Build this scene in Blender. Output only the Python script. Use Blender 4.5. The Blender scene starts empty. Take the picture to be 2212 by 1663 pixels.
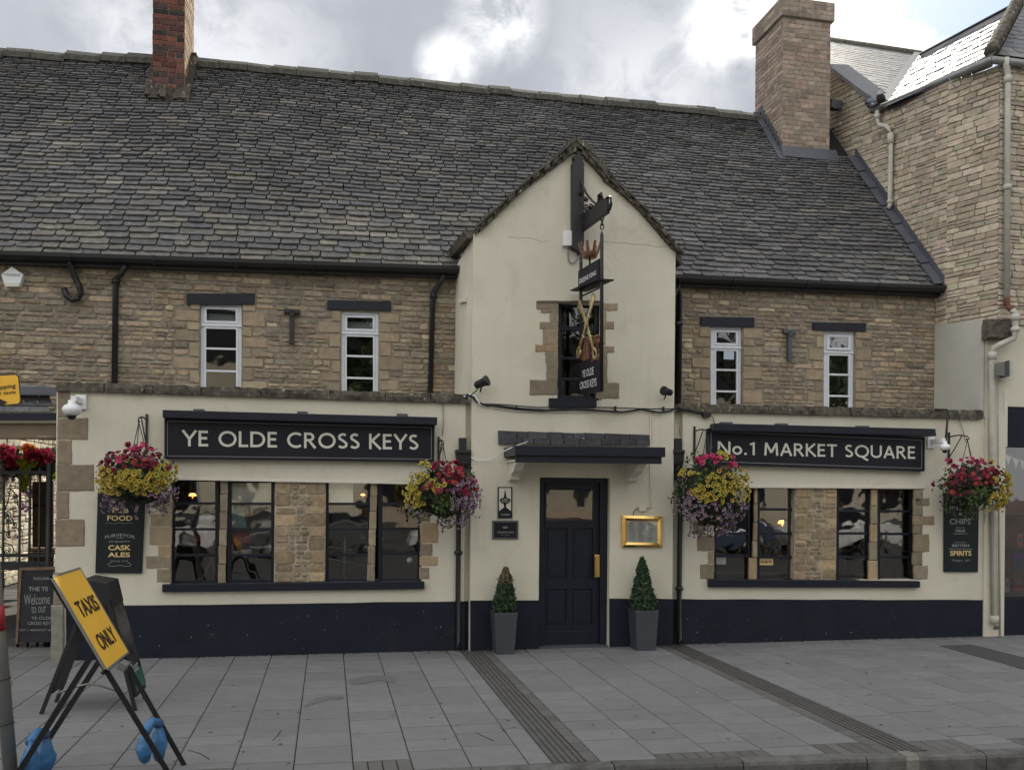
import bpy, math, random
from mathutils import Vector, Matrix, noise
random.seed(7)
S = bpy.context.scene; COL = S.collection
V = Vector
# ------------------------------------------------------------------ camera
F, PX, PY, YAW, ROLL, H, D = 1930., 1106., 1062., math.radians(11.6), 0.0095, 1.85, 10.332
CAMP = V((0, -D, H))
_fw = V((math.sin(YAW), math.cos(YAW), 0)); _rt = V((math.cos(YAW), -math.sin(YAW), 0)); _up = V((0, 0, 1))
_r2 = _rt*math.cos(ROLL)+_up*math.sin(ROLL); _u2 = _up*math.cos(ROLL)-_rt*math.sin(ROLL)
cd = bpy.data.cameras.new('camera'); cam = bpy.data.objects.new('camera', cd); COL.objects.link(cam)
cam.matrix_world = Matrix(((_r2.x, _u2.x, -_fw.x, CAMP.x), (_r2.y, _u2.y, -_fw.y, CAMP.y), (_r2.z, _u2.z, -_fw.z, CAMP.z), (0, 0, 0, 1)))
cd.sensor_width = 36; cd.lens = F/2212*36; cd.shift_y = (PY-831.5)/2212; cd.clip_end = 2000; cd.clip_start = .05
S.camera = cam
# ------------------------------------------------------------------ sun, sky, exposure
SUN = V((.342, .715, .606)).normalized()
sl = bpy.data.lights.new('sun', 'SUN'); sl.energy = 4.6; sl.angle = math.radians(.5); sl.color = (1, .93, .8)
so = bpy.data.objects.new('sun', sl); COL.objects.link(so); so.rotation_euler = SUN.to_track_quat('Z', 'Y').to_euler(); so.location = (5, 20, 20)
S.view_settings.view_transform = 'Standard'; S.view_settings.look = 'None'; S.view_settings.exposure = 0.2; S.view_settings.gamma = 1

def ray(u, v): return _fw+_r2*((u-PX)/F)+_u2*(-(v-PY)/F)
def P(u, v, Y=0.):            # point of the vertical plane at depth Y seen at (u,v) of the measuring grid
    d = ray(u, v); return CAMP+d*((Y+D)/d.y)
def PXc(u, v, X):             # point on the plane x = X
    d = ray(u, v); return CAMP+d*((X-CAMP.x)/d.x)
def G(u, v, z=0.):
    d = ray(u, v); return CAMP+d*((z-H)/d.z)
def PP(u, v, p0, n):
    d = ray(u, v); return CAMP+d*(n.dot(p0-CAMP)/n.dot(d))

W = bpy.data.worlds.new('World'); S.world = W; W.use_nodes = True
nt = W.node_tree; nt.nodes.clear(); N = nt.nodes.new; L = nt.links.new
def math_(op, a, b=None, clamp=False, tree=None):
    t = tree or nt; n = t.nodes.new('ShaderNodeMath'); n.operation = op; n.use_clamp = clamp
    for i, x in enumerate((a, b)):
        if x is None: continue
        if isinstance(x, (int, float)): n.inputs[i].default_value = x
        else: t.links.new(x, n.inputs[i])
    return n.outputs[0]
def ramp(fac, stops, tree=None, interp='LINEAR'):
    t = tree or nt; n = t.nodes.new('ShaderNodeValToRGB'); n.color_ramp.interpolation = interp
    e = n.color_ramp.elements
    while len(e) < len(stops): e.new(.5)
    for i, (p, c) in enumerate(stops):
        e[i].position = p; e[i].color = (*c, 1) if len(c) == 3 else c
    t.links.new(fac, n.inputs[0]); return n.outputs[0]
def mixc(fac, a, b, tree=None, mode='MIX'):
    t = tree or nt; n = t.nodes.new('ShaderNodeMix'); n.data_type = 'RGBA'; n.blend_type = mode
    for i, x in ((0, fac), (6, a), (7, b)):
        if isinstance(x, (int, float)): n.inputs[i].default_value = x
        elif isinstance(x, tuple): n.inputs[i].default_value = (*x, 1)
        else: t.links.new(x, n.inputs[i])
    return n.outputs[2]
def noise_(vec, scale, detail=4, rough=.55, tree=None, dist=0):
    t = tree or nt; n = t.nodes.new('ShaderNodeTexNoise'); n.inputs['Scale'].default_value = scale
    n.inputs['Detail'].default_value = detail; n.inputs['Roughness'].default_value = rough; n.inputs['Distortion'].default_value = dist
    t.links.new(vec, n.inputs['Vector']); return n.outputs[0]
tc = N('ShaderNodeTexCoord'); gen = tc.outputs['Generated']
sky = N('ShaderNodeTexSky'); sky.sky_type = 'NISHITA'; sky.sun_disc = False
sky.sun_elevation = math.asin(SUN.z); sky.sun_rotation = math.atan2(SUN.x, SUN.y)
skyc = mixc(1.0, sky.outputs[0], (.13, .13, .13), mode='MULTIPLY')
def dot_(v):
    n = N('ShaderNodeVectorMath'); n.operation = 'DOT_PRODUCT'; L(gen, n.inputs[0]); n.inputs[1].default_value = v; return n.outputs['Value']
big = noise_(gen, 2.6, 6, .52, dist=.2); fine = noise_(gen, 9., 8, .6)
cn = math_('ADD', math_('MULTIPLY', big, .75), math_('MULTIPLY', fine, .25))
cloud = ramp(cn, [(.32, (.35, .37, .425)), (.50, (.45, .475, .525)), (.70, (.60, .62, .66))])
# brighter breaks in the cloud cover, each in its own direction of the sky
brk = None
for (u, v, rad, amp) in ((1075, 45, 3.2, .42), (965, 140, 2.2, .5), (1610, 25, 3.0, .8), (1930, 40, 8.0, .9), (1880, 120, 6, .5), (1560, 60, 3, .4), (250, 60, 5, .10), (1400, 205, 7, .16), (500, 130, 8, .16)):
    d = ray(u, v).normalized(); c0 = math.cos(math.radians(rad))
    f = math_('MULTIPLY', math_('SUBTRACT', dot_(d), c0), 1/(1-c0), True)
    f = math_('MULTIPLY', f, math_('ADD', f, .35)); brk = math_('MULTIPLY', f, amp) if brk is None else math_('ADD', brk, math_('MULTIPLY', f, amp))
wisps = ramp(noise_(gen, 16., 8, .62, dist=.5), [(.36, (.15,)*3), (.6, (1.5,)*3)])
brk = math_('MULTIPLY', brk, wisps)
cloud = mixc(1.0, cloud, mixc(brk, (0, 0, 0), (1., .98, .93)), mode='ADD')
# unseen sky behind the camera, brightened to light the facade and side wall
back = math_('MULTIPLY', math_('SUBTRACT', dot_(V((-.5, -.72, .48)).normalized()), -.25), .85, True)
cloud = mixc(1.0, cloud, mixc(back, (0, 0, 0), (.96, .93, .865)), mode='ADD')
# blue opening towards the upper right
dblue = dot_(ray(2160, -60).normalized()); c0 = math.cos(math.radians(5.2))
bl = math_('MULTIPLY', math_('SUBTRACT', dblue, c0), 1/(1-c0), True)
bl = math_('MULTIPLY', math_('ADD', bl, math_('MULTIPLY', math_('SUBTRACT', fine, .5), 2.6)), 2.2, True)
bl = math_('MULTIPLY', bl, math_('GREATER_THAN', dblue, math.cos(math.radians(8))), True)
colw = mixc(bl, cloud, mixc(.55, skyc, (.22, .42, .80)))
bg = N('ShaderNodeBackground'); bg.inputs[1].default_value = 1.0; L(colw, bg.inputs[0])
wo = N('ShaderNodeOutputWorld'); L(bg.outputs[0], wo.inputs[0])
S.cycles.max_bounces = 7; S.cycles.transparent_max_bounces = 12

# ------------------------------------------------------------------ materials
def mat(name, col, rough=.85, var=.15, scale=6., bump=.0, bscale=40., metal=0., vc=False, spec=.5, spots=None, streak=0., emit=None, trans=0, dirt=None, detail=6):
    m = bpy.data.materials.new(name); m.use_nodes = True; t = m.node_tree; b = t.nodes['Principled BSDF']
    tcn = t.nodes.new('ShaderNodeTexCoord'); ob = tcn.outputs['Object']
    if vc:
        a = t.nodes.new('ShaderNodeVertexColor'); a.layer_name = 'Col'; base = a.outputs[0]
    else:
        r = t.nodes.new('ShaderNodeRGB'); r.outputs[0].default_value = (*col, 1); base = r.outputs[0]
    nz = noise_(ob, scale, detail, .6, t)
    k = ramp(nz, [(.3, (1-var,)*3), (.7, (1+var,)*3)], t)
    c = mixc(1., base, k, t, 'MULTIPLY')
    if dirt:   # (colour, scale, threshold, amount)
        dn = noise_(ob, dirt[1], 8, .65, t, .6)
        c = mixc(math_('MULTIPLY', ramp(dn, [(dirt[2], (0,)*3), (dirt[2]+.14, (1,)*3)], t), dirt[3], tree=t), c, dirt[0], t)
    if streak:
        mp = t.nodes.new('ShaderNodeMapping'); mp.inputs['Scale'].default_value = (7, 7, .35); t.links.new(ob, mp.inputs[0])
        sn = noise_(mp.outputs[0], 1.6, 6, .6, t)
        c = mixc(ramp(sn, [(.5, (0,)*3), (.8, (streak,)*3)], t), c, (.16, .14, .10), t)
    if spots:
        sn = noise_(ob, spots[1], 3, .5, t)
        c = mixc(ramp(sn, [(spots[2], (0,)*3), (spots[2]+.03, (1,)*3)], t), c, spots[0], t)
    t.links.new(c, b.inputs['Base Color'])
    b.inputs['Roughness'].default_value = rough; b.inputs['Metallic'].default_value = metal
    b.inputs['Specular IOR Level'].default_value = spec
    if bump:
        bn = noise_(ob, bscale, 6, .6, t); bp = t.nodes.new('ShaderNodeBump'); bp.inputs['Strength'].default_value = bump
        bp.inputs['Distance'].default_value = .01; t.links.new(bn, bp.inputs['Height']); t.links.new(bp.outputs[0], b.inputs['Normal'])
    if emit:
        b.inputs['Emission Color'].default_value = (*emit[0], 1); b.inputs['Emission Strength'].default_value = emit[1]
    if trans:
        tr = t.nodes.new('ShaderNodeBsdfTranslucent'); mx = t.nodes.new('ShaderNodeMixShader'); mx.inputs[0].default_value = trans
        t.links.new(c, tr.inputs[0]); t.links.new(b.outputs[0], mx.inputs[1]); t.links.new(tr.outputs[0], mx.inputs[2])
        t.links.new(mx.outputs[0], t.nodes['Material Output'].inputs[0])
    return m
def glass_mat(name, tint=(.75, .8, .85), refl=1.0):
    m = bpy.data.materials.new(name); m.use_nodes = True; t = m.node_tree; t.nodes.remove(t.nodes['Principled BSDF'])
    fr = t.nodes.new('ShaderNodeFresnel'); fr.inputs[0].default_value = 1.5
    tr = t.nodes.new('ShaderNodeBsdfTransparent'); tr.inputs[0].default_value = (*tint, 1)
    gl = t.nodes.new('ShaderNodeBsdfGlossy'); gl.inputs['Roughness'].default_value = .02
    tcn = t.nodes.new('ShaderNodeTexCoord'); bn = noise_(tcn.outputs['Object'], 2.2, 2, .4, t)
    bp = t.nodes.new('ShaderNodeBump'); bp.inputs['Strength'].default_value = .25; bp.inputs['Distance'].default_value = .02
    t.links.new(bn, bp.inputs['Height']); t.links.new(bp.outputs[0], gl.inputs['Normal'])
    mx = t.nodes.new('ShaderNodeMixShader'); t.links.new(math_('MULTIPLY', fr.outputs[0], refl, tree=t), mx.inputs[0])
    t.links.new(tr.outputs[0], mx.inputs[1]); t.links.new(gl.outputs[0], mx.inputs[2])
    t.links.new(mx.outputs[0], t.nodes['Material Output'].inputs[0]); return m
M = {}
M['cream'] = mat('cream_render', (.60, .568, .465), .9, .07, 1.3, .5, 70, streak=.08, dirt=((.43, .39, .30), 1.7, .56, .45))
M['creamwhite'] = mat('cream_paint', (.62, .59, .5), .6, .06, 5)
M['grey_render'] = mat('grey_render', (.48, .47, .42), .9, .06, 2, .3, 90, streak=.05)
M['navy'] = mat('navy_masonry_paint', (.0115, .0145, .0255), .75, .18, 3, .5, 60, spec=.22, spots=((.35, .34, .3), 21, .765), dirt=((.024, .025, .03), 2.2, .58, .6))
M['navywood'] = mat('navy_gloss_wood', (.0095, .012, .022), .42, .2, 5, .15, 30, spec=.3)
M['black'] = mat('black_iron', (.010, .010, .012), .5, .3, 12, .2, 60)
M['stone'] = mat('rubble_stone', (1, 1, 1), .95, .26, 16, .9, 45, vc=True, spec=.2, dirt=((.13, .11, .085), 1.5, .58, .35))
M['stone_clean'] = mat('pale_stone', (1, 1, 1), .95, .18, 12, .7, 50, vc=True, spec=.2)
M['mortar'] = mat('mortar', (.245, .212, .168), .95, .3, 8, .8, 60, spec=.1)
M['mortar_light'] = mat('light_mortar', (.36, .315, .25), .95, .25, 8, .8, 60, spec=.1)
M['coping'] = mat('weathered_coping', (.095, .085, .065), .95, .5, 14, 1., 30, spots=((.33, .31, .25), 17, .66), dirt=((.022, .02, .018), 5, .52, .8))
M['slate'] = mat('stone_slate', (1, 1, 1), .8, .32, 14, .9, 30, vc=True, spec=.3, spots=((.34, .34, .32), 13, .72), dirt=((.07, .07, .072), 2.2, .52, .4))
M['ridge'] = mat('ridge_stone', (.062, .058, .048), .95, .5, 14, 1., 30, spots=((.22, .21, .18), 15, .70))
M['slate_bed'] = mat('roof_bed', (.012, .012, .014), .9, .1)
M['wetslate'] = mat('smooth_slate', (1, 1, 1), .52, .25, 9, .6, 22, vc=True, spec=.8)
M['lead'] = mat('lead_flashing', (.065, .071, .088), .55, .2, 3, .3, 14, spec=.5)
M['redbrick'] = mat('red_brick', (1, 1, 1), .9, .3, 14, .6, 50, vc=True, spec=.2)
M['white'] = mat('white_paint', (.60, .63, .68), .45, .07, 6)
M['whiteplastic'] = mat('white_plastic', (.72, .73, .74), .35, .03, 3)
M['pipewhite'] = mat('cream_painted_pipe', (.46, .44, .38), .6, .14, 9, .2, 50, spots=((.09, .05, .035), 7, .72))
M['rust'] = mat('rusty_iron', (.12, .045, .025), .8, .3, 14, .4, 50)
M['glass'] = glass_mat('window_glass', (.8, .83, .86), 4.4)
M['glass2'] = glass_mat('dark_window_glass', (.5, .55, .6), 3.2)
M['gold'] = mat('polished_brass', (.90, .60, .20), .2, .12, 4, .1, 8, metal=1)
M['ink'] = mat('sign_black', (.009, .010, .017), .5, .15, 3, spec=.25)
M['letter'] = mat('cream_lettering', (.60, .585, .50), .5, .05, 6)
M['goldletter'] = mat('gold_lettering', (.62, .47, .22), .5, .08, 6)
M['dimletter'] = mat('grey_lettering', (.26, .28, .26), .5, .08, 6)
M['panelgreen'] = mat('dark_green_panel', (.010, .016, .017), .5, .15, 3, spec=.25)
M['yellow'] = mat('yellow_sign', (.86, .49, .05), .4, .05, 4)
M['signblack'] = mat('sign_lettering_black', (.02, .012, .01), .5, .05)
M['bag'] = mat('blue_plastic_sack', (.04, .15, .33), .6, .3, 5, .9, 14, dirt=((.06, .09, .13), 9, .55, .5))
M['galv'] = mat('galvanised_steel', (.22, .225, .22), .45, .2, 5, .1, 30, metal=.4)
M['redband'] = mat('red_band', (.30, .018, .035), .4, .1)
M['pot'] = mat('charcoal_pot', (.045, .05, .062), .55, .08, 4)
M['leaf'] = mat('leaves', (1, 1, 1), .5, .2, 20, vc=True, trans=.3)
M['petal'] = mat('petals', (1, 1, 1), .6, .12, 20, vc=True, trans=.4)
M['asphalt'] = mat('asphalt', (.055, .055, .055), .9, .3, 40, .6, 180)
M['slab'] = mat('paving_slab', (1, 1, 1), .8, .09, 7, .4, 160, vc=True, spec=.4, dirt=((.14, .14, .14), .9, .56, .4), detail=12, spots=((.055, .055, .055), 17, .70))
M['joint'] = mat('paving_joint', (.028, .026, .024), .95, .2)
M['groove'] = mat('drain_channel', (.085, .082, .08), .75, .2, 8, .4, 60)
M['kerbstone'] = mat('kerb_concrete', (1, 1, 1), .9, .3, 9, .8, 60, vc=True, dirt=((.04, .038, .035), 4, .52, .7))
M['dark'] = mat('dark_interior', (.02, .018, .018), .9, .2)
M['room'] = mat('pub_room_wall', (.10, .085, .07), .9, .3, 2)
M['palecream'] = mat('pale_cream', (.85, .80, .66), .9, .04)
M['brownwood'] = mat('brown_wood', (.16, .10, .06), .6, .25, 9)
M['copper'] = mat('copper_crown', (.20, .095, .06), .4, .35, 14, metal=.35)
M['keygold'] = mat('tarnished_gilt', (.42, .34, .18), .45, .35, 22, .3, 50, metal=.35)
M['lamp'] = mat('lit_lamp', (.9, .5, .2), .5, 0, emit=((1, .42, .10), 4))
M['redcloth'] = mat('red_cloth', (.40, .02, .04), .8, .1)
M['check'] = mat('green_check_cloth', (.22, .42, .38), .8, .5, 60)
M['soffit'] = mat('brown_soffit', (.20, .15, .10), .7, .1, 4)
M['board'] = mat('chalkboard', (.012, .014, .02), .6, .4, 4)
M['steel_letter'] = mat('light_lettering', (.55, .56, .56), .5, .05)
M['red_line'] = mat('warm_curtain', (.16, .05, .03), .8, .3, 30)

# ------------------------------------------------------------------ mesh builder
class MB:
    def __init__(s): s.v = []; s.f = []; s.c = []; s.col = (1, 1, 1); s.sm = []; s.smooth = False
    def add(s, vs, fs, col=None):
        o = len(s.v); s.v += [tuple(p) for p in vs]
        for f in fs: s.f.append(tuple(i+o for i in f)); s.c.append(col or s.col); s.sm.append(s.smooth)
    def box(s, c, sz, rot=None, col=None):
        x, y, z = (a/2 for a in sz); vs = [V((i*x, j*y, k*z)) for k in (-1, 1) for j in (-1, 1) for i in (-1, 1)]
        if rot: vs = [rot @ q for q in vs]
        c = V(c); s.add([q+c for q in vs], [(0, 2, 3, 1), (4, 5, 7, 6), (0, 1, 5, 4), (2, 6, 7, 3), (0, 4, 6, 2), (1, 3, 7, 5)], col)
    def prism(s, pts, off, col=None, cap=True):     # polygon + offset vector
        n = len(pts); off = V(off); pts = [V(p) for p in pts]
        fs = [(i, (i+1) % n, n+(i+1) % n, n+i) for i in range(n)]
        fs += [tuple(range(n-1, -1, -1)), tuple(range(n, 2*n))]
        s.add(pts+[p+off for p in pts], fs, col)
    def slab(s, px, Y, t, col=None):                 # polygon of measured points at depth Y, thickness t behind it
        s.prism([P(u, v, Y) for u, v in px], (0, t, 0), col)
    def rect(s, u0, v0, u1, v1, Y, t, col=None):
        s.slab([(u0, v0), (u1, v0), (u1, v1), (u0, v1)], Y, t, col)
    def wbox(s, x0, x1, z0, z1, y0, y1, col=None):
        s.box(((x0+x1)/2, (y0+y1)/2, (z0+z1)/2), (abs(x1-x0), abs(y1-y0), abs(z1-z0)), None, col)
    def tube(s, pts, r, n=8, col=None, closed=False, flat=None):
        pts = [V(p) for p in pts]; rs = r if isinstance(r, (list, tuple)) else [r]*len(pts); vs = []; k = len(pts); ref = V((.13, .31, .94))
        for i, p in enumerate(pts):
            a = pts[(i-1) % k] if (i > 0 or closed) else p; b = pts[(i+1) % k] if (i < k-1 or closed) else p
            d = (b-a).normalized(); q = d.cross(ref)
            if q.length < .05: q = d.cross(V((1, 0, 0)))
            q.normalize(); w = d.cross(q).normalized()
            for j in range(n):
                t = 2*math.pi*j/n; vs.append(p+(q*math.cos(t)+w*math.sin(t))*rs[i])
        fs = [(i*n+j, i*n+(j+1) % n, ((i+1) % k)*n+(j+1) % n, ((i+1) % k)*n+j) for i in range(k if closed else k-1) for j in range(n)]
        if not closed: fs += [tuple(range(n-1, -1, -1)), tuple(range((k-1)*n, k*n))]
        sm = s.smooth; s.smooth = True; s.add(vs, fs, col); s.smooth = sm
    def lathe(s, c, prof, n=20, axis=V((0, 0, 1)), col=None):   # prof = [(r,h)]
        q = axis.orthogonal().normalized(); w = axis.cross(q); c = V(c); vs = []
        for r, h in prof:
            for j in range(n):
                t = 2*math.pi*j/n; vs.append(c+axis*h+(q*math.cos(t)+w*math.sin(t))*r)
        k = len(prof); fs = [(i*n+j, i*n+(j+1) % n, (i+1)*n+(j+1) % n, (i+1)*n+j) for i in range(k-1) for j in range(n)]
        fs += [tuple(range(n-1, -1, -1)), tuple(range((k-1)*n, k*n))]
        sm = s.smooth; s.smooth = True; s.add(vs, fs, col); s.smooth = sm
    def build(s, name, m, parent=None, bevel=0, loc=None):
        me = bpy.data.meshes.new(name); me.from_pydata(s.v, [], s.f)
        ca = me.color_attributes.new('Col', 'FLOAT_COLOR', 'CORNER'); buf = []
        for f, c in zip(s.f, s.c): buf += [c[0], c[1], c[2], 1.]*len(f)
        ca.data.foreach_set('color', buf); me.polygons.foreach_set('use_smooth', s.sm); me.materials.append(M[m] if isinstance(m, str) else m)
        import bmesh
        if len(s.f) < 6000:
            bm = bmesh.new(); bm.from_mesh(me); bmesh.ops.recalc_face_normals(bm, faces=bm.faces); bm.to_mesh(me); bm.free()
        me.update(); o = bpy.data.objects.new(name, me); COL.objects.link(o)
        if bevel:
            b = o.modifiers.new('bevel', 'BEVEL'); b.width = bevel; b.segments = 2; b.limit_method = 'ANGLE'
        if parent:
            o.parent = parent; o.matrix_parent_inverse = parent_world(parent).inverted()
        return o
def parent_world(p):
    m = Matrix.LocRotScale(p.location, p.rotation_euler, p.scale)
    return parent_world(p.parent) @ p.matrix_parent_inverse @ m if p.parent else m
def tag(o, label=None, cat=None, group=None, kind=None):
    if label: o['label'] = label
    if cat: o['category'] = cat
    if group: o['group'] = group
    if kind: o['kind'] = kind
    return o
def thing(name, loc, label, cat, group=None):
    o = bpy.data.objects.new(name, None); o.location = loc; COL.objects.link(o); o.empty_display_size = .2
    return tag(o, label, cat, group)
def one(name, m, parent, fn, bevel=0):
    b = MB(); fn(b); return b.build(name, m, parent, bevel)

# ------------------------------------------------------------------ rubble stone laying
TAN0 = [(.30, .225, .135), (.25, .19, .12), (.21, .165, .11), (.35, .27, .165), (.19, .155, .115), (.24, .20, .14), (.40, .30, .17), (.17, .135, .10), (.27, .215, .145)]
TAN = [(a*1.05+.02, b_*1.08+.02, c*1.15+.02) for a, b_, c in TAN0]
def spans(poly, v):
    xs = []
    for i in range(len(poly)):
        (a, b), (c, d) = poly[i], poly[(i+1) % len(poly)]
        if (b <= v) != (d <= v): xs.append(a+(c-a)*(v-b)/(d-b))
    xs.sort(); return [(xs[i], xs[i+1]) for i in range(0, len(xs)-1, 2)]
def stones(mb, f, Nv, poly, holes=(), rows=(.055, .11), lens=(.10, .34), dep=.02, pal=TAN, gap=.007, rg=None, rough=1.):
    rg = rg or random.Random(3); v0 = min(p[1] for p in poly); v1 = max(p[1] for p in poly); v = v0; Nv = V(Nv)
    while v < v1-.02:
        h = min(rg.uniform(*rows), v1-v); vm = v+h/2; iv = spans(poly, vm)
        for (a, b, c, d) in holes:
            nv = []
            for (x, y) in iv:
                if v+h <= c+.01 or v >= d-.01 or b <= x or a >= y: nv.append((x, y)); continue
                if a > x: nv.append((x, a))
                if b < y: nv.append((b, y))
            iv = nv
        for (x, y) in iv:
            u = x
            while u < y-.015:
                l = rg.uniform(*lens)*(.6+h*5); l = min(l, y-u)
                if y-(u+l) < .05: l = y-u
                sub = [(v, h)]
                if h > .085 and rg.random() < .22: k = rg.uniform(.4, .6); sub = [(v, h*k), (v+h*k, h*(1-k))]
                for (vv, hh) in sub:
                    g = gap*rg.uniform(.5, 1.5); a0, a1, b0, b1 = u+g, u+l-g, vv+g, vv+hh-g
                    if a1-a0 < .012 or b1-b0 < .01: continue
                    w, e = a1-a0, b1-b0; c = min(w*.22, e*.22, .012+.008*rg.random()); jw = min(.1*min(w, e), .007)*rough
                    ring = [(a0, b0+c), (a0+c, b0), (a0+w*.5, b0), (a1-c, b0), (a1, b0+c), (a1, b1-c), (a1-c, b1), (a0+w*.45, b1), (a0+c, b1), (a0, b1-c)]
                    ring = [(p+rg.uniform(-jw, jw), q+rg.uniform(-jw, jw)) for p, q in ring]
                    dd = dep*rg.uniform(.45, 1.3); mx, my = a0+w/2, b0+e/2; k = 1-min(.35, dd*.55/min(w, e))
                    fr = [(mx+(p-mx)*(k+.06*rg.uniform(-1, 1)), my+(q-my)*(k+.06*rg.uniform(-1, 1))) for p, q in ring]
                    n = len(ring)
                    vs = [f(p, q)-Nv*.004 for p, q in ring]+[f(p, q)+Nv*dd*rg.uniform(.65, 1.1) for p, q in fr]+[f(mx+w*rg.uniform(-.15, .15), my)+Nv*dd*rg.uniform(.9, 1.25)]
                    fs = [(i, (i+1) % n, n+(i+1) % n, n+i) for i in range(n)]+[(n+i, n+(i+1) % n, 2*n) for i in range(n)]
                    t = rg.choice(pal); s_ = rg.uniform(.75, 1.25); mb.add(vs, fs, tuple(x_*s_*rg.uniform(.96, 1.04) for x_ in t))
                u += l
        v += h
# ------------------------------------------------------------------ roof slates
SL = [(.116, .113, .116), (.104, .103, .109), (.128, .125, .124), (.114, .110, .110), (.108, .107, .113), (.132, .128, .122), (.092, .092, .099), (.12, .117, .118)]
SLT = [(.155, .147, .128), (.142, .136, .122), (.18, .168, .142), (.132, .127, .118)]
def soften(pal, k):
    m = [sum(c[i] for c in pal)/len(pal) for i in range(3)]; return [tuple(c[i]*(1-k)+m[i]*k for i in range(3)) for c in pal]
def slates(mb, f, Nv, Uv, Sv, poly, e0=.122, e1=.056, w0=(.15, .44), w1=(.12, .26), th=.021, pal=SL, rg=None, jit=1., lift0=.014, tan=None):
    rg = rg or random.Random(5); v0 = min(p[1] for p in poly); v1 = max(p[1] for p in poly); v = v0; Nv = V(Nv)
    while v < v1:
        k = (v-v0)/(v1-v0); ex = (e0+(e1-e0)*k)*rg.uniform(.94, 1.06)
        for (x, y) in spans(poly, min(v+ex*.5, v1-1e-4)):
            u = x-rg.uniform(0, .1)
            while u < y:
                w = rg.uniform(w0[0]+(w1[0]-w0[0])*k, w0[1]+(w1[1]-w0[1])*k)
                a, b = max(u, x), min(u+w, y)
                if b-a > .02:
                    g = .006*jit+.001; a += g; b -= g; t = th*rg.uniform(.7, 1.35); lo = v-rg.uniform(0, .022)*jit; cr = min(.035, (b-a)*.22)*rg.uniform(.35, 1)*jit
                    ln = ex*1.5; hi = v+ln; dl = [rg.uniform(-.008, .008)*jit for _ in range(4)]
                    pr = [(a, lo+cr), (a+cr, lo+dl[0]), ((a+b)/2, lo+dl[1]), (b-cr, lo+dl[2]), (b, lo+cr), (b, hi), (a, hi)]
                    lift = t*(1 if jit > .5 else .35)+lift0; tl = rg.uniform(-.004, .004)*jit
                    def hgt(q, p): return lift*(1-(q-v)/ln)+.003+tl*(p-a)/(b-a)
                    vs = [f(p, q)+Nv*(hgt(q, p)+(rg.uniform(-.003, .003) if i < 5 else 0)) for i, (p, q) in enumerate(pr)]
                    vs += [f(p, q)+Nv*(hgt(q, p)-t) for p, q in pr[:5]]
                    fs = [tuple(range(7))]+[(i, i+1, 8+i, 7+i) for i in range(4)]+[(0, 7, 6), (4, 5, 11)]
                    c = rg.choice(tan[1]) if tan and rg.random() < tan[0](a, k) else rg.choice(pal); pw = 1.+.25*noise.noise(V((a*.5, v*.7, 3.))); s_ = rg.uniform(.78, 1.22)*pw
                    mb.add(vs, fs, tuple(q*s_ for q in c))
                u += w
        v += ex
# ------------------------------------------------------------------ lettering
_tc = {}
def glyphmesh(s, bold=.0):
    if (s, bold) in _tc: return _tc[(s, bold)]
    cu = bpy.data.curves.new('t', 'FONT'); cu.body = s; cu.offset = bold; cu.resolution_u = 3; o = bpy.data.objects.new('t', cu); COL.objects.link(o)
    dg = bpy.context.evaluated_depsgraph_get(); me = bpy.data.meshes.new_from_object(o.evaluated_get(dg))
    vs = [v.co.copy() for v in me.vertices]; fs = [tuple(p.vertices) for p in me.polygons]
    bpy.data.objects.remove(o); bpy.data.curves.remove(cu); bpy.data.meshes.remove(me)
    x0 = min(v.x for v in vs); x1 = max(v.x for v in vs); y0 = min(v.y for v in vs); y1 = max(v.y for v in vs)
    _tc[(s, bold)] = r = ([((v.x-x0)/(x1-x0), (v.y-y0)/(y1-y0)) for v in vs], fs); return r
def text3(mb, s, TL, TR, BR, BL, lift=V((0, -.003, 0)), bold=.0, arch=0., slant=0.):
    vs, fs = glyphmesh(s, bold); out = []
    for x, y in vs:
        y2 = y+arch*(1-(2*x-1)**2); p = BL*(1-x)*(1-y2)+BR*x*(1-y2)+TL*(1-x)*y2+TR*x*y2; out.append(p+lift)
    mb.add(out, fs)
def text(mb, s, u0, v0, u1, v1, Y, dv=0., bold=.0, arch=0.):   # dv = drop of the right end
    text3(mb, s, P(u0, v0, Y), P(u1, v0+dv, Y), P(u1, v1+dv, Y), P(u0, v1, Y), bold=bold, arch=arch)
def arc(cx, cy, rx, ry, a0, a1, n=14): return [(cx+rx*math.cos(math.radians(a0+(a1-a0)*i/n)), cy+ry*math.sin(math.radians(a0+(a1-a0)*i/n))) for i in range(n+1)]
w_ = .165; h_ = w_/2
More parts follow.
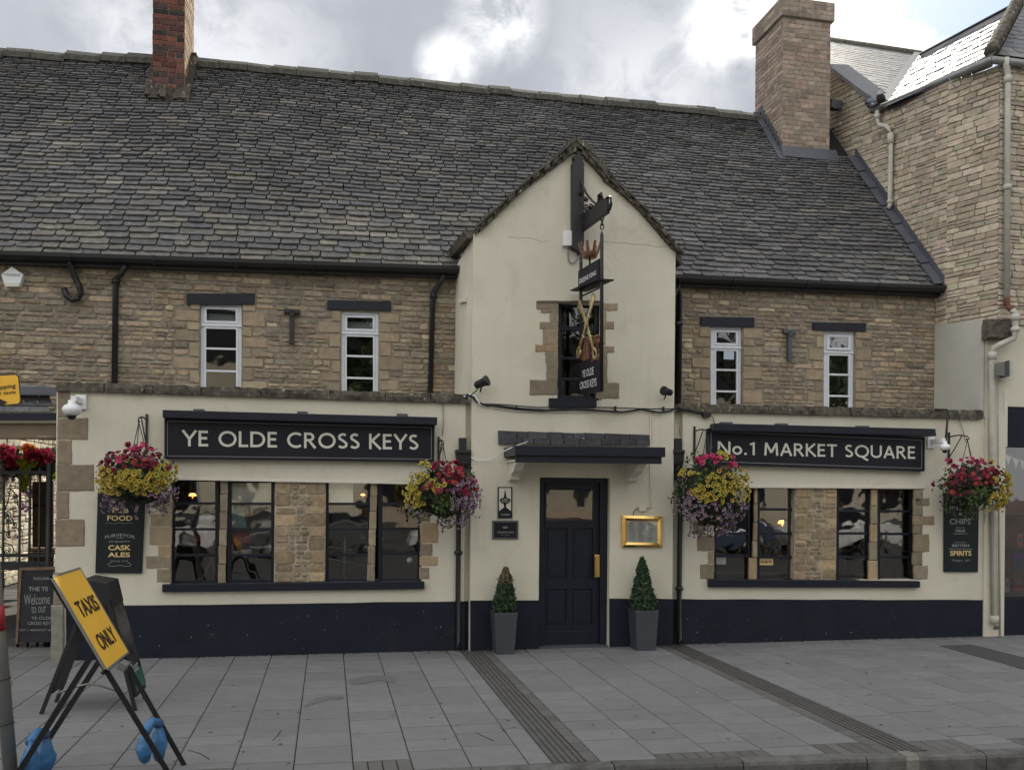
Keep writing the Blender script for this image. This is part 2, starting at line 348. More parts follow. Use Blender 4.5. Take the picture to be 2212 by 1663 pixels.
GL = {'Y': (.80, [[(.02, 1), (.40, .46)], [(.78, 1), (.40, .46)], [(.40, .5), (.40, 0)]]),
 'E': (.58, [[(h_, 0), (h_, 1)], [(h_, 1-h_), (.54, 1-h_)], [(h_, .52), (.50, .52)], [(h_, h_), (.56, h_)]]),
 'O': (1.06, [arc(.53, .5, .445, .425, 0, 360, 36)]), 'L': (.56, [[(h_, 0), (h_, 1)], [(h_, h_), (.55, h_)]]),
 'D': (.90, [[(h_, 0), (h_, 1)], [(h_, 1-h_), (.30, 1-h_)]+arc(.36, .5, .44, .5-h_, 90, -90, 20)+[(.30, h_), (h_, h_)]]),
 'C': (.90, [arc(.54, .5, .45, .425, 50, 310, 26)]),
 'R': (.74, [[(h_, 0), (h_, 1)], [(h_, 1-h_), (.28, 1-h_)]+arc(.32, .715, .225, .205, 90, -90, 12)+[(.28, .51), (h_, .51)], [(.30, .5), (.68, 0)]]),
 'S': (.62, [arc(.32, .735, .215, .185, 40, 250, 14)[:-2]+[(.24, .57), (.40, .46)]+arc(.30, .27, .235, .19, 60, -150, 14)[2:]]),
 'K': (.74, [[(h_, 0), (h_, 1)], [(.14, .5), (.66, 1)], [(.20, .54), (.72, 0)]]),
 'N': (.88, [[(h_, 0), (h_, 1)], [(.10, .96), (.78, .04)], [(.80, 0), (.80, 1)]]),
 'o': (.70, [arc(.35, .34, .265, .265, 0, 360, 26)]), '.': (.28, [[(.04, .085), (.21, .085)]]),
 '1': (.46, [[(.30, 0), (.30, 1)], [(.30, .90), (.04, .82)]]),
 'M': (1.02, [[(.09, 0), (.15, 1)], [(.15, .97), (.51, .22)], [(.51, .22), (.87, .97)], [(.87, 1), (.93, 0)]]),
 'A': (.86, [[(.07, 0), (.43, .97)], [(.79, 0), (.43, .97)], [(.2, .32), (.66, .32)]]),
 'T': (.72, [[(.36, 0), (.36, 1)], [(.0, 1-h_), (.72, 1-h_)]]),
 'Q': (1.06, [arc(.53, .5, .445, .425, 0, 360, 36), [(.52, .10), (.70, -.06), (.98, -.20)]]),
 'U': (.84, [[(h_, 1), (h_, .36)]+arc(.42, .36, .34, .28, 180, 360, 16)+[(.76, 1)]]), ' ': (.34, [])}
def signtext(mb, s, TL, TR, BR, BL, sp=.11):
    adv = sum(GL[c][0]+sp for c in s)-sp; x = 0; k = 0
    for c in s:
        w, st = GL[c]
        for line in st:
            k += 1; n = len(line); a = []; b = []
            closed = n > 20 and abs(line[0][0]-line[-1][0])+abs(line[0][1]-line[-1][1]) < 1e-6
            for i, (p, q) in enumerate(line):
                p0 = line[i-1] if i > 0 else (line[-2] if closed else line[i]); p1 = line[i+1] if i < n-1 else (line[1] if closed else line[i])
                dx, dy = p1[0]-p0[0], p1[1]-p0[1]; l = math.hypot(dx, dy) or 1; nx, ny = -dy/l*h_*.92, dx/l*h_*.92
                a.append((p+nx, q+ny)); b.append((p-nx, q-ny))
            def m3(p, q):
                fx = (x+p)/adv; return BL*(1-fx)*(1-q)+BR*fx*(1-q)+TL*(1-fx)*q+TR*fx*q+V((0, -.004-.0004*(k % 5), 0))
            mb.add([m3(*p) for p in a]+[m3(*p) for p in b], [(i, i+1, n+i+1, n+i) for i in range(n-1)])
        x += w+sp
def wall_holes(mb, x0, x1, z0, z1, holes, y0, y1, col=None):
    xs = sorted({x0, x1, *[c for h in holes for c in h[:2]]}); zs = sorted({z0, z1, *[c for h in holes for c in h[2:]]})
    for i in range(len(xs)-1):
        zz = []
        for j in range(len(zs)-1):
            cx, cz = (xs[i]+xs[i+1])/2, (zs[j]+zs[j+1])/2
            if not any(a < cx < b and c < cz < d for a, b, c, d in holes): zz.append((zs[j], zs[j+1]))
        k = 0
        while k < len(zz):
            a, b = zz[k]
            while k+1 < len(zz) and abs(zz[k+1][0]-b) < 1e-6: k += 1; b = zz[k][1]
            mb.wbox(xs[i], xs[i+1], a, b, y0, y1, col); k += 1
def interp(tab, x):
    for i in range(len(tab)-1):
        if x <= tab[i+1][0] or i == len(tab)-2:
            (a, b), (c, d) = tab[i], tab[i+1]; return b+(d-b)*(x-a)/(c-a)
rq = random.Random(21)
QC = [(.30, .245, .165), (.26, .215, .15), (.335, .275, .19), (.235, .20, .145), (.36, .27, .165), (.27, .225, .165)]
def qblock(mb, u0, v0, u1, v1, Y, proud=.006, col=None, back=.03, w=.9):
    f_ = rq.uniform(.85, 1.1); c = col or tuple(k*f_ for k in rq.choice(QC)); j = lambda: rq.uniform(-w, w); n = 4; pts = []
    for i in range(n): pts.append((u0+(u1-u0)*i/n+j()*.6, v0+j()))
    for i in range(n): pts.append((u1+j(), v0+(v1-v0)*i/n+j()*.6))
    for i in range(n): pts.append((u1+(u0-u1)*i/n+j()*.6, v1+j()))
    for i in range(n): pts.append((u0+j(), v1+(v0-v1)*i/n+j()*.6))
    a = [P(u, v, Y-proud*.4) for u, v in pts]; cx = sum((p for p in a), V())/len(a)
    b = [cx+(p-cx)*(1-.012/max(.05, (p-cx).length))+V((0, -proud*.6, 0)) for p in a]; k = len(a)
    mb.add(a+[p+V((0, back, 0)) for p in a]+b, [(i, (i+1) % k, k+(i+1) % k, k+i) for i in range(k)]+[(i, (i+1) % k, 2*k+(i+1) % k, 2*k+i) for i in range(k)]+[tuple(range(2*k, 3*k))], c)
# ================================================================== ground
def structure(o): return tag(o, kind='structure')
b = MB(); b.add([(-400, -400, -.125), (400, -400, -.125), (400, 400, -.125), (-400, 400, -.125)], [(0, 1, 2, 3)]); structure(b.build('road', 'asphalt'))
def sk(x): return -.07*max(0, x-1.6)-.115
b = MB(); b.prism([V((-30, 30, -.11)), V((-30, -4.5, -.11)), V((1.6, -4.5, -.11)), V((40, -4.5-.07*38.4, -.11)), V((40, 30, -.11))], (0, 0, .096)); structure(b.build('pavement_bed', 'joint'))
rg = random.Random(11)
b = MB(); x = -8.185
XS1 = (G(955+20, 1420).x, G(1072, 1420).x)
CH = [(1.52, 1.86, 0), (3.93, 4.29, 1)]
def slabbox(x0, x1, y0, y1, c, h=0.):
    z = .0+h; g = .0038; e = .007; t = rg.uniform(-.0015, .0015)
    x0 += g; x1 -= g; y0 += g*2.1; y1 -= g*2.1
    b.add([(x0, y0, -.013), (x1, y0, -.013), (x1, y1, -.013), (x0, y1, -.013), (x0, y0, z-.004), (x1, y0, z-.004), (x1, y1, z-.004), (x0, y1, z-.004),
           (x0+e, y0+e, z+t), (x1-e, y0+e, z+t), (x1-e, y1-e, z-t), (x0+e, y1-e, z-t)],
          [(0, 1, 5, 4), (1, 2, 6, 5), (2, 3, 7, 6), (3, 0, 4, 7), (4, 5, 9, 8), (5, 6, 10, 9), (6, 7, 11, 10), (7, 4, 8, 11), (8, 9, 10, 11)], c)
cols = []; xx = -8.2
xs_ = [.18+.392*k for k in range(-22, 4)]+[1.52]
xs_[-2] = 1.36 if False else xs_[-2]
xr = [1.86+(3.93-1.86)/5*k for k in range(6)]; xr2 = [4.29+.40*k for k in range(0, 34)]
def column(x0, x1):
    if x1-x0 < .05: return
    y = .98 if x0 > 8.6 or x0 < -2.9 else .12; end = rg.choice([-4.02, -4.14, -4.28, -4.28]); y -= rg.uniform(0, .3)
    y0 = .98 if x0 > 8.6 or x0 < -2.9 else .12; first = True
    end += sk((x0+x1)/2); kb = -4.295+sk((x0+x1)/2); base_end = end
    while y0 > end+.02:
        yn = max(end, y if first else y0-rg.choice([.24, .27, .30, .36, .40, .45])); first = False
        if yn-end < .12: yn = end
        k = rg.uniform(.9, 1.09); c = (.170*k, .170*k, .172*k); slabbox(x0, x1, yn, y0, c, rg.uniform(-.001, .001)); y0 = yn
    if end > kb+.08:   # brick infill at the kerb
        n = 4
        for i in range(n):
            k = rg.uniform(.75, 1.1); slabbox(x0+(x1-x0)*i/n, x0+(x1-x0)*(i+1)/n, kb, end, (.118*k, .113*k, .108*k), -.001)
for a, c in zip(xs_[:-1], xs_[1:]): column(a, c)
for a, c in zip(xr[:-1], xr[1:]): column(a, c)
for a, c in zip(xr2[:-1], xr2[1:]): column(a, c)
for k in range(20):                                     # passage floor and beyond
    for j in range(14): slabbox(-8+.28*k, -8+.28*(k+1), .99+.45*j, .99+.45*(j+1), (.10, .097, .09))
structure(b.build('pavement', 'slab'))
# ribbed drain channels across the pavement, with a brick band beside each
for (x0, x1, right) in CH:
    bb = MB(); bands = (x0, x0+.235) if not right else (x1-.235, x1); n = 5
    bb.wbox(bands[0], bands[1], -.013, -.009, -4.29+sk(x0), .0)
    for i in range(n):
        w = (bands[1]-bands[0])/n; bb.wbox(bands[0]+w*i+.010, bands[0]+w*(i+1)-.010, -.008, .001, -4.29+sk(x0), -.02)
    structure(bb.build('drain_channel', 'groove')); b = MB()
    q0, q1 = (x0+.24, x1) if not right else (x0, x1-.24); y = 0
    while y > -4.28+sk(x0):
        yn = max(-4.29+sk(x0), y-rg.uniform(.19, .22)); k = rg.uniform(.75, 1.1); slabbox(q0, q1, yn, y, (.112*k, .107*k, .103*k), -.001); y = yn
    structure(b.build('brick_band', 'slab'))
# dark tarmac repair strip far right
b = MB(); b.add([G(3300/1.6275, 2268/1.6275, .004), G(3420/1.6275, 2265/1.6275, .004), G(3640/1.6275, 2320/1.6275, .004), G(3640/1.6275, 2362/1.6275, .004)], [(0, 1, 2, 3)]); structure(b.build('tarmac_patch', 'asphalt'))
b = MB(); x = -9
while x < 16:
    l = .91; k = rg.uniform(.8, 1.15); c = (.10*k, .098*k, .092*k)
    if 4.30 < x+l/2 < 5.0 and False: c = (.3, .29, .26)
    dz = rg.uniform(-.003, .003); x0, x1 = x+.005, x+l-.005
    pr = [(-4.40, -.14), (-4.405, -.03), (-4.395, -.008), (-4.38, .001), (-4.297, .003), (-4.297, -.14)]
    b.prism([V((x0, p+sk(x0), q+dz)) for p, q in pr], (x1-x0, sk(x1)-sk(x0), 0), c); x += l
b.prism([V((4.03, p+sk(4.05), q)) for p, q in [(-4.41, -.14), (-4.413, -.025), (-4.395, .004), (-4.29, .006), (-4.29, -.14)]], (.10, 0, 0), (.19, .18, .16))
structure(b.build('kerb', 'kerbstone'))
# dead leaves and grit along the gutter and wall foot
b = MB(); rl = random.Random(8)
def litter(x, y, z, s, c):
    a = rl.uniform(0, 6.3); e1 = V((math.cos(a), math.sin(a), rl.uniform(-.2, .3)))*s; e2 = V((-math.sin(a), math.cos(a), rl.uniform(-.1, .4)))*s*.6
    p = V((x, y, z)); b.add([p-e1, p-e2, p+e1+V((0, 0, s*.3)), p+e2], [(0, 1, 2), (0, 2, 3)], c)
for i in range(260):
    xq = rl.uniform(3.5, 9); litter(xq, sk(xq)-4.41-rl.uniform(0, .12), -.118, rl.uniform(.006, .018), rl.choice([(.20, .12, .05), (.10, .06, .03), (.28, .2, .1), (.4, .38, .3)]))
for i in range(340):
    x = rl.choice([rl.uniform(.9, 2.2), rl.uniform(3.6, 4.8), rl.uniform(7.7, 9.0), rl.uniform(-1.5, 9)]); litter(x, -.10-abs(rl.gauss(0, .05)), .004, rl.uniform(.005, .016), rl.choice([(.10, .08, .04), (.05, .06, .02), (.2, .16, .09), (.06, .05, .03)]))
for i in range(26): litter(rl.uniform(-1, 9), rl.uniform(-4, -.4), .004, rl.uniform(.006, .011), rl.choice([(.5, .5, .48), (.05, .05, .04), (.3, .25, .2)]))
for i in range(420):  # extra dark flecks put a dark contact line along the wall foot
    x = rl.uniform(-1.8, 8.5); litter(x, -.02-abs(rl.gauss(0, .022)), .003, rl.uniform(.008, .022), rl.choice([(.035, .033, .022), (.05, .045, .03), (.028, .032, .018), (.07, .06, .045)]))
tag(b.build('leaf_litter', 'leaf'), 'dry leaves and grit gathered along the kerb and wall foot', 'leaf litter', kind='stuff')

b = MB()
for i in range(230):
    x, y = rl.uniform(-2.5, 11), rl.uniform(-4.2, -.3); r_ = rl.uniform(.006, .016); k = rl.choice([.06, .07, .09, .22]); b.add([(x+r_*math.cos(t*.9)*rl.uniform(.8, 1.2), y+r_*math.sin(t*.9)*rl.uniform(.8, 1.2), .0025) for t in range(7)], [tuple(range(7))], (k, k, k))
structure(b.build('gum_spots', 'leaf'))
b = MB()
def c6(u, v): return ((600+u*.633)/1.6275, (2200+v*.633)/1.6275)
for pts in ([(740, 440), (790, 405), (850, 388), (950, 383), (962, 398), (880, 410), (810, 428), (750, 448)], [(1000, 318), (1060, 320), (1140, 305), (1175, 300), (1230, 318), (1260, 304), (1250, 285), (1180, 270), (1060, 280), (1000, 296)]):
    b.add([G(*c6(u, v), .0028) for u, v in pts], [tuple(range(len(pts)))], (.125, .125, .125))
structure(b.build('damp_stains', 'slab'))
# hairline cracks in the slabs
b = MB()
for pts in ([(610, 580), (600, 600), (565, 635)], [(100, 690), (160, 705), (215, 738)], [(1690, 590), (1740, 612), (1795, 636)], [(1830, 560), (1860, 590)]):
    b.tube([G(*c6(u, v), .001) for u, v in pts], .0035, 4, (.03, .03, .03))
structure(b.build('slab_cracks', 'joint'))
# ================================================================== the pub
pub = thing('pub_building', (3, 0, 0), 'long stone and cream rendered pub with slate roof and central gabled porch bay', 'pub')
YU = .94; BAY = -.06
zeL = [(P(0, 548, .8).x, P(0, 548, .8).z), (P(975, 582, .8).x, P(975, 582, .8).z), (P(1470, 597, .8).x, P(1470, 597, .8).z), (P(2028, 622, .8).x, P(2028, 622, .8).z)]
YR = 3.75
zr = [(P(u, v, YR).x, P(u, v, YR).z) for u, v in ((0, 112), (325, 130), (412, 133), (720, 160), (1000, 188), (1300, 219), (1635, 251))]
def roofpt(u, s):          # s in 0..1 from eave to ridge
    e = V((u, .8, interp(zeL, u))); r = V((u, YR, interp(zr, u))); p = e+(r-e)*s; p.z -= .05*math.sin(math.pi*s)*(.6+.4*math.sin(u*1.3)); return p
LR = 4.55; ANG = math.atan2(3.5, 2.95); RN = V((0, -math.sin(ANG), math.cos(ANG)))
rf = lambda u, v: roofpt(u, v/LR)
b = MB(); vch = (3.0-.8)/2.95*LR
slates(b, rf, RN, None, None, [(-9.4, 0), (8.44, 0), (8.44, vch), (7.16, vch), (7.16, LR), (-9.4, LR)], rg=random.Random(4), tan=(lambda a, k: max(.03, (.55 if a < 2 else .12)*(1-k*1.25)), SLT))
# the underlay, back slope, rear walls
roof = b.build('roof', 'slate', pub)
b = MB(); n = 24; us = [-9.5+18.0*i/n for i in range(n+1)]
vs = [rf(u, -.03)-RN*.03 for u in us]+[rf(min(u, 8.5), LR)-RN*.05 for u in us]; b.add(vs, [(i, i+1, n+2+i, n+1+i) for i in range(n)])
b.add([(-9.5, YR, interp(zr, -9.5)-.06), (8.4, YR, interp(zr, 8.4)-.06), (8.4, 6.8, 4.9), (-9.5, 6.8, 4.6)], [(0, 1, 2, 3)])
b.build('roof_deck', 'slate_bed', pub)
b = MB(); rb2 = MB(); rr = random.Random(6); x = -9.4          # ridge stones bedded in mortar
while x < 7.12:
    l = rr.uniform(.32, .5)
    if not (-2.56 < x+l/2 < -2.0):
        z = interp(zr, x+l/2)+rr.uniform(-.012, .012); x1 = min(x+l-.008, 7.14); k = rr.uniform(.8, 1.3)
        (b if x < -2.3 else rb2).prism([V((x, YR-.19, z-.15)), V((x, YR-.17, z-.06)), V((x, YR-.03, z+.05+rr.uniform(-.01, .01))), V((x, YR+.03, z+.05)), V((x, YR+.2, z-.12)), V((x, YR, z-.2))], (x1-x, 0, rr.uniform(-.012, .012)), (.06*k, .056*k, .043*k))
    x += l
b.build('ridge_tiles', 'ridge', pub)
b = rb2; b.build('ridge_tiles', 'ridge', pub)
# upper stone walls
def zx(u, v, Y): p = P(u, v, Y); return p.x, p.z
UW = [(433, 655, 522, 838), (737, 673, 818, 852), (1535, 705, 1603, 880), (1779, 715, 1846, 890)]
LINT = [(403, 634, 550, 657, .0), (707, 648, 845, 668, 3), (1514, 684, 1630, 704, 2), (1757, 696, 1871, 713, 2)]
def wrect(u0, v0, u1, v1, Y):
    um, vm = (u0+u1)/2, (v0+v1)/2; return (P(u0, vm, Y).x, P(u1, vm, Y).x, P(um, v1, Y).z, P(um, v0, Y).z)
holesL = []; blocks = MB(); jambs = []; mort = MB(); st = MB()
wr = [wrect(*w, YU) for w in UW]; lr = [wrect(*l[:4], YU) for l in LINT]
rj = random.Random(31)
def ublock(x0, x1, z0, z1):
    um = None; k = rj.uniform(.85, 1.12); c = tuple(q*k for q in rj.choice([(.30, .25, .175), (.27, .225, .165), (.34, .28, .195), (.31, .245, .17)]))
    g = .006; j = lambda: rj.uniform(-.004, .004); x0 += g; x1 -= g; z0 += g; z1 -= g
    pts = [(x0, z0), ((x0+x1)/2, z0), (x1, z0), (x1, (z0+z1)/2), (x1, z1), ((x0+x1)/2, z1), (x0, z1), (x0, (z0+z1)/2)]; pts = [(p+j(), q+j()) for p, q in pts]
    cx, cz = (x0+x1)/2, (z0+z1)/2; n = 8; y = YU-rj.uniform(.008, .016)
    blocks.add([V((p, YU+.02, q)) for p, q in pts]+[V((cx+(p-cx)*.94, y, cz+(q-cz)*.94)) for p, q in pts], [(i, (i+1) % n, n+(i+1) % n, n+i) for i in range(n)]+[tuple(range(n, 2*n))], c)
hl = []
for (x0, x1, z0, z1) in wr:
    hl.append((x0-.004, x1+.004, 2.4, z1+.01))
    for side in (0, 1):
        blocks = MB(); jambs.append(blocks); z = 2.7; wide = rj.random() < .5
        while z < z1-.02:
            h = min(rj.uniform(.10, .19), z1-z); h = z1-z if z1-z-h < .07 else h; w = rj.uniform(.24, .33) if wide else rj.uniform(.12, .18); wide = not wide
            a, c = (x0-w, x0-.003) if side == 0 else (x1+.003, x1+w); ublock(a, c, z, z+h); hl.append((a, c, z, z+h)); z += h
for r in lr: hl.append((r[0]-.006, r[1]+.006, r[2]-.004, r[3]+.006))
xR0 = 1.575
fU = lambda u, v: V((u, YU, v))
polyL = [(-9, 2.62), (xR0, 2.62), (xR0, 4.80), (-9, 4.55)]; polyR = [(4.15, 2.62), (8.45, 2.62), (8.45, 4.93), (4.15, 4.88)]
PALU = [(.31, .25, .175), (.27, .225, .165), (.245, .21, .165), (.37, .30, .21), (.22, .19, .15), (.29, .24, .175), (.47, .385, .26), (.21, .185, .15), (.26, .23, .185), (.24, .205, .16), (.33, .25, .16)]
stones(st, fU, (0, -1, 0), polyL, hl, rows=(.04, .085), lens=(.12, .36), dep=.015, rg=random.Random(41), pal=soften(PALU, .28))
stones(st, fU, (0, -1, 0), polyR, hl, rows=(.04, .08), lens=(.11, .32), dep=.014, rg=random.Random(43), pal=soften(PALU, .28))
wh = [(r[0], r[1], 2.6, r[3]) for r in wr]
wall_holes(mort, -9, xR0+.1, 2.6, 4.62, wh[:2], YU, YU+.25); wall_holes(mort, 4.0, 8.44, 2.6, 4.90, wh[2:], YU, YU+.25)
mort.wbox(-3, 8.4, 0, 4.6, 6.7, 6.9); mort.wbox(8.3, 8.42, 0, 4.7, 1.2, 6.8)
uwall = mort.build('upper_wall', 'mortar', pub); st.build('rubble_facing', 'stone', uwall); [q_.build('jamb_stones', 'stone_clean', uwall) for q_ in jambs]
for (u0, v0, u1, v1, dv) in LINT:
    one('lintel', 'navywood', pub, lambda q: q.slab([(u0, v0), (u1, v0+dv), (u1, v1+dv), (u0, v1)], YU-.03, .12))
# upper windows: white frames, four panes
def uwindow(i, u0, v0, u1, v1, dv, openv=False):
    Y = YU+.035; sp = lambda u, v, dd=0: P(u, v+dv*(u-u0)/(u1-u0), Y+dd)
    f = MB(); fw = 7.5
    def bar(a, c, d, e, y=0, t=.05): f.prism([sp(a, c, y), sp(d, c, y), sp(d, e, y), sp(a, e, y)], (0, t, 0))
    bar(u0, v0, u0+fw, v1); bar(u1-fw, v0, u1, v1); bar(u0+fw, v0, u1-fw, v0+6)
    hh = v1-v0; tv = v0+hh*.235; bar(u0+fw, tv, u1-fw, tv+6, -.004); bar(u0-1, tv+2, u1+1, tv+6, -.018, .02)
    rows = [tv+10+(v1-tv)*k for k in ((.30), (.645))]
    fr = f.build('window_frame', 'white', win_root := tag(bpy.data.objects.new('upper_window', None), None)); COL.objects.link(win_root)
    win_root.parent = pub; win_root.matrix_parent_inverse = parent_world(pub).inverted()
    s = MB()
    def sb(a, c, d, e, y=-.008, t=.03): s.prism([sp(a, c, y), sp(d, c, y), sp(d, e, y), sp(a, e, y)], (0, t, 0))
    a, d = u0+fw+.5, u1-fw-.5
    sb(a, tv+7, a+4, v1); sb(d-4, tv+7, d, v1); sb(a+4, tv+7, d-4, tv+11)
    for r in rows: sb(a+4, r, d-4, r+4)
    s.build('sash', 'white', win_root)
    t = MB(); dy = -.05 if openv else -.006
    pts = [(a, v0+7), (d, v0+7), (d, tv-1), (a, tv-1)]; ins = [(a+5, v0+12), (d-5, v0+12), (d-5, tv-6), (a+5, tv-6)]
    def q3(u, v): return sp(u, v, -.006-(max(0, (v-v0)/(tv-v0))*.02 if openv else 0))
    A = [q3(*p) for p in pts]; B = [q3(*p) for p in ins]; off = V((0, .03, 0))
    t.add(A+B+[p+off for p in A]+[p+off for p in B], [(k, (k+1) % 4, 4+(k+1) % 4, 4+k) for k in range(4)]+[(k, (k+1) % 4, 8+(k+1) % 4, 8+k) for k in range(4)]+[(4+k, 4+(k+1) % 4, 12+(k+1) % 4, 12+k) for k in range(4)])
    t.build('top_light', 'white', win_root)
    g = MB(); g.add([sp(a, tv+8, .012), sp(d, tv+8, .012), sp(d, v1, .012), sp(a, v1, .012)], [(0, 1, 2, 3)])
    g.add([p+V((0, .012, 0)) for p in B], [(0, 1, 2, 3)]); g.build('glass', 'glass2', win_root)
    return win_root
for i, w in enumerate(UW): uwindow(i, *w, 2.2 if i < 2 else 1.5, i == 3)
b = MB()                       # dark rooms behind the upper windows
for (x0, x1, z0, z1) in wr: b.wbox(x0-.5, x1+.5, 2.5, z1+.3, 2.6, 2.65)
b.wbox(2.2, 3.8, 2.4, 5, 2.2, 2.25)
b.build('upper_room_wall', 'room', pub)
b = MB()                       # curtains and a vase behind the panes
for (x0, x1, z0, z1) in wr[:2]: b.wbox(x0+.02, x1-.02, z1-.2, z1-.10, YU+.16, YU+.17)
b.build('net_curtain', 'palecream', pub)
# gutter and eaves fascia
def gutter(p0, p1, name='gutter'):
    b = MB(); d = p1-p0; n = 14
    for k in range(n):
        pass
    prof = [(-.07, .0), (-.065, -.045), (-.035, -.078), (.03, -.085), (.05, -.06), (.05, 0), (.035, 0), (.03, -.06), (-.03, -.06), (-.052, -.035), (-.057, 0)]
    b.prism([p0+V((0, y, z)) for y, z in prof], d)
    k = int(d.length/.9)
    for i in range(k+1):
        c = p0+d*(i/max(k, 1)); b.prism([c+V((0, y*1.15, z*1.15)) for y, z in prof[:6]], (.03, 0, 0))
    b.prism([p0+V((0, .06, .02)), p0+V((0, .14, .04)), p0+V((0, .14, -.12)), p0+V((0, .06, -.12))], d)
    return b.build(name, 'black', pub)
gutter(V((-9.3, .76, interp(zeL, -9.3)-.0)), V((1.60, .76, interp(zeL, 1.6)+.02))); gutter(V((4.17, .76, interp(zeL, 4.17)-.0)), V((8.46, .76, interp(zeL, 8.46)+.01)))
def pipe(name, pts, r, collars=(), m='black', par=pub, n=12):
    b = MB(); b.tube(pts, r, n)
    for p, l in collars: b.lathe(V(p)-V((0, 0, l/2)), [(r*1.05, 0), (r*1.4, .004), (r*1.4, l-.004), (r*1.05, l)], n)
    return b.build(name, m, par)
pipe('downpipe', [P(270, 572, .80), P(268, 580, .80), P(263, 592, .83), P(252, 602, .88), P(250, 615, .90), P(247, 835, .90)], .033, [(P(250, 608, .9), .06)])
pipe('downpipe', [P(958, 590, .80), P(957, 600, .80), P(950, 612, .84), P(938, 630, .88), P(935, 640, .90), P(929, 858, .90)], .033, [(P(936, 640, .9), .06)])
pipe('downpipe', [P(1467, 600, .76), P(1467, 640, .6), P(1464, 880, .6)], .045, [(P(1465, 700, .6), .05)])
pipe('overflow_pipe', [P(149, 552, .78), P(152, 572, .8), P(160, 595, .86), P(171, 618, .86), P(175, 634, .86), P(168, 645, .86), P(156, 648, .86), P(144, 640, .86), P(138, 622, .86)], .034)
# wall ties between the windows
def tie(u, v, s, m, label):
    b = MB(); p = P(u, v, YU-.03); b.box(p+V((0, -.02, -.02)), (.19*s, .05, .05)); b.box(p+V((0, -.02, -.22)), (.055*s, .05, .40)); b.box(p+V((0, -.045, -.06)), (.05, .03, .05))
    o = b.build('pattress_plate', m, None, .004); tag(o, label, 'wall tie', 'T shaped iron ties on the upper wall')
tie(631, 670, 1, 'black', 'black T shaped iron tie plate between the two upper windows left of the gable')
tie(1704, 714, 1., 'lead', 'grey T shaped iron tie plate between the two upper windows right of the gable')
# ------------------------------------------------ gable bay
def c2(pts): return [((1200+u*.5425)/1.6275, (400+v*.5425)/1.6275) for u, v in pts]
GO = c2([(880, 715), (960, 640), (1050, 560), (1180, 440), (1250, 380), (1340, 310), (1400, 250), (1450, 200), (1520, 145), (1590, 190), (1640, 245), (1690, 300), (1760, 390), (1850, 490), (1950, 580), (2050, 690), (2165, 830), (2225, 900)])
GI = c2([(872, 782), (945, 715), (1100, 570), (1230, 450), (1345, 370), (1440, 300), (1500, 252), (1530, 240), (1562, 252), (1640, 330), (1720, 430), (1850, 530), (1960, 640), (2090, 790), (2168, 880)])
gi = [(P(u, v, BAY).x, P(u, v, BAY).z) for u, v in GI]
xl, xr_ = P(1017, 1100, BAY).x, P(1457, 800, BAY).x
gw = wrect(1205, 655, 1299, 864, BAY); door = (P(1164.5, 1200, BAY).x, P(1316.5, 1200, BAY).x, -.05, P(1240, 1031.5, BAY).z)
b = MB(); zs0 = 2.9
wall_holes(b, xl, xr_, 0, zs0, [door], BAY, BAY+.3); b.wbox(gw[0], gw[1], zs0, gw[2], BAY, BAY+.3)
def colpoly(x0, x1, z0):
    xs = [x0]+[p[0] for p in gi if x0+.02 < p[0] < x1-.02]+[x1]
    b.prism([V((x1, BAY, z0)), V((x0, BAY, z0))]+[V((x, BAY, interp(gi, x)+.02)) for x in xs], (0, .3, 0))
colpoly(xl, gw[0], zs0); colpoly(gw[0], gw[1], gw[3]); colpoly(gw[1], xr_, zs0)
bay = b.build('porch_bay_wall', 'cream', pub)
b = MB()       # left return of the bay above the flat roof, with its slit
A, B = V((xl+.012, BAY+.001, 0)), V((P(984, 612, YU).x, YU, 0))
zt0, zt1 = P(1027, 506, BAY).z, P(986, 585, YU).z+.05
b.prism([A+V((0, 0, 2.7)), B+V((0, 0, 2.7)), B+V((0, 0, zt1)), A+V((0, 0, zt0))], (.12, .0, 0))
C_ = A.lerp(B, .62); E_ = A.lerp(B, .40)
b.prism([C_+V((0, 0, 2.9)), E_+V((0, 0, 2.9)), E_+V((0, 0, 4.13)), C_+V((0, 0, 4.19))], (-.014, 0, 0)); b.prism([C_+V((0, 0, 4.15)), E_+V((0, -.06, 4.12)), E_+V((0, -.06, 4.17)), C_+V((0, 0, 4.21))], (-.05, 0, 0))
b.build('porch_bay_side', 'cream', pub)
one('bay_back_wall', 'dark', pub, lambda q: (q.wbox(xr_-.2, xr_-.01, 2.9, 4.6, .26, 2.5), q.wbox(xl+.14, xr_-.22, 2.72, 2.8, .26, 2.5)))
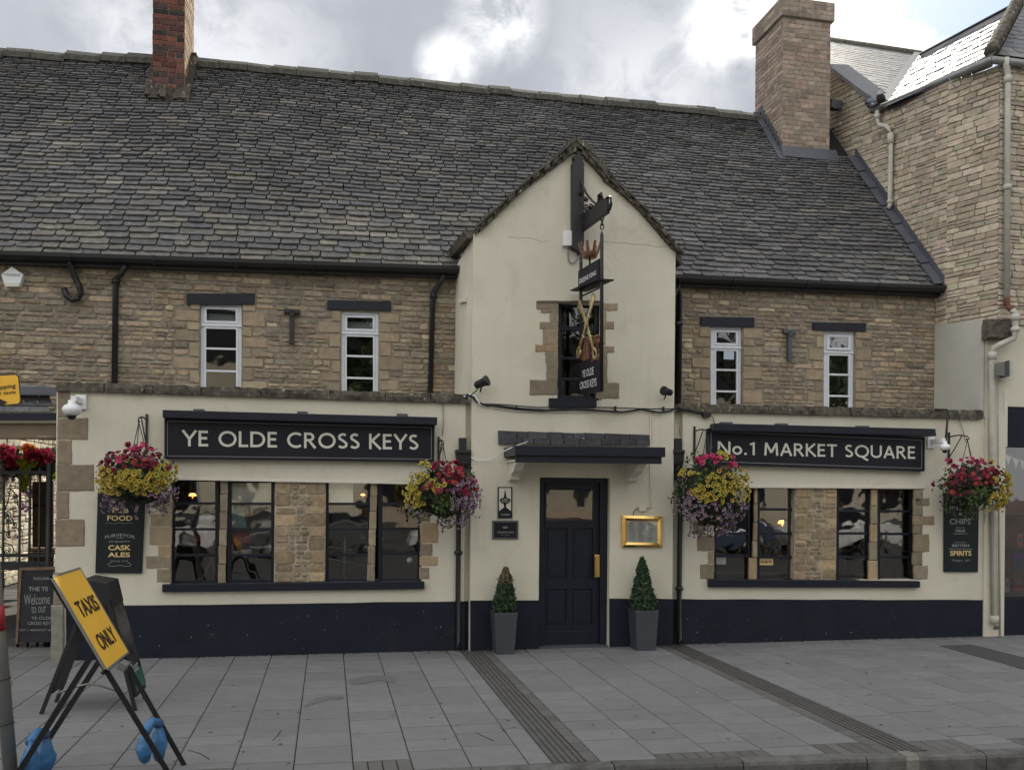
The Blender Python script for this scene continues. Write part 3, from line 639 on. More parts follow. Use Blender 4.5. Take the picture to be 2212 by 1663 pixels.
# gable roof with ragged stone verge
b = MB(); YV = BAY-.09
go = [P(u, v, YV) for u, v in GO]; inn = [P(u, v, YV) for u, v in GI]
n = 60
def alongp(pl, t):
    d = [0]; 
    for i in range(1, len(pl)): d.append(d[-1]+(pl[i]-pl[i-1]).length)
    s = t*d[-1]
    for i in range(1, len(pl)):
        if s <= d[i]+1e-9: return pl[i-1].lerp(pl[i], (s-d[i-1])/(d[i]-d[i-1]))
    return pl[-1].copy()
apx_o = 8; apx_i = 7; rv = random.Random(17)
def half(o, i_, sgn):
    k = 26
    for j in range(k):
        t0, t1 = j/k, (j+1)/k+.012
        for lay in range(3):
            f0, f1 = lay/3, (lay+1)/3; tt0 = max(0, t0+rv.uniform(-.012, .012)); tt1 = min(1, t1+rv.uniform(-.008, .014))
            a, c = alongp(o, tt0), alongp(o, tt1); a2, c2_ = alongp(i_, tt0), alongp(i_, tt1)
            q = [a.lerp(a2, f0), c.lerp(c2_, f0), c.lerp(c2_, f1), a.lerp(a2, f1)]; ys = V((0, rv.uniform(-.03, .03)+.02*lay, 0)); q = [p+ys+V((rv.uniform(-.004, .004), 0, rv.uniform(-.007, .007))) for p in q]
            kk = rv.uniform(.7, 1.2); b.prism(q, (0, .34, 0), rv.choice([(.075*kk, .065*kk, .05*kk), (.055*kk, .05*kk, .045*kk), (.10*kk, .085*kk, .06*kk)]))
half(go[:apx_o+1], inn[:apx_i+1], -1); half(go[apx_o:], inn[apx_i:], 1)
b.build('gable_verge', 'coping', pub)
b = MB()
for seg in (go[:apx_o+1], go[apx_o:]):
    for j in range(len(seg)-1):
        a, c = seg[j], seg[j+1]; o_ = V((0, .1, -.025)); b.prism([a+o_, c+o_, c+o_-V((0, 0, .10)), a+o_-V((0, 0, .10))], (0, 3.2, 0))
# side eaves running back to the main roof
L0 = P(1018, 490, YV); b.prism([P(1030, 487, YV)+V((0, .1, -.02)), P(1030, 504, YV)+V((0, .1, -.02)), P(1020, 512, BAY)+V((-.06, 0, -.015)), P(1012, 500, BAY)+V((-.06, 0, 0))], (-.07, 1.12, 0.02))
b.build('gable_roof', 'coping', pub)
# gable window
b = MB(); Yg = BAY
for (u0, v0, u1, v1) in [(1159, 651, 1205, 668), (1168, 668, 1205, 676), (1166, 696, 1205, 711), (1172, 711, 1205, 745), (1156, 745, 1205, 760), (1178, 760, 1205, 784), (1180, 784, 1205, 820), (1144, 820, 1205, 853),
                         (1298, 655, 1334, 671), (1298, 671, 1310, 695), (1298, 695, 1327, 711), (1298, 711, 1308, 745), (1298, 748, 1327, 762), (1298, 762, 1312, 790), (1298, 790, 1312, 827), (1288, 827, 1338, 861)]:
    qblock(b, u0, v0, u1, v1, Yg, .008)
for (v0, v1) in ((668, 696), (711, 745), (760, 820)): qblock(b, 1187, v0, 1205, v1, Yg, .007)
qblock(b, 1159, 650, 1300, 655, Yg, .012, col=(.12, .10, .08))
b.build('gable_window_quoins', 'stone_clean', pub)
def dkwin(name, u0, v0, u1, v1, Y, bars, dv=0, fw=6, mats=('navywood', 'glass'), vbars=(), sub=True, fb=None):
    r = bpy.data.objects.new(name, None); COL.objects.link(r); r.parent = pub; r.matrix_parent_inverse = parent_world(pub).inverted()
    sp = lambda u, v, y=0: P(u, v+dv*(u-u0)/(u1-u0), Y+y); f = MB()
    def bar(a, c, d, e, y=0, t=.05): f.prism([sp(a, c, y), sp(d, c, y), sp(d, e, y), sp(a, e, y)], (0, t, 0))
    fb = fb or fw
    bar(u0, v0, u0+fw, v1); bar(u1-fw, v0, u1, v1); bar(u0+fw, v0, u1-fw, v0+fw); bar(u0+fw, v1-fb, u1-fw, v1)
    for v in bars: bar(u0+fw, v-2.6, u1-fw, v+2.6, .0, .045)
    f.build('window_frame', mats[0], r)
    # casement beads just inside the frame
    s = MB()
    def sb(a, c, d, e): s.prism([sp(a, c, .016), sp(d, c, .016), sp(d, e, .016), sp(a, e, .016)], (0, .02, 0))
    sb(u0+fw, v0+fw, u0+fw+2.2, v1-fb); sb(u1-fw-2.2, v0+fw, u1-fw, v1-fb)
    s.build('casement', mats[0], r)
    g = MB(); g.add([sp(u0+fw, v0+fw, .03), sp(u1-fw, v0+fw, .03), sp(u1-fw, v1-fb, .03), sp(u0+fw, v1-fb, .03)], [(0, 1, 2, 3)]); g.build('glass', mats[1], r)
    return r
dkwin('gable_window', 1205, 655, 1299, 864, BAY+.10, (707, 711, 773, 818), 1, fw=6, mats=('navywood', 'glass2'), fb=10)
one('gable_window_sill', 'navywood', pub, lambda q: q.rect(1187, 860, 1289, 878, BAY-.05, .14))
# ------------------------------------------------ ground floor wings
wl = wrect(368, 1036, 912, 1258, 0); zl = (P(640, 1038, 0).z, P(640, 1262, 0).z)
wrr = wrect(1543, 1054, 1993, 1254, 0)
pl0, pl1 = P(120, 1100, 0).x, P(1004, 1100, 0).x; pr0, pr1 = P(1473, 1100, 0).x, 8.50
b = MB(); wall_holes(b, pl0, pl1, 0, 2.885, [wl], 0, .3); b.wbox(pl0, pl1+.2, 2.70, 2.78, .3, YU); b.wbox(pl0, pl0+.3, 0, 2.7, .3, YU); b.build('left_wing_wall', 'cream', pub)
b = MB(); wall_holes(b, pr0, pr1, 0, 2.87, [wrr], 0, .3); b.wbox(pr0-.2, pr1, 2.70, 2.78, .3, YU); b.build('right_wing_wall', 'cream', pub)
b = MB(); b.wbox(pl1-.05, xl+.02, 0, 2.86, .07, .3); b.build('recess_wall', 'cream', pub); b = MB(); b.wbox(xr_-.02, pr0+.05, 0, 2.86, .07, .3); b.build('recess_wall', 'cream', pub)
def plinth(pts, Y, t=.05):
    one('plinth', 'navy', pub, lambda q: q.slab(pts, Y, t))
def wob(u0, v0, u1, v1, bot0, bot1, n=14):
    r_ = random.Random(int(u0)); top = [(u0+(u1-u0)*i/n, v0+(v1-v0)*i/n+r_.uniform(-.8, .8)) for i in range(n+1)]; return top+[(u1, bot1), (u0, bot0)]
plinth(wob(143, 1310, 1004, 1298, 1440, 1420), -.012); plinth(wob(1473, 1294, 2129, 1296, 1405, 1390), -.012)
plinth(wob(1016, 1297, 1164.4, 1296, 1418, 1412, 5), BAY-.012); plinth(wob(1316.6, 1293, 1454, 1293, 1410, 1405, 5), BAY-.012)
plinth([(1004, 1298), (1018, 1298), (1018, 1415), (1004, 1415)], .055); plinth([(1452, 1294), (1474, 1294), (1474, 1405), (1452, 1405)], .055)
b = MB(); rf_ = random.Random(12)
for i in range(46):
    u = rf_.uniform(280, 980) if i % 2 else rf_.uniform(1480, 2120); v = rf_.uniform(1315, 1395); s = rf_.uniform(.4, 1.2); b.add([P(u, v, -.0135), P(u+s, v-s*.3, -.0135), P(u+s*1.4, v+s, -.0135), P(u+s*.2, v+s*.8, -.0135)], [(0, 1, 2, 3)])
b.build('paint_flecks', 'creamwhite', pub)
# coping along both parapets
def coping(u0, v0, v1, u1, v2, v3, seed):
    b = MB(); r_ = random.Random(seed); A0, A1, B0, B1 = P(u0, v0, -.05), P(u0, v1, -.05), P(u1, v2, -.05), P(u1, v3, -.05); t = 0
    while t < 1:
        l = r_.uniform(.10, .17); e = min(1, t+l); k = r_.uniform(.85, 1.2); n = 14; T = [A0.lerp(B0, t+.001+(e-t-.002)*i/n) for i in range(n+1)]; Bt = [A1.lerp(B1, t+.001+(e-t-.002)*i/n) for i in range(n+1)]
        T = [p+V((0, r_.uniform(-.012, .012), r_.uniform(-.009, .008))) for p in T]; Bt = [p+V((0, r_.uniform(-.004, .004), r_.uniform(-.002, .002))) for p in Bt]
        Md = [p.lerp(q, .5)+V((0, r_.uniform(-.018, .006), 0)) for p, q in zip(T, Bt)]
        vs = T+Md+Bt+[p+V((0, .37, 0)) for p in T]+[p+V((0, .37, 0)) for p in Bt]; m = n+1; fs = []
        for i in range(n): fs += [(i, i+1, m+i+1, m+i), (m+i, m+i+1, 2*m+i+1, 2*m+i), (3*m+i, 3*m+i+1, i+1, i), (2*m+i, 2*m+i+1, 4*m+i+1, 4*m+i)]
        fs += [(0, m, 2*m, 4*m, 3*m), (n, m+n, 2*m+n, 4*m+n, 3*m+n)]
        b.add(vs, fs); t = e
    b.build('parapet_coping', 'coping', pub)
coping(119, 824, 844, 1012, 852, 871, 1); coping(1462, 871, 888, 2124, 886, 905, 2)
# quoins of the passage corner
b = MB()
def q1(v, w, base=1250): return [((u*.4209)/1.6275, (base+q*.4209)/1.6275) for u, q in ((v, w),)][0]
for (a, c, d, e) in [(485, 300, 582, 515), (480, 520, 735, 700), (480, 703, 600, 905), (475, 908, 785, 1130), (470, 1133, 575, 1362), (462, 1366, 705, 1590)]:
    (u0, v0), (u1, v1) = q1(a, c), q1(d, e); qblock(b, u0, v0, u1, v1, -.0, .008, col=rq.choice([(.245, .205, .145), (.22, .185, .135), (.26, .21, .15)]))
b.build('corner_quoins', 'stone_clean', pub); b = MB()
qblock(b, 115, 1236, 142, 1306, 0, .006, col=(.22, .19, .14)); qblock(b, 110, 1307, 137, 1440, -.03, .02, col=(.23, .22, .18)); b.build('quoin_foot', 'stone_clean', pub)
# stonework round the ground floor windows
b = MB()
def c3(u, v): return ((550+u*.52)/1.6275, (1600+v*.52)/1.6275)
def c5(u, v): return ((2300+u*.5877)/1.6275, (1400+v*.5877)/1.6275)
def blk(cf, lst, Y, pr=.006, **k):
    for (a, c, d, e) in lst:
        (u0, v0), (u1, v1) = cf(a, c), cf(d, e); qblock(b, u0, v0, u1, v1, Y, pr, **k)
blk(c3, [(433, 155, 482, 262), (430, 266, 480, 380), (428, 384, 478, 500), (424, 504, 474, 610), (420, 614, 470, 735), (416, 739, 468, 868),
         ], .05, w=.5); b.build('window_mullion', 'stone_clean', pub); b = MB()
blk(c3, [(1448, 170, 1493, 275), (1444, 279, 1490, 378), (1440, 382, 1486, 500), (1436, 504, 1482, 610), (1430, 614, 1478, 732), (1424, 736, 1476, 855)], .05, w=.5); b.build('window_mullion', 'stone_clean', pub); b = MB()
b2 = [(20, 300, 108, 390), (-40, 395, 105, 480), (-45, 484, 103, 606), (14, 610, 100, 680), (-70, 684, 98, 764), (2, 768, 93, 858),
      ]
blk(c3, b2, 0, .006); b.build('window_quoins', 'stone_clean', pub); b = MB()
b2 = [(1785, 340, 1850, 450), (1785, 455, 1905, 592), (1784, 597, 1865, 680), (1780, 684, 1902, 745), (1776, 757, 1845, 836)]
blk(c3, b2, 0, .006); b.build('window_quoins', 'stone_clean', pub); b = MB()
# central piers
for (cf, a, c, d, e, sd) in ((c3, 797, 162, 1143, 856, 3), (c5, 842, 538, 1092, 1080, 4)):
    pier = MB(); mp = MB(); (u0, v0), (u1, v1) = cf(a, c), cf(d, e); X0, X1, Z0, Z1 = wrect(u0, v0, u1, v1, .02); mp.wbox(X0, X1, Z0-.03, Z1+.02, .03, .28)
    rr = random.Random(sd); z = Z0; f = lambda p, q: V((p, .03, q))
    while z < Z1-.02:      # dressed blocks each side, rubble between
        h = min(rr.uniform(.09, .17), Z1-z); h = Z1-z if Z1-z-h < .06 else h; wa, wb = rr.uniform(.13, .28), rr.uniform(.13, .28)
        W_ = X1-X0; wa, wb = wa*W_/.56, wb*W_/.56
        for (p, q) in ((X0, X0+wa), (X1-wb, X1)): stones(pier, f, (0, -1, 0), [(p, z), (q, z), (q, z+h), (p, z+h)], rows=(h, h), lens=(9, 9), dep=.012, pal=[(.31, .24, .15), (.27, .21, .135), (.35, .265, .165)], rg=rr, rough=.5, gap=.005)
        stones(pier, f, (0, -1, 0), [(X0+wa, z), (X1-wb, z), (X1-wb, z+h), (X0+wa, z+h)], rows=(.05, .08), lens=(.07, .16), dep=.016, pal=[(.27, .22, .15), (.23, .18, .12), (.32, .26, .18)], rg=rr)
        z += h
    o = mp.build('window_pier', 'mortar_light', pub); pier.build('pier_stones', 'stone', o)
blk(c5, [(600, 528, 618, 628), (598, 632, 618, 740), (595, 744, 617, 850), (590, 854, 616, 950), (568, 954, 614, 1085)], .05, w=.4); b.build('window_mullion', 'stone_clean', pub); b = MB()
blk(c5, [(1300, 545, 1335, 640), (1298, 644, 1335, 750), (1295, 754, 1334, 860), (1290, 864, 1334, 965), (1284, 969, 1336, 1090)], .05, w=.4); b.build('window_mullion', 'stone_clean', pub); b = MB()
blk(c5, [(232, 735, 305, 815), (258, 820, 360, 912), (322, 915, 360, 988), (275, 992, 358, 1080)], -.001, .006); b.build('window_quoins', 'stone_clean', pub); b = MB()
blk(c5, [
         (1555, 548, 1605, 700), (1560, 596, 1645, 640), (1552, 703, 1675, 757), (1552, 760, 1600, 810), (1555, 812, 1645, 918), (1548, 920, 1600, 995), (1555, 998, 1636, 1080)], -.001, .006)
b.build('window_quoins', 'stone_clean', pub)
for nm, pts, Y in (('window_head', [(372, 1029), (912, 1040), (912, 1046), (372, 1036)], -.012), ('window_head', [(1545, 1044), (2000, 1049), (2000, 1055), (1545, 1053)], -.012)):
    one(nm, 'creamwhite', pub, lambda q: q.slab(pts, Y, .06))
one('window_sill', 'navywood', pub, lambda q: q.slab([(350, 1262), (480, 1260), (905, 1255), (917, 1256), (917, 1272), (350, 1279)], -.06, .2), .006)
one('window_sill', 'navywood', pub, lambda q: q.slab([(1532, 1251), (1988, 1255), (1988, 1269), (1532, 1268)], -.06, .2), .006)
Yw = .09
dkwin('left_wing_window', 367, 1034, 473, 1262, Yw, (1087, 1143, 1199), 0, fw=6, fb=8); dkwin('left_wing_window', 491, 1036, 595, 1261, Yw, (1088, 1143, 1199), 0, fw=7, fb=9)
dkwin('left_wing_window', 702, 1036, 803, 1260, Yw, (1088, 1143, 1198), 0, fw=6, fb=9); dkwin('left_wing_window', 817, 1038, 912, 1259, Yw, (1088, 1142, 1196), 0, fw=7, fb=9)
dkwin('right_wing_window', 1541, 1050, 1620, 1258, Yw, (1102, 1152, 1200), 0, fw=4, fb=5); dkwin('right_wing_window', 1634, 1050, 1718, 1258, Yw, (1100, 1152, 1203), 0, fw=5, fb=5)
dkwin('right_wing_window', 1806, 1051, 1879, 1259, Yw, (1103, 1152, 1203), 0, fw=4, fb=5); dkwin('right_wing_window', 1893, 1052, 1975, 1260, Yw, (1104, 1153, 1203), 0, fw=6, fb=5)
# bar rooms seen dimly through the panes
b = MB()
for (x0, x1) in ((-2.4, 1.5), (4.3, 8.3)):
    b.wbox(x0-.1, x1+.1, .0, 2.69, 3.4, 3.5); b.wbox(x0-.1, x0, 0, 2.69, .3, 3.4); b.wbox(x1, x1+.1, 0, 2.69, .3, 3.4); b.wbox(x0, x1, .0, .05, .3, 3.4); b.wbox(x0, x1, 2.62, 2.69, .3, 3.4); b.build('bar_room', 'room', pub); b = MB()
b = MB()  # cream panels painting the sunlit house mirrored in the top panes
(u0, v0), (u1, v1) = c3(520, 185), c3(768, 322); b.rect(u0-4, v0-6, u1+5, v1+1, .135, .004); (u0, v0), (u1, v1) = c3(1170, 195), c3(1330, 325); b.rect(u0-4, v0-6, u1-0, v1+1, .135, .004)
b.build('reflection_panel', 'palecream', pub)
# door
dz1 = door[3]; Yd = BAY+.13
dr = bpy.data.objects.new('door', None); COL.objects.link(dr); dr.parent = pub; dr.matrix_parent_inverse = parent_world(pub).inverted()
def c4(u, v): return ((1600+u*.5712)/1.6275, (1400+v*.5712)/1.6275)
def c4r(q, a, c, d, e, Y, t): (u0, v0), (u1, v1) = c4(a, c), c4(d, e); q.rect(u0, v0, u1, v1, Y, t)
b = MB(); c4r(b, 505, 480, 548, 1535, Yd-.05, .1); c4r(b, 893, 480, 936, 1535, Yd-.05, .1); c4r(b, 548, 480, 893, 520, Yd-.05, .1); b.build('door_frame', 'navywood', dr)
b = MB()
X = [P(*c4(u, 900), Yd).x for u in (548, 560, 690, 722, 848, 893)]; Z = [P(*c4(700, v), Yd).z for v in (520, 565, 750, 800, 1110, 1172, 1395, 1420, 1535)]
wall_holes(b, X[0], X[5], -.02, Z[0], [(X[1], X[4], Z[2], Z[1]), (X[1], X[2], Z[4], Z[3]), (X[3], X[4], Z[4], Z[3]), (X[1], X[2], Z[6], Z[5]), (X[3], X[4], Z[6], Z[5])], Yd, Yd+.045)
for (i, j) in ((1, 2), (3, 4)):
    for (k, l) in ((4, 3), (6, 5)): b.wbox(X[i], X[j], Z[k], Z[l], Yd+.022, Yd+.04); b.wbox(X[i]+.03, X[j]-.03, Z[k]+.03, Z[l]-.03, Yd+.012, Yd+.03)
b.wbox(X[0], X[5], .0, Z[7]-.02, Yd-.006, Yd); b.build('door_leaf', 'navywood', dr, .004)
one('door_glass', 'glass', dr, lambda q: q.add([(X[1], Yd+.02, Z[2]), (X[4], Yd+.02, Z[2]), (X[4], Yd+.02, Z[1]), (X[1], Yd+.02, Z[1])], [(0, 1, 2, 3)]))
one('door_curtain', 'red_line', dr, lambda q: q.wbox(X[1], X[4], Z[2], Z[2]+(Z[1]-Z[2])*.32, Yd+.06, Yd+.065))
one('porch_lobby', 'pot', dr, lambda q: q.wbox(X[0], X[5], 0, Z[0], Yd+.15, Yd+.2))
def handle(q): c4r(q, 858, 962, 890, 1100, Yd-.062, .010); c4r(q, 862, 970, 868, 1092, Yd-.085, .02)
hp = one('door_handle', 'gold', dr, handle, .003)
one('threshold', 'lead', pub, lambda q: q.wbox(door[0]+.01, door[1]-.01, -.005, .02, BAY+.0, Yd))
# door canopy
cn_ = bpy.data.objects.new('door_canopy', None); COL.objects.link(cn_); cn_.parent = pub; cn_.matrix_parent_inverse = parent_world(pub).inverted()
b = MB(); Yc = -.72
(u0, v0), (u1, v1) = c4(370, 290), c4(1295, 350); tl, trr = P(u0, v0, Yc), P(u1, v0+4, Yc); bl, br = P(u0, v1, Yc), P(u1, v1+4, Yc)
b.prism([tl, trr, br, bl], (0, -Yc+BAY-.002, 0)); (u2, v2), (u3, v3) = c4(375, 345), c4(1278, 398)
b.prism([P(u2, v2-.8, Yc-.0)+V((0, .03, 0)), P(u3, v2+3.2, Yc)+V((0, .03, 0)), P(u3, v3+2, Yc)+V((0, .03, 0)), P(u2, v3-2, Yc)+V((0, .03, 0))], (0, .04, 0)); b.build('canopy_fascia', 'navywood', cn_, .004)
b = MB(); p0 = P(u2, v3-5, Yc); p1 = P(u3, v3-1, Yc); b.wbox(p0.x+.02, p1.x-.02, p0.z-.0, p0.z+.02, Yc+.08, BAY-.002); b.build('canopy_soffit', 'creamwhite', cn_)
b = MB(); A_ = P(*c4(264, 200), BAY-.03); B_ = P(*c4(1197, 225), BAY-.03); C2 = P(*c4(1197, 290), BAY-.03); D_ = P(*c4(266, 282), BAY-.03); rr = random.Random(9)
for row in range(2):
    t = 0
    while t < 1:
        e = min(1, t+rr.uniform(.07, .17)); f0, f1 = row/2, (row+1)/2
        q = [A_.lerp(B_, t+.003).lerp(D_.lerp(C2, t+.003), f0), A_.lerp(B_, e-.002).lerp(D_.lerp(C2, e-.002), f0), A_.lerp(B_, e-.002).lerp(D_.lerp(C2, e-.002), f1), A_.lerp(B_, t+.003).lerp(D_.lerp(C2, t+.003), f1)]
        k = rr.uniform(.7, 1.2); b.prism([p+V((0, -.015*row-rr.uniform(0, .012), rr.uniform(-.004, .004))) for p in q], (0, .05, 0), (.07*k, .07*k, .08*k)); t = e
b.build('canopy_slates', 'slate', cn_)
for (a, c) in ((352, 410), (1088, 1140)):
    (ua, va), (ub, vb) = c4(a, 470), c4(c, 470); xa, xb = P(ua, va, -.3).x, P(ub, vb, -.3).x; zt = p0.z; b = MB()
    prof = [(BAY-.002, zt), (-.50, zt), (-.50, zt-.03), (-.44, zt-.045), (-.40, zt-.09), (-.33, zt-.12), (-.25, zt-.13), (-.21, zt-.16), (-.19, zt-.20), (-.14, zt-.215), (BAY-.002, zt-.215)]
    b.prism([V((xa, y, z)) for y, z in prof], (xb-xa, 0, 0)); b.build('canopy_bracket', 'creamwhite', cn_, .003)
for pts in ([(1096, 511), (1112, 512), (1120, 515), (1136, 513), (1158, 517), (1170, 524), (1186, 519)], [(1304, 522), (1330, 524), (1352, 525), (1371, 528), (1392, 528), (1420, 533), (1446, 533)]):
    one('crack', 'soffit', pub, lambda q: [q.add([P(a, c, BAY-.002), P(d, e, BAY-.002), P(d, e+.5, BAY-.002), P(a, c+.5, BAY-.002)], [(0, 1, 2, 3)]) for (a, c), (d, e) in zip(pts[:-1], pts[1:])])
# rainwater hoppers and pipes in the recesses
def hopper(u, v, k, u2, vb, vc):
    b = MB(); c = P(u, v, .0); w = .085*k
    rings = [(w, 0.), (w*1.02, -.03), (w*.92, -.06), (w*.86, -.16), (w*.6, -.22), (w*.4, -.30), (w*.38, -.36)]
    vs = []
    for r_, h in rings: vs += [c+V((-r_, .05, h)), c+V((-r_, -r_*1.1, h)), c+V((r_, -r_*1.1, h)), c+V((r_, .05, h))]
    b.add(vs, [(i*4+j, i*4+(j+1) % 4, (i+1)*4+(j+1) % 4, (i+1)*4+j) for i in range(len(rings)-1) for j in range(4)])
    b.wbox(c.x-.045, c.x+.04, c.z+.0, c.z+.14, -.05, .08); h = b.build('rainwater_hopper', 'black', pub)
    x = P(u2, 1200, -.03).x; pipe('downpipe', [V((c.x, -.03, c.z-.34)), V((x, -.03, c.z-.42)), V((x, -.03, .10)), V((x, -.08, .03))], .030, [(V((x, -.03, P(u2, vc, 0).z)), .045), (V((x, -.03, 1.75)), .05)])
    b = MB(); b.lathe(V((x, -.03, P(u2, vc, 0).z-.03)), [(.032, 0), (.05, .02), (.05, .04), (.032, .06)], 14); b.build('pipe_collar', 'black', pub)
hopper(999, 972, 1.05, 990, 1410, 1193); hopper(1462, 972, .85, 1468, 1395, 1270)
# red brick stack
b = MB(); X0, X1 = P(330, 120, 3.1).x, P(398, 120, 3.1).x; z0, z1 = 7.3, 9.6; rb = random.Random(2); Yc0, Yc1 = 3.1, 3.95
def bricks(b, f, Nv, w, z0, z1, pal, rb, h=.075, l=.215, gap=.004, dep=.006):
    z = z0; r = 0
    while z < z1:
        u = -(l/2)*(r % 2)-rb.uniform(0, .02)
        while u < w:
            ll = l if rb.random() < .7 else l*.5; a, c = max(0, u), min(w, u+ll)
            if c-a > .02:
                g = gap; k = rb.uniform(.7, 1.25); cc = tuple(q*k for q in rb.choice(pal)); d = dep*rb.uniform(.5, 1.6)
                A = [f(a+g, z+g), f(c-g, z+g), f(c-g, z+h-g), f(a+g, z+h-g)]; Bq = [f(a+g*1.8, z+g*1.8)+Nv*d, f(c-g*1.8, z+g*1.8)+Nv*d, f(c-g*1.8, z+h-g*1.8)+Nv*d, f(a+g*1.8, z+h-g*1.8)+Nv*d]
                b.add(A+Bq, [(0, 1, 5, 4), (1, 2, 6, 5), (2, 3, 7, 6), (3, 0, 4, 7), (4, 5, 6, 7)], cc)
            u += ll
        z += h; r += 1
RB = [(.15, .06, .048), (.115, .05, .043), (.17, .07, .052), (.07, .045, .045), (.10, .052, .046), (.055, .045, .045)]
bricks(b, lambda u, z: V((X0+u, Yc0, z)), V((0, -1, 0)), X1-X0, z0, z1, RB, rb); bricks(b, lambda u, z: V((X1, Yc0+u, z)), V((1, 0, 0)), Yc1-Yc0, z0, z1, [(.42, .30, .19), (.36, .25, .16)], rb)  # right face bricks far paler, sunlight put into their colour
bricks(b, lambda u, z: V((X0, Yc0+u, z)), V((-1, 0, 0)), Yc1-Yc0, z0, z1, RB, rb)
ch = one('brick_chimney', 'mortar', pub, lambda q: q.wbox(X0+.003, X1-.003, 7.2, z1, Yc0+.003, Yc1)); b.build('brickwork', 'redbrick', ch)
b = MB(); zz = roofpt(X0, (Yc0-.8)/2.95).z
for i in range(16): b.box((X0-.05+(X1-X0+.1)*i/15, Yc0-.045+rb.uniform(-.02, .01), zz+.04+rb.uniform(-.02, .03)), (.07, .12, .16+rb.uniform(-.03, .03)), Matrix.Rotation(rb.uniform(-.3, .3), 3, 'X'))
for i in range(9):
    y = Yc0+.75*i/8; z = roofpt(X0, min(1, (y-.8)/2.95)).z
    for s in (X0-.04, X1+.04): b.box((s+rb.uniform(-.01, .01), y, z+.07+rb.uniform(-.02, .02)), (.09, .13, .15), Matrix.Rotation(rb.uniform(-.2, .2), 3, 'Y'))
b.build('mortar_flaunching', 'coping', ch)
# buff brick stack at the party wall
b = MB(); X0, X1 = P(1690, 200, 3.0).x, P(1793, 200, 3.0).x; Y0, Y1 = 3.0, 3.95; z0 = 6.8; z1 = P(1740, 42, 3.0).z; BB = [(.30, .245, .195), (.275, .225, .18), (.32, .26, .205), (.26, .215, .175), (.32, .235, .19)]
bricks(b, lambda u, z: V((X0+u, Y0, z)), V((0, -1, 0)), X1-X0, z0, z1, BB, rb, .075, .23, dep=.004); bricks(b, lambda u, z: V((X0, Y1-u, z)), V((-1, 0, 0)), Y1-Y0, z0, z1, BB, rb, .075, .23, dep=.004)
bricks(b, lambda u, z: V((X1, Y0+u, z)), V((1, 0, 0)), Y1-Y0, z0, z1, BB, rb, .075, .23, dep=.004)
e = .045; zt = P(1740, 3, 3.0).z
for (zz, ee, h) in ((z1, e, zt-z1),):
    bricks(b, lambda u, z: V((X0-ee+u, Y0-ee, z)), V((0, -1, 0)), X1-X0+2*ee, zz, zz+h-.02, BB, rb, .075, .23, dep=.003); bricks(b, lambda u, z: V((X0-ee, Y1+ee-u, z)), V((-1, 0, 0)), Y1-Y0+2*ee, zz, zz+h-.02, BB, rb, .075, .23, dep=.003)
ch = one('buff_chimney', 'mortar_light', pub, lambda q: (q.wbox(X0+.002, X1-.002, 6.5, z1, Y0+.002, Y1), q.wbox(X0-e+.002, X1+e, z1, zt, Y0-e+.002, Y1+e))); b.build('brickwork', 'redbrick', ch)
b = MB(); zf = roofpt(7.6, (Y0-.8)/2.95).z
b.prism([V((X0-.05, Y0-.11, zf-.11)), V((X1+.1, Y0-.11, zf-.11)), V((X1+.1, Y0-.012, zf+.10)), V((X0-.03, Y0-.012, zf+.10))], RN*.03)
for i in range(9):      # stepped flashing up the stack's side
    y = Y0+.78*i/9; z = roofpt(X0, min(1, (y-.8)/2.95)).z; b.prism([V((X0-.012, y-.02, z-.03)), V((X0-.012, y+.10, z+.09)), V((X0-.012, y+.10, z+.22)), V((X0-.012, y-.02, z+.22))], (-.012, 0, 0))
ya, yb = Y0-.05, Y1
b.prism([V((X0-.13, ya-.1, roofpt(X0, (ya-.9)/2.95).z+.045)), V((X0-.01, ya-.1, roofpt(X0, (ya-.9)/2.95).z+.05)), V((X0-.01, YR, roofpt(X0, 1).z+.05)), V((X0-.13, YR, roofpt(X0, 1).z+.045))], (0, 0, .02))
b.build('chimney_flashing', 'lead', ch)
b = MB(); s = [(-.0, .0)]; seg = 7
for i in range(seg):
    t0, t1 = i/seg, (i+1)/seg-.004; 
    q = [rf(8.30, vch*t0)+RN*.05, rf(8.46, vch*t0)+RN*.08, rf(8.46, vch*t1)+RN*.070, rf(8.30, vch*t1)+RN*.036]
    b.prism(q, RN*.02)
    q = [rf(8.435, vch*t0)+RN*.09, rf(8.435, vch*t1)+RN*.09]; b.prism([q[0], q[1], q[1]+V((0, 0, .10)), q[0]+V((0, 0, .10))], (-.02, 0, 0))
b.build('verge_flashing', 'lead', pub)
# ---- passage head at the left end
b = MB(); b.prism([P(-700, 828, .35), P(118, 836, .35), P(121, 850, .12), P(-700, 840, .12)], (0, 0, -.02)); b.build('passage_lead', 'lead', pub)
b = MB(); a0, a1, c0, c1 = P(-700, 839, .30), P(119, 850, .30), P(-700, 884, .08), P(121, 893, .08); nn = (a1-a0).cross(c0-a0).normalized(); nn = -nn if nn.y > 0 else nn
slates(b, lambda u, v: c0+(c1-c0)*u+(a0-c0)*v, nn, None, None, [(0, 0), (1, 0), (1, 1), (0, 1)], e0=.33, e1=.3, w0=(.03, .06), w1=(.03, .06), rg=random.Random(3), jit=0, th=.01); b.build('passage_slates', 'slate', pub)
b = MB(); b.rect(-700, 892, 122, 907, .05, .2); b.build('passage_fascia', 'navywood', pub)
b = MB(); b.rect(-700, 907, 122, 913, .10, .2); b.build('passage_trim', 'creamwhite', pub); b = MB(); b.rect(-700, 913, 121, 946, .16, .25); b.build('passage_lintel', 'soffit', pub)
zc = P(60, 946, .2).z
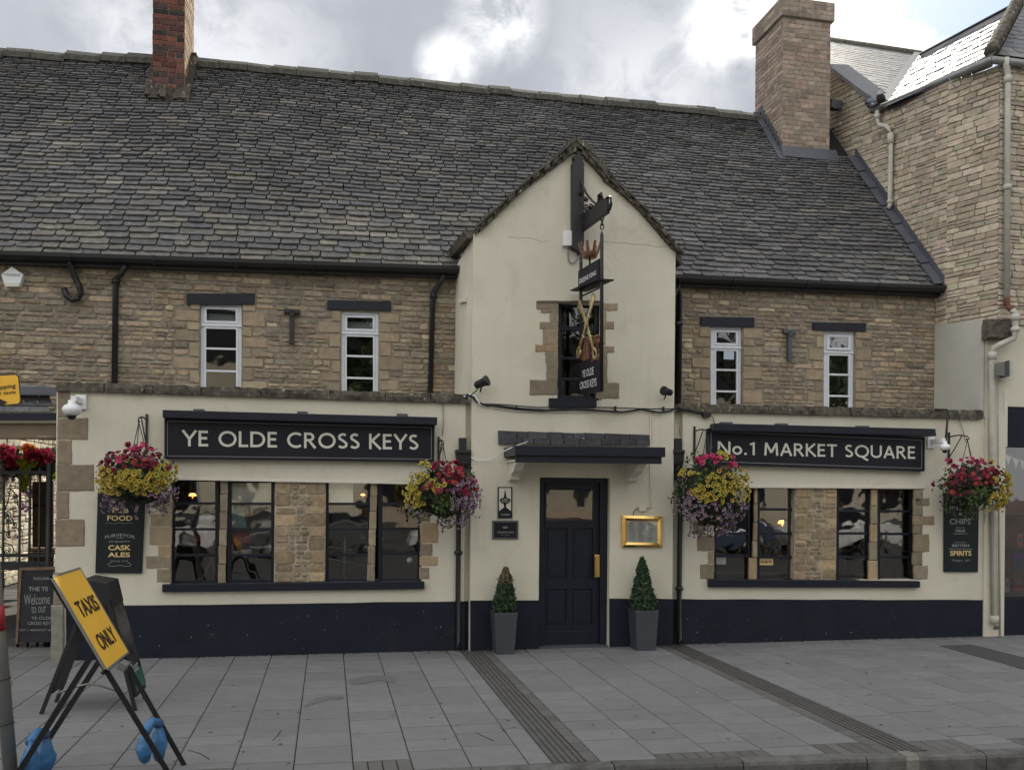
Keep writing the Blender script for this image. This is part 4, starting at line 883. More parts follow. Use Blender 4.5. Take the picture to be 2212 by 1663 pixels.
b = MB(); b.wbox(-9, -2.75, 3.15, 3.25, YU+.26, 6.9); b.wbox(-2.8, -2.6, 0, 2.6, .94, 6.9); b.wbox(-9.2, -9, 0, 3, .2, 6.9); b.build('passage_wall', 'mortar', pub)
b = MB(); stones(b, fU, (0, -1, 0), [(-9, 0), (-4.9, 0), (-4.9, 2.62), (-9, 2.62)], rows=(.06, .10), lens=(.14, .36), dep=.018, rg=random.Random(61), pal=PALU); o = one('lower_left_wall', 'mortar', pub, lambda q: q.wbox(-9, -4.9, 0, 2.62, YU, YU+.3)); b.build('rubble_facing', 'stone', o)
b = MB(); c = P(104, 944, .12); b.lathe(c+V((0, 0, -.03)), [(.10, 0), (.11, .02), (.11, .04)], 16); tag(b.build('passage_lamp', 'soffit'), 'flat round lamp fitting under the beam of the left passage', 'lamp')
# courtyard wall beyond, lit by the sun
cw = thing('courtyard_wall', (-5.9, 9, 0), 'sunlit stone wall seen through the passage beyond the iron gate', 'stone wall')
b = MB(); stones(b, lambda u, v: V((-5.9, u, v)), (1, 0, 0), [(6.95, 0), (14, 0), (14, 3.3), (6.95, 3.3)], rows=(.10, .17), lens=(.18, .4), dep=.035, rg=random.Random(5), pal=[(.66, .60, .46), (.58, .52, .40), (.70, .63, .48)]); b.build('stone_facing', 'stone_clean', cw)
one('wall_core', 'mortar_light', cw, lambda q: q.wbox(-6.2, -5.902, 0, 3.3, 6.95, 14))
# ================================================================== neighbouring building
nb = thing('stone_building', (10, 2, 0), 'tall buff stone building with slate roofs and cream pipes at the right end', 'building')
XN = 8.45
def tl_(v): return .16*min(1, max(0, (v-4.3)/2.7))
fB = lambda u, v: V((XN, u, v+tl_(v)*(u-.75)))
PALN = [(.45, .39, .30), (.435, .38, .295), (.46, .40, .305), (.425, .372, .292), (.45, .385, .30), (.44, .38, .295)]
def uvB(u, v, dv=0):
    p = PXc(u, v, XN); z = p.z; q = z
    for _ in range(20): q = z-tl_(q)*(p.y-.75)
    return (p.y, q+dv)
b = MB(); k1, k2 = uvB(1893, 226), uvB(1795, 142)
polyB = [(.70, 4.25), (5.6, 4.25), (5.6, k2[1]+.5), k2, k1, (.70, 7.68)]
stones(b, fB, (-1, 0, 0), polyB, rows=(.055, .10), lens=(.14, .36), dep=.011, gap=.004, rg=random.Random(51), pal=PALN)
ca, cb = V((8.68, -.005, 0)), V((XN, .72, 0)); cl = (cb-ca).length; cd_ = (cb-ca)/cl; cN = V((-cd_.y, cd_.x, 0)); cN = -cN if cN.x > 0 else cN
stones(b, lambda u, v: ca+cd_*u+V((0, 0, v+.04*(v-4.2)*u/cl*.2)), cN, [(0, 4.16), (cl, 4.24), (cl, 7.70), (0, 7.6)], rows=(.055, .10), lens=(.14, .34), dep=.011, gap=.004, rg=random.Random(52), pal=PALN)
stones(b, lambda u, v: V((u, -.005, v)), (0, -1, 0), [(8.68, 4.13), (12.6, 4.13), (12.6, 7.6), (8.68, 7.6)], rows=(.055, .10), lens=(.14, .34), dep=.011, gap=.004, rg=random.Random(53), pal=PALN)
core = MB(); core.prism([V((8.69, .004, 0)), V((XN+.006, .73, 0)), V((XN+.006, 5.7, 0)), V((12, 5.7, 0)), V((12, .004, 0))], (0, 0, 1)); core = MB()
pl = [V((8.688, .006, 4.13)), V((XN+.008, .725, 4.2)), V((17, .725, 4.2)), V((17, .006, 4.13))]; core.prism(pl, (0, 0, 3.44))
core.prism([V((XN+.008, .725, 3)), fB(.725, 7.68)+V((.008, 0, 0)), fB(*k1)+V((.008, 0, 0)), fB(*k2)+V((.008, 0, 0)), fB(5.6, k2[1]+.5)+V((.008, 0, 0)), V((XN+.008, 5.6, 3))], (.3, 0, 0))
o = core.build('upper_wall', 'mortar_light', nb); b.build('rubble_facing', 'stone_clean', o)
one('rendered_panel', 'grey_render', nb, lambda q: q.prism([V((XN-.012, .012, 2.6)), V((XN-.012, .935, 2.6)), V((XN-.012, .935, 4.27)), V((XN-.012, .012, 4.20))], (.055, 0, 0)))
def corb(q):
    a = P(2124, 696, -.06); c = P(2166, 735, -.06); q.prism([V((XN+.0, .02, c.z)), V((XN+.0, -.08, c.z)), V((a.x+.02, -.13, c.z+.02)), V((c.x+.12, -.13, c.z+.02)), V((c.x+.25, .3, c.z+.02))], (0, 0, a.z-c.z-.02)); q.prism([V((XN-.0, .2, a.z-.02)), V((XN+.02, -.06, a.z-.02)), V((c.x+.1, -.10, a.z-.02)), V((c.x+.15, .3, a.z-.02))], (0, 0, .07))
one('corner_corbel', 'coping', nb, corb, .01)
shop0 = P(2170, 1100, -.02).x
def nbl(q):
    q.wbox(8.506, shop0, -.1, 4.128, .012, .4); q.wbox(shop0, 17, 3.05, 4.128, .012, .4); q.wbox(12, 17, -.1, 3.05, .012, .4); q.wbox(10, 17, 0, 7, 5.5, 5.8); q.wbox(8.49, shop0, -.1, 2.9, -.03, .011)  # unseen stretch at the far right added as a sun block
one('front_wall', 'cream', nb, nbl)
one('shop_stall_riser', 'navy', nb, lambda q: q.wbox(shop0+.002, 12, -.1, P(2190, 1293, 0).z, .0, .4))
zf0, zf1 = P(2190, 965, 0).z, P(2190, 848, 0).z
one('shop_blind', 'navy', nb, lambda q: q.wbox(shop0+.05, 12, zf0, zf1, .02, .06)); one('shop_frame', 'creamwhite', nb, lambda q: (q.wbox(shop0, shop0+.05, zf0-.0, zf1+.03, -.0, .3), q.wbox(shop0, shop0+.022, P(2190, 1293, 0).z, zf0, -.0, .3)))
one('shop_glass', 'glass', nb, lambda q: q.add([(shop0, .1, P(2190, 1293, 0).z), (12, .1, P(2190, 1293, 0).z), (12, .1, zf0), (shop0, .1, zf0)], [(0, 1, 2, 3)]))
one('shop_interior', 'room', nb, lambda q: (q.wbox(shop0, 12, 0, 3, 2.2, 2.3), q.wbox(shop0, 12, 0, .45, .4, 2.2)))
# display shelves with books
sh = thing('book_shelf', P(2195, 1290, .5), 'wooden display shelf of the shop window at the right edge', 'shelf')
sx0, sx1 = shop0+.03, shop0+.9
for v in (1110, 1185, 1245, 1284): one('shelf', 'brownwood', sh, lambda q: q.wbox(sx0, sx1, P(2190, v, .4).z-.012, P(2190, v, .4).z, .33, .62))
one('shelf_back', mat('red_brown_board', (.22, .085, .055), .6, .2, 5), sh, lambda q: q.wbox(sx0, sx1, P(2190, 1290, .62).z, P(2190, 1080, .62).z, .62, .64)); one('shelf_side', 'brownwood', sh, lambda q: q.wbox(sx0-.0, sx0+.015, P(2190, 1290, .62).z, P(2190, 1080, .62).z, .30, .62))
for (u0, v0, u1, v1, c, lab) in ((2197, 1153, 2210, 1182, (.55, .2, .15), 'salmon pink book with a blue band on the upper shelf of the shop window'), (2187, 1189, 2209, 1233, (.03, .10, .16), 'large teal picture book on the middle shelf of the shop window'),
                               (2190, 1245, 2209, 1275, (.42, .05, .06), 'red book on the bottom shelf of the shop window'), (2170, 1248, 2181, 1279, (.30, .33, .28), 'pale grey booklet leaning in the shop window corner')):
    bk = MB(); bk.slab([(u0, v0), (u1-1, v0), (u1+1, v1), (u0+1, v1)], .36, .02); m = mat('book_cover', c, .5, .25, 14); o = bk.build('book', m); tag(o, lab, 'book')
    bk = MB(); bk.slab([(u0+3, v0+9), (u1-3, v0+9), (u1-2, v0+17), (u0+4, v0+17)], .357, .002); bk.build('cover_print', mat('book_print', (c[2], c[0]*.4, c[2]*2+.1), .5, .3, 20), o)
bt = thing('bunting', P(2190, 975, .2), 'pale triangular bunting hung inside the shop window at the right edge', 'bunting'); 
for (a, c) in ((2172, 982), (2188, 990), (2203, 993)): one('pennant', 'creamwhite', bt, lambda q: q.slab([(a, c), (a+13, c+4), (a+6, c+24)], .2, .004))
one('cord', 'creamwhite', bt, lambda q: q.tube([P(2166, 977, .2), P(2185, 988, .2), P(2212, 996, .2)], .004, 5))
# slate roofs of the neighbour
E1, E2 = PXc(1920, 226, XN-.12), PXc(2140, 127, 8.55); e_ = (E2-E1).normalized(); _c = (E1+E2)/2+V((.4, 0, .4)); nL = SUN+(CAMP-_c).normalized(); nL = (nL-e_*nL.dot(e_)).normalized()
def frame(p0, n, U):
    U = (U-n*U.dot(n)).normalized(); Wv = n.cross(U); Wv = -Wv if Wv.z < 0 else Wv
    return (lambda u, v: p0+U*u+Wv*v), (lambda u, v: ((PP(u, v, p0, n)-p0).dot(U), (PP(u, v, p0, n)-p0).dot(Wv)))
fL, gL = frame(E1, nL, e_); PS = [(.12, .12, .13), (.10, .10, .115), (.14, .135, .13), (.09, .09, .10)]
def deck(px, p0, n, name, th=.03):
    b = MB(); b.prism([PP(u, v, p0, n)-n*.03 for u, v in px], -n*th); return b.build(name, 'slate_bed', nb)
pxL = [(1912, 232), (2142, 124), (2196, 10), (1986, 120)]
deck(pxL, E1, nL, 'side_roof_deck'); b = MB(); slates(b, fL, nL, None, None, [gL(*p) for p in pxL], e0=.17, e1=.17, w0=(.2, .3), w1=(.2, .3), th=.008, pal=PS, jit=.3, lift0=.004, rg=random.Random(8)); b.build('side_roof', 'wetslate', nb)
Cc = PP(1985, 122, E1, nL); Aa, Bb = PXc(1795, 141, XN-.05), PXc(1903, 224, XN-.05); nS = V((-.12, -.50, .86)).normalized()
US = PP(1985, 120, Bb, nS)-PP(1795, 92, Bb, nS); fS, gS = frame(Bb, nS, US); pxS = [(1770, 86), (1986, 118), (1906, 228), (1770, 122)]
deck(pxS, Bb, nS, 'rear_roof_deck'); b = MB(); slates(b, fS, nS, None, None, [gS(*p) for p in pxS], e0=.22, e1=.22, w0=(.2, .34), w1=(.2, .34), th=.008, pal=PS, jit=.3, lift0=.004, rg=random.Random(9)); b.build('rear_roof', 'wetslate', nb)
b = MB(); b.prism([PP(u, v, Bb, nS)+nS*.045 for u, v in [(1975, 118), (1992, 122), (1921, 228), (1899, 222)]], nS*.02); b.build('valley_lead', 'lead', nb)
b = MB(); q0, q1_ = PP(1762, 84, Bb, nS), PP(1989, 120, Bb, nS); b.tube([q0+V((0, 0, .03)), q1_+V((0, 0, .03))], .07, 8, (.13, .12, .09)); b.build('ridge_tiles', 'coping', nb)
b = MB(); q0, q1_ = PP(1989, 119, E1, nL), PP(2197, 9, E1, nL); b.tube([q0, q1_], .035, 6, (.05, .05, .05)); b.build('roof_edge', 'slate_bed', nb)
T1, H1 = PP(2196, 12, E1, nL), PP(2140, 117, E1, nL); b = MB(); k = 13
for i in range(k):
    p, q = T1.lerp(H1, i/k), T1.lerp(H1, (i+1.15)/k); b.tube([p+V((0, -.02, .06)), q+V((0, -.02, .02))], [.085, .10], 8, (.16, .13, .10))
b.build('hip_tiles', 'coping', nb)
nF = V((0, -.74, .67)).normalized(); fF, gF = frame(H1, nF, V((1, 0, 0))); pxF = [(2146, 118), (2640, 179), (2640, 69), (2199, 8)]
deck(pxF, H1, nF, 'front_roof_deck'); b = MB(); slates(b, fF, nF, None, None, [gF(*p) for p in pxF], e0=.17, e1=.17, w0=(.2, .3), w1=(.2, .3), th=.008, pal=PS, jit=.3, lift0=.004, rg=random.Random(10)); b.build('front_roof', 'wetslate', nb)
b = MB(); g0, g1 = PXc(1884, 240, XN-.08), PXc(2142, 130, 8.5)
b.tube([g0, g1], .05, 10, (.2,)*3); b.tube([g1+V((0, 0, 0)), P(2600, 185, -.1)], .05, 10, (.2,)*3); b.build('gutter', 'galv', nb)
b = MB(); p = uvB(1885, 232); b.prism([V((XN-.05, PXc(1905, 224, XN).y, PXc(1905, 224, XN).z)), V((XN-.05, PXc(1790, 138, XN).y, PXc(1790, 138, XN).z)), V((XN-.05, PXc(1790, 145, XN).y, PXc(1790, 145, XN).z)), V((XN-.05, PXc(1893, 228, XN).y, PXc(1893, 228, XN).z))], (.42, 0, .02), (.12, .12, .13)); b.build('bargeboard', 'wetslate', nb)
for (u, v, u2, v2) in ((1990, 205, 2001, 222), (2050, 170, 2062, 188), (1938, 228, 1950, 246)): one('gutter_bracket', 'galv', nb, lambda q: q.tube([PXc(u, v, XN-.06), PXc(u2, v2, XN-.02)], .007, 5))
pipe('downpipe', [P(2174, 126, -.10), P(2173, 142, -.10), P(2177, 160, -.07), P(2177, 170, -.07), P(2175, 645, -.07)], .038, [(P(2177, 172, -.07), .09), (P(2176, 405, -.07), .07)], 'pipewhite', nb)
pipe('rusty_bend', [P(2175, 643, -.07), P(2175, 655, -.07), P(2179, 664, -.1), P(2188, 671, -.17)], .04, (), 'rust', nb)
pipe('downpipe', [P(2187, 670, -.17), P(2193, 677, -.2), P(2193, 720, -.2), P(2190, 731, -.18), P(2160, 744, -.12), P(2146, 752, -.1), P(2143, 762, -.08), P(2143, 900, -.07), P(2148, 1345, -.07), P(2152, 1356, -.13)], .040, [(P(2193, 686, -.2), .08), (P(2193, 712, -.2), .06), (P(2143, 768, -.08), .10), (P(2148, 1337, -.07), .10)], 'pipewhite', nb)
pipe('downpipe', [P(2157, 810, -.04), P(2160, 1390, -.04)], .012, (), 'pipewhite', nb, 8)
QX = XN-.07
pipe('downpipe', [PXc(1895, 240, QX-.03), PXc(1895, 262, QX-.03), PXc(1900, 270, QX-.02), PXc(1915, 273, QX), PXc(1922, 279, QX), PXc(1924, 290, QX), PXc(1923, 444, QX), PXc(1918, 450, QX-.03)], .036, [(PXc(1924, 300, QX), .16), (PXc(1923, 436, QX), .05), (PXc(1895, 252, QX-.03), .07)], 'pipewhite', nb)
def fl_small(name, c, s, aim, label, m='black', cable=()):
    t = thing(name, c, label, 'floodlight'); b = MB(); a = V(aim).normalized(); b.lathe(c-a*.09*s, [(.03*s, 0), (.045*s, .02*s), (.05*s, .13*s), (.062*s, .14*s), (.062*s, .17*s), (.05*s, .17*s)], 16, a); b.build('lamp_body', m, t)
    b = MB(); b.tube([c, c+V((0, .06*s, -.06*s)), V((c.x, c.y+.10, c.z-.09*s))], .01*s, 6); b.build('bracket', m, t)
    if cable: b = MB(); b.tube(cable, .007, 6); b.build('lead_cable', m, t)
fl_small('floodlight', P(1041, 827, -.22), 1., (.75, -.5, .35), 'black floodlight on a curved arm left of the gable window', cable=[P(1036, 832, -.2), P(1028, 845, -.15), P(1014, 856, -.1)])
fl_small('floodlight', P(1441, 846, -.2), .9, (-.85, -.5, .1), 'black floodlight at the right edge of the gabled bay')
t = thing('floodlight', P(1806, 224, 3.2), 'small dark floodlight beside the buff chimney', 'floodlight'); one('lamp_body', 'lead', t, lambda q: q.slab([(1797, 212), (1821, 219), (1819, 236), (1799, 234)], 3.3, .12), .01); one('mount', 'lead', t, lambda q: q.slab([(1796, 222), (1801, 222), (1801, 231), (1796, 231)], 3.25, .1))
t = thing('floodlight', P(2170, 796, -.2), 'square glass fronted floodlight on the cream wall beside the bent pipe', 'floodlight')
one('lamp_body', 'black', t, lambda q: q.prism([P(2170, 781, -.25), P(2181, 778, -.12), P(2181, 813, -.12), P(2170, 814, -.25)], (.02, .1, 0))); one('lens', 'galv', t, lambda q: q.prism([P(2153, 784, -.16), P(2170, 781, -.26), P(2170, 812, -.26), P(2153, 810, -.16)], (0, .03, 0))); one('casing', 'pipewhite', t, lambda q: q.prism([P(2181, 778, -.12), P(2188, 784, -.1), P(2188, 808, -.1), P(2181, 813, -.12)], (0, .09, 0)))

# ================================================================== signs
def board(name, label, q4, Y, t, m, frame_m=None, inset=6, line=True, cat='sign'):
    r = thing(name, P(q4[3][0], q4[3][1], Y), label, cat); one('board', m, r, lambda q: q.slab(q4, Y, t), .004)
    if line:
        (a, b_), (c, d), (e, f), (g, h) = q4; i = inset; w = 1.
        o = [(a+i, b_+i), (c-i, d+i), (e-i, f-i), (g+i, h-i)]; n = [(p+(w if k in (0, 3) else -w), q+(w if k < 2 else -w)) for k, (p, q) in enumerate(o)]
        bb = MB(); A = [P(u, v, Y-.003) for u, v in o]; Bq = [P(u, v, Y-.003) for u, v in n]; bb.add(A+Bq, [(k, (k+1) % 4, 4+(k+1) % 4, 4+k) for k in range(4)]); bb.build('border_line', 'dimletter', r)
        bb = MB(); oo = q4; nn_ = [(p+(3 if k in (0, 3) else -3), q+(2 if k < 2 else -2)) for k, (p, q) in enumerate(q4)]
        for k in range(4): bb.slab([oo[k], oo[(k+1) % 4], nn_[(k+1) % 4], nn_[k]], Y-.018, .018)
        bb.build('frame', 'navywood', r)
    return r
Ys = -.07
r = board('name_sign', 'long dark sign lettered YE OLDE CROSS KEYS above the left window', [(355, 903), (939, 917), (938, 998), (355, 991)], Ys, .065, 'ink')
b = MB(); signtext(b, 'YE OLDE CROSS KEYS', P(394, 929, Ys), P(904, 938.5, Ys), P(904, 971.5, Ys), P(394, 963.5, Ys)); b.build('lettering', 'letter', r)
r2 = board('name_sign', 'dark sign lettered No.1 MARKET SQUARE above the right window', [(1529.5, 925), (1998, 944), (1997.5, 1018), (1529.5, 1003)], Ys, .065, 'ink')
b = MB(); signtext(b, 'No.1 MARKET SQUARE', P(1550, 953, Ys), P(1977, 964, Ys), P(1977, 991, Ys), P(1550, 981, Ys)); b.build('lettering', 'letter', r2)
def trough(rr_, q4, nubs):
    one('lamp_trough', 'navywood', rr_, lambda q: (q.slab(q4, -.20, .14),), .006)
    one('trough_cap', 'lead', rr_, lambda q: [q.slab([(u, v), (u+22, v+.5), (u+24, v+6), (u-1, v+6)], -.16, .08) for u, v in nubs])
trough(r, [(351, 885), (945, 901), (944, 918), (351, 902)], [(418, 883), (642, 888), (858, 893)]); trough(r2, [(1544, 914), (2021, 926), (2023, 942), (1542, 930)], [(1560, 911), (1680, 914), (1855, 919)])
Yp = -.03
r = board('drinks_panel', 'tall green black panel reading CASK ALES left of the left window', [(211, 1062), (314, 1064), (306.5, 1238), (205.5, 1237.5)], Yp, .025, 'panelgreen', line=False)
b = MB(); text(b, 'PUB', 243, 1096, 278, 1107, Yp, .5, .02); text(b, 'FOOD', 232, 1113, 286, 1124, Yp, .5, .02); text(b, 'CASK', 234, 1177, 283, 1188, Yp, 0, .03); text(b, 'ALES', 233, 1192.5, 281, 1203, Yp, 0, .03); b.build('gold_lettering', 'goldletter', r)
b = MB(); text(b, 'PURVEYOR', 227, 1157, 292, 1164, Yp, 0, .01, .7); text(b, 'OF QUALITY', 235, 1167.5, 281, 1171.5, Yp, 0, .02); text(b, 'SINCE 1799', 239, 1210, 277, 1213, Yp); text(b, 'DELICIOUS', 236, 1076, 282, 1080, Yp)
b.slab([(250, 1161.5), (267, 1161.5), (267, 1162.3), (250, 1162.3)], Yp-.002, .002)
cs = [P(u, v, Yp-.003) for u, v in arc(238, 1219, 4.5, -3.5, 60, 300, 10)+[(247, 1223), (258, 1220.5), (270, 1223)]+arc(278, 1219, 4.5, -3.5, 240, 480, 10)]; b.tube(cs, .003, 4); b.tube([P(u, v, Yp-.003) for u, v in [(228, 1130), (234, 1128.5), (244, 1131), (258, 1129), (270, 1131), (280, 1128.5), (288, 1130)]], .002, 4); b.build('grey_lettering', 'dimletter', r)
r = board('drinks_panel', 'tall dark panel reading CHIPS and SPIRITS right of the right window', [(2040, 1064), (2115, 1066), (2113, 1235), (2040, 1235)], Yp, .025, 'panelgreen', line=False)
b = MB(); text(b, 'SPIRITS', 2052, 1189, 2098, 1200, Yp, 0, .03); b.build('gold_lettering', 'goldletter', r)
b = MB(); text(b, 'FISH', 2056, 1092, 2094, 1102, Yp, 0, .02); text(b, '&', 2071, 1105, 2079, 1113, Yp, 0, .02); text(b, 'CHIPS', 2051, 1120, 2097, 1132, Yp, 0, .02); text(b, 'SINCE', 2065, 1138, 2083, 1141, Yp); text(b, '1860', 2064, 1143, 2085, 1149, Yp, 0, .02); text(b, 'PREMIUM', 2062, 1170, 2086, 1172.5, Yp); text(b, 'BRITISH', 2056, 1175, 2093, 1181, Yp, 0, .02); text(b, 'WHISKY - GIN', 2056, 1207, 2094, 1211, Yp, 0, 0, -.5)
for (u0, u1, v) in ((2060, 2090, 1152), (2049, 2101, 1185)): b.slab([(u0, v), (u1, v), (u1, v+1), (u0, v+1)], Yp-.002, .002)
b.build('grey_lettering', 'dimletter', r)
# plaques on the bay
r = thing('cask_plaque', P(1091, 1119, BAY), 'narrow cream and black CASK MARQUE plaque left of the door', 'plaque'); Yq = BAY-.02
one('plate', 'navywood', r, lambda q: q.rect(1075.5, 1051.5, 1106.5, 1119, Yq, .018)); one('cream_field', 'creamwhite', r, lambda q: q.rect(1078, 1054, 1104, 1103, Yq-.002, .002))
def em(q):
    q.add([P(u, v, Yq-.004) for u, v in [(1088, 1076), (1090, 1063), (1091, 1056), (1092.5, 1063), (1094.5, 1076)]], [(0, 1, 2, 3, 4)]); q.add([P(u, v, Yq-.0045) for u, v in arc(1091, 1081, 12, 7, 0, 345, 22)], [tuple(range(23))])
    q.add([P(u, v, Yq-.004) for u, v in [(1088, 1088), (1094, 1088), (1093, 1095), (1103, 1103), (1079, 1103), (1089, 1095)]], [(0, 1, 2, 3, 4, 5)])
one('emblem', 'ink', r, em); b = MB(); text3(b, 'CASK', P(1084, 1076.5, Yq-.004), P(1098, 1076.5, Yq-.004), P(1098, 1080, Yq-.004), P(1084, 1080, Yq-.004)); text3(b, 'MARQUE', P(1081, 1081.5, Yq-.004), P(1101, 1081.5, Yq-.004), P(1101, 1085, Yq-.004), P(1081, 1085, Yq-.004)); text3(b, 'ACCREDITED', P(1082, 1110, Yq-.001), P(1101, 1110, Yq-.001), P(1101, 1112.5, Yq-.001), P(1082, 1112.5, Yq-.001)); b.build('lettering', 'letter', r)
r = thing('brewery_plaque', P(1091, 1164, BAY), 'small black rectangular GREENE KING plaque below the narrow plaque', 'plaque')
one('plate', 'ink', r, lambda q: q.rect(1064, 1124.5, 1119.5, 1164, Yq, .018)); b = MB()
for (a, c, d, e) in ((1066, 1126.3, 1117.5, 1127), (1066, 1161.5, 1117.5, 1162.2), (1066, 1127, 1066.8, 1161.5), (1116.7, 1127, 1117.5, 1161.5)): b.rect(a, c, d, e, Yq-.001, .001)
text(b, 'GREENE KING', 1074, 1147.5, 1110, 1151, Yq, 0, .01); text(b, 'BURY ST EDMUNDS', 1082, 1154, 1102, 1155.6, Yq)
for i in range(5): b.add([P(1085+i*3, 1136-abs(i-2)*-.8, Yq-.003), P(1086.5+i*3, 1136-abs(i-2)*-.8, Yq-.003), P(1089+i*1.2, 1141, Yq-.003), P(1088+i*1.2, 1141, Yq-.003)], [(0, 1, 2, 3)])
b.build('lettering', 'dimletter', r)
# brass menu case
r = thing('menu_case', P(1387, 1182, BAY), 'brass framed menu case on the cream wall right of the door', 'menu case'); Ym = BAY-.05
b = MB(); O = [(1344, 1113), (1431, 1115), (1430.5, 1182), (1344, 1181)]; I = [(1355, 1124), (1420, 1126), (1420, 1172), (1355, 1171)]
for k in range(4):
    A = [P(*O[k], Ym+.015), P(*O[(k+1) % 4], Ym+.015), P(*I[(k+1) % 4], Ym+.02), P(*I[k], Ym+.02)]; m1 = A[0].lerp(A[3], .5)+V((0, -.02, 0)); m2 = A[1].lerp(A[2], .5)+V((0, -.02, 0))
    b.add([A[0], A[1], m2, m1, A[2], A[3], A[0]+V((0, .03, 0)), A[1]+V((0, .03, 0))], [(0, 1, 2, 3), (3, 2, 4, 5), (6, 7, 1, 0)])
b.build('frame', 'gold', r); one('menu_sheet', 'creamwhite', r, lambda q: q.slab(I, Ym+.03, .01)); one('glass', 'glass', r, lambda q: q.add([P(u, v, Ym+.024) for u, v in I], [(0, 1, 2, 3)]))
b = MB(); rt = random.Random(3)
for c_ in range(3):
    for k in range(12):
        u = 1359+c_*20.5; v = 1129+k*3.3; b.slab([(u, v), (u+rt.uniform(7, 16), v), (u+rt.uniform(7, 16), v+1.1), (u, v+1.1)], Ym+.0285, .001)
b.build('menu_print', 'galv', r)
r = thing('junction_box', P(1387, 1103, BAY), 'small cream electrical box above the brass menu case', 'junction box'); one('box', 'creamwhite', r, lambda q: q.rect(1381, 1092, 1396, 1104, BAY-.04, .039), .003)
one('conduit', 'creamwhite', r, lambda q: (q.tube([P(1396, 1098, BAY-.02), P(1407, 1094, BAY-.02), P(1405, 1080, BAY-.015), P(1405, 890, BAY-.015)], .006, 6), q.tube([P(1405, 960, BAY-.015), P(1409, 935, BAY-.015), P(1409, 880, BAY-.015)], .004, 6))); one('lamp_cable', 'black', r, lambda q: q.tube([P(1381, 1098, BAY-.02), P(1373, 1099, BAY-.03), P(1369, 1106, BAY-.03), P(1368, 1114, BAY-.03)], .005, 6))
r = thing('junction_box', P(1227, 533, BAY), 'white electrical box beside the foot of the iron sign bracket', 'junction box')
one('box', 'whiteplastic', r, lambda q: q.prism([P(u, v, BAY-.06) for u, v in [(1217, 503), (1219, 498), (1236, 498), (1239, 502), (1238.5, 531), (1217, 530)]], (0, .058, 0)), .004); one('cable', 'galv', r, lambda q: (q.tube([P(u, v, BAY-.02) for u, v in [(1228, 531), (1227, 548), (1228, 562), (1233, 569), (1241, 568), (1247, 560), (1248, 552), (1246, 547)]], .007, 6), q.tube([P(1247, 549, BAY-.02), P(1253, 561, BAY-.1), P(1256, 565, BAY-.2)], .007, 6)))
# alarm box and cameras
r = thing('alarm_box', P(25, 620, YU), 'white pentagonal alarm box at the left end of the upper stone wall', 'alarm box')
one('casing', 'whiteplastic', r, lambda q: q.prism([P(u, v, YU-.09) for u, v in [(25, 576), (50, 592.5), (42, 618), (10, 618), (2, 593)]], (0, .085, 0)), .006); b = MB(); text(b, 'Initial', 16, 590, 43, 597, YU-.09, 0, .01); b.add([P(u, v, YU-.094) for u, v in [(6, 592), (12, 591), (14, 593), (9, 594)]], [(0, 1, 2, 3)]); b.build('logo', 'galv', r); one('base_tray', 'creamwhite', r, lambda q: q.slab([(9, 611), (43, 611), (41, 619), (11, 619)], YU-.1, .01))
def cctv(u, v, s, label, side):
    c = P(u, v, -.25); r = thing('security_camera', c, label, 'security camera', 'white dome cameras on the wing walls')
    one('housing', 'whiteplastic', r, lambda q: q.lathe(c-V((0, 0, .045*s)), [(.05*s, -.02*s), (.08*s, 0), (.094*s, .035*s), (.094*s, .05*s), (.075*s, .085*s), (.04*s, .10*s), (.035*s, .14*s)], 24))
    one('dome', 'black', r, lambda q: q.lathe(c-V((0, 0, .11*s)), [(.012*s, 0), (.035*s, .012*s), (.047*s, .04*s), (.048*s, .055*s)], 20))
    one('wall_bracket', 'whiteplastic', r, lambda q: (q.box(c+V((side*.02, .12, .11*s)), (.055, .26, .06)), q.box(c+V((side*.03, .235, .10*s)), (.11, .03, .16))), .006)
cctv(155, 884, 1., 'white dome security camera at the passage corner left of the long sign', 1); cctv(2041, 965, .72, 'white dome security camera under the conduit right of the square sign', -1)
pipe_ = MB(); pipe_.tube([P(2020, 884, -.08), P(2046, 885, -.09), P(2048, 890, -.10), P(2043, 950, -.24)], .014, 8); tag(pipe_.build('camera_conduit', 'black'), 'black conduit over the right parapet down to the camera', 'conduit')
r = thing('cable_box', P(1527, 897, 0), 'small black cable box under the right parapet coping', 'cable box'); one('box', 'black', r, lambda q: q.slab([(1518, 890), (1536, 890), (1536, 898), (1532, 902), (1521, 902)], -.06, .055), .004); one('cable', 'black', r, lambda q: (q.tube([P(1466, 881, -.07), P(1490, 886, -.06), P(1520, 893, -.05)], .008, 6), q.tube([P(1466, 884, -.07), P(1495, 891, -.05), P(1520, 896, -.05)], .006, 6), q.tube([P(1535, 897, -.04), P(1541, 903, -.03), P(1543, 915, -.03)], .005, 6)))
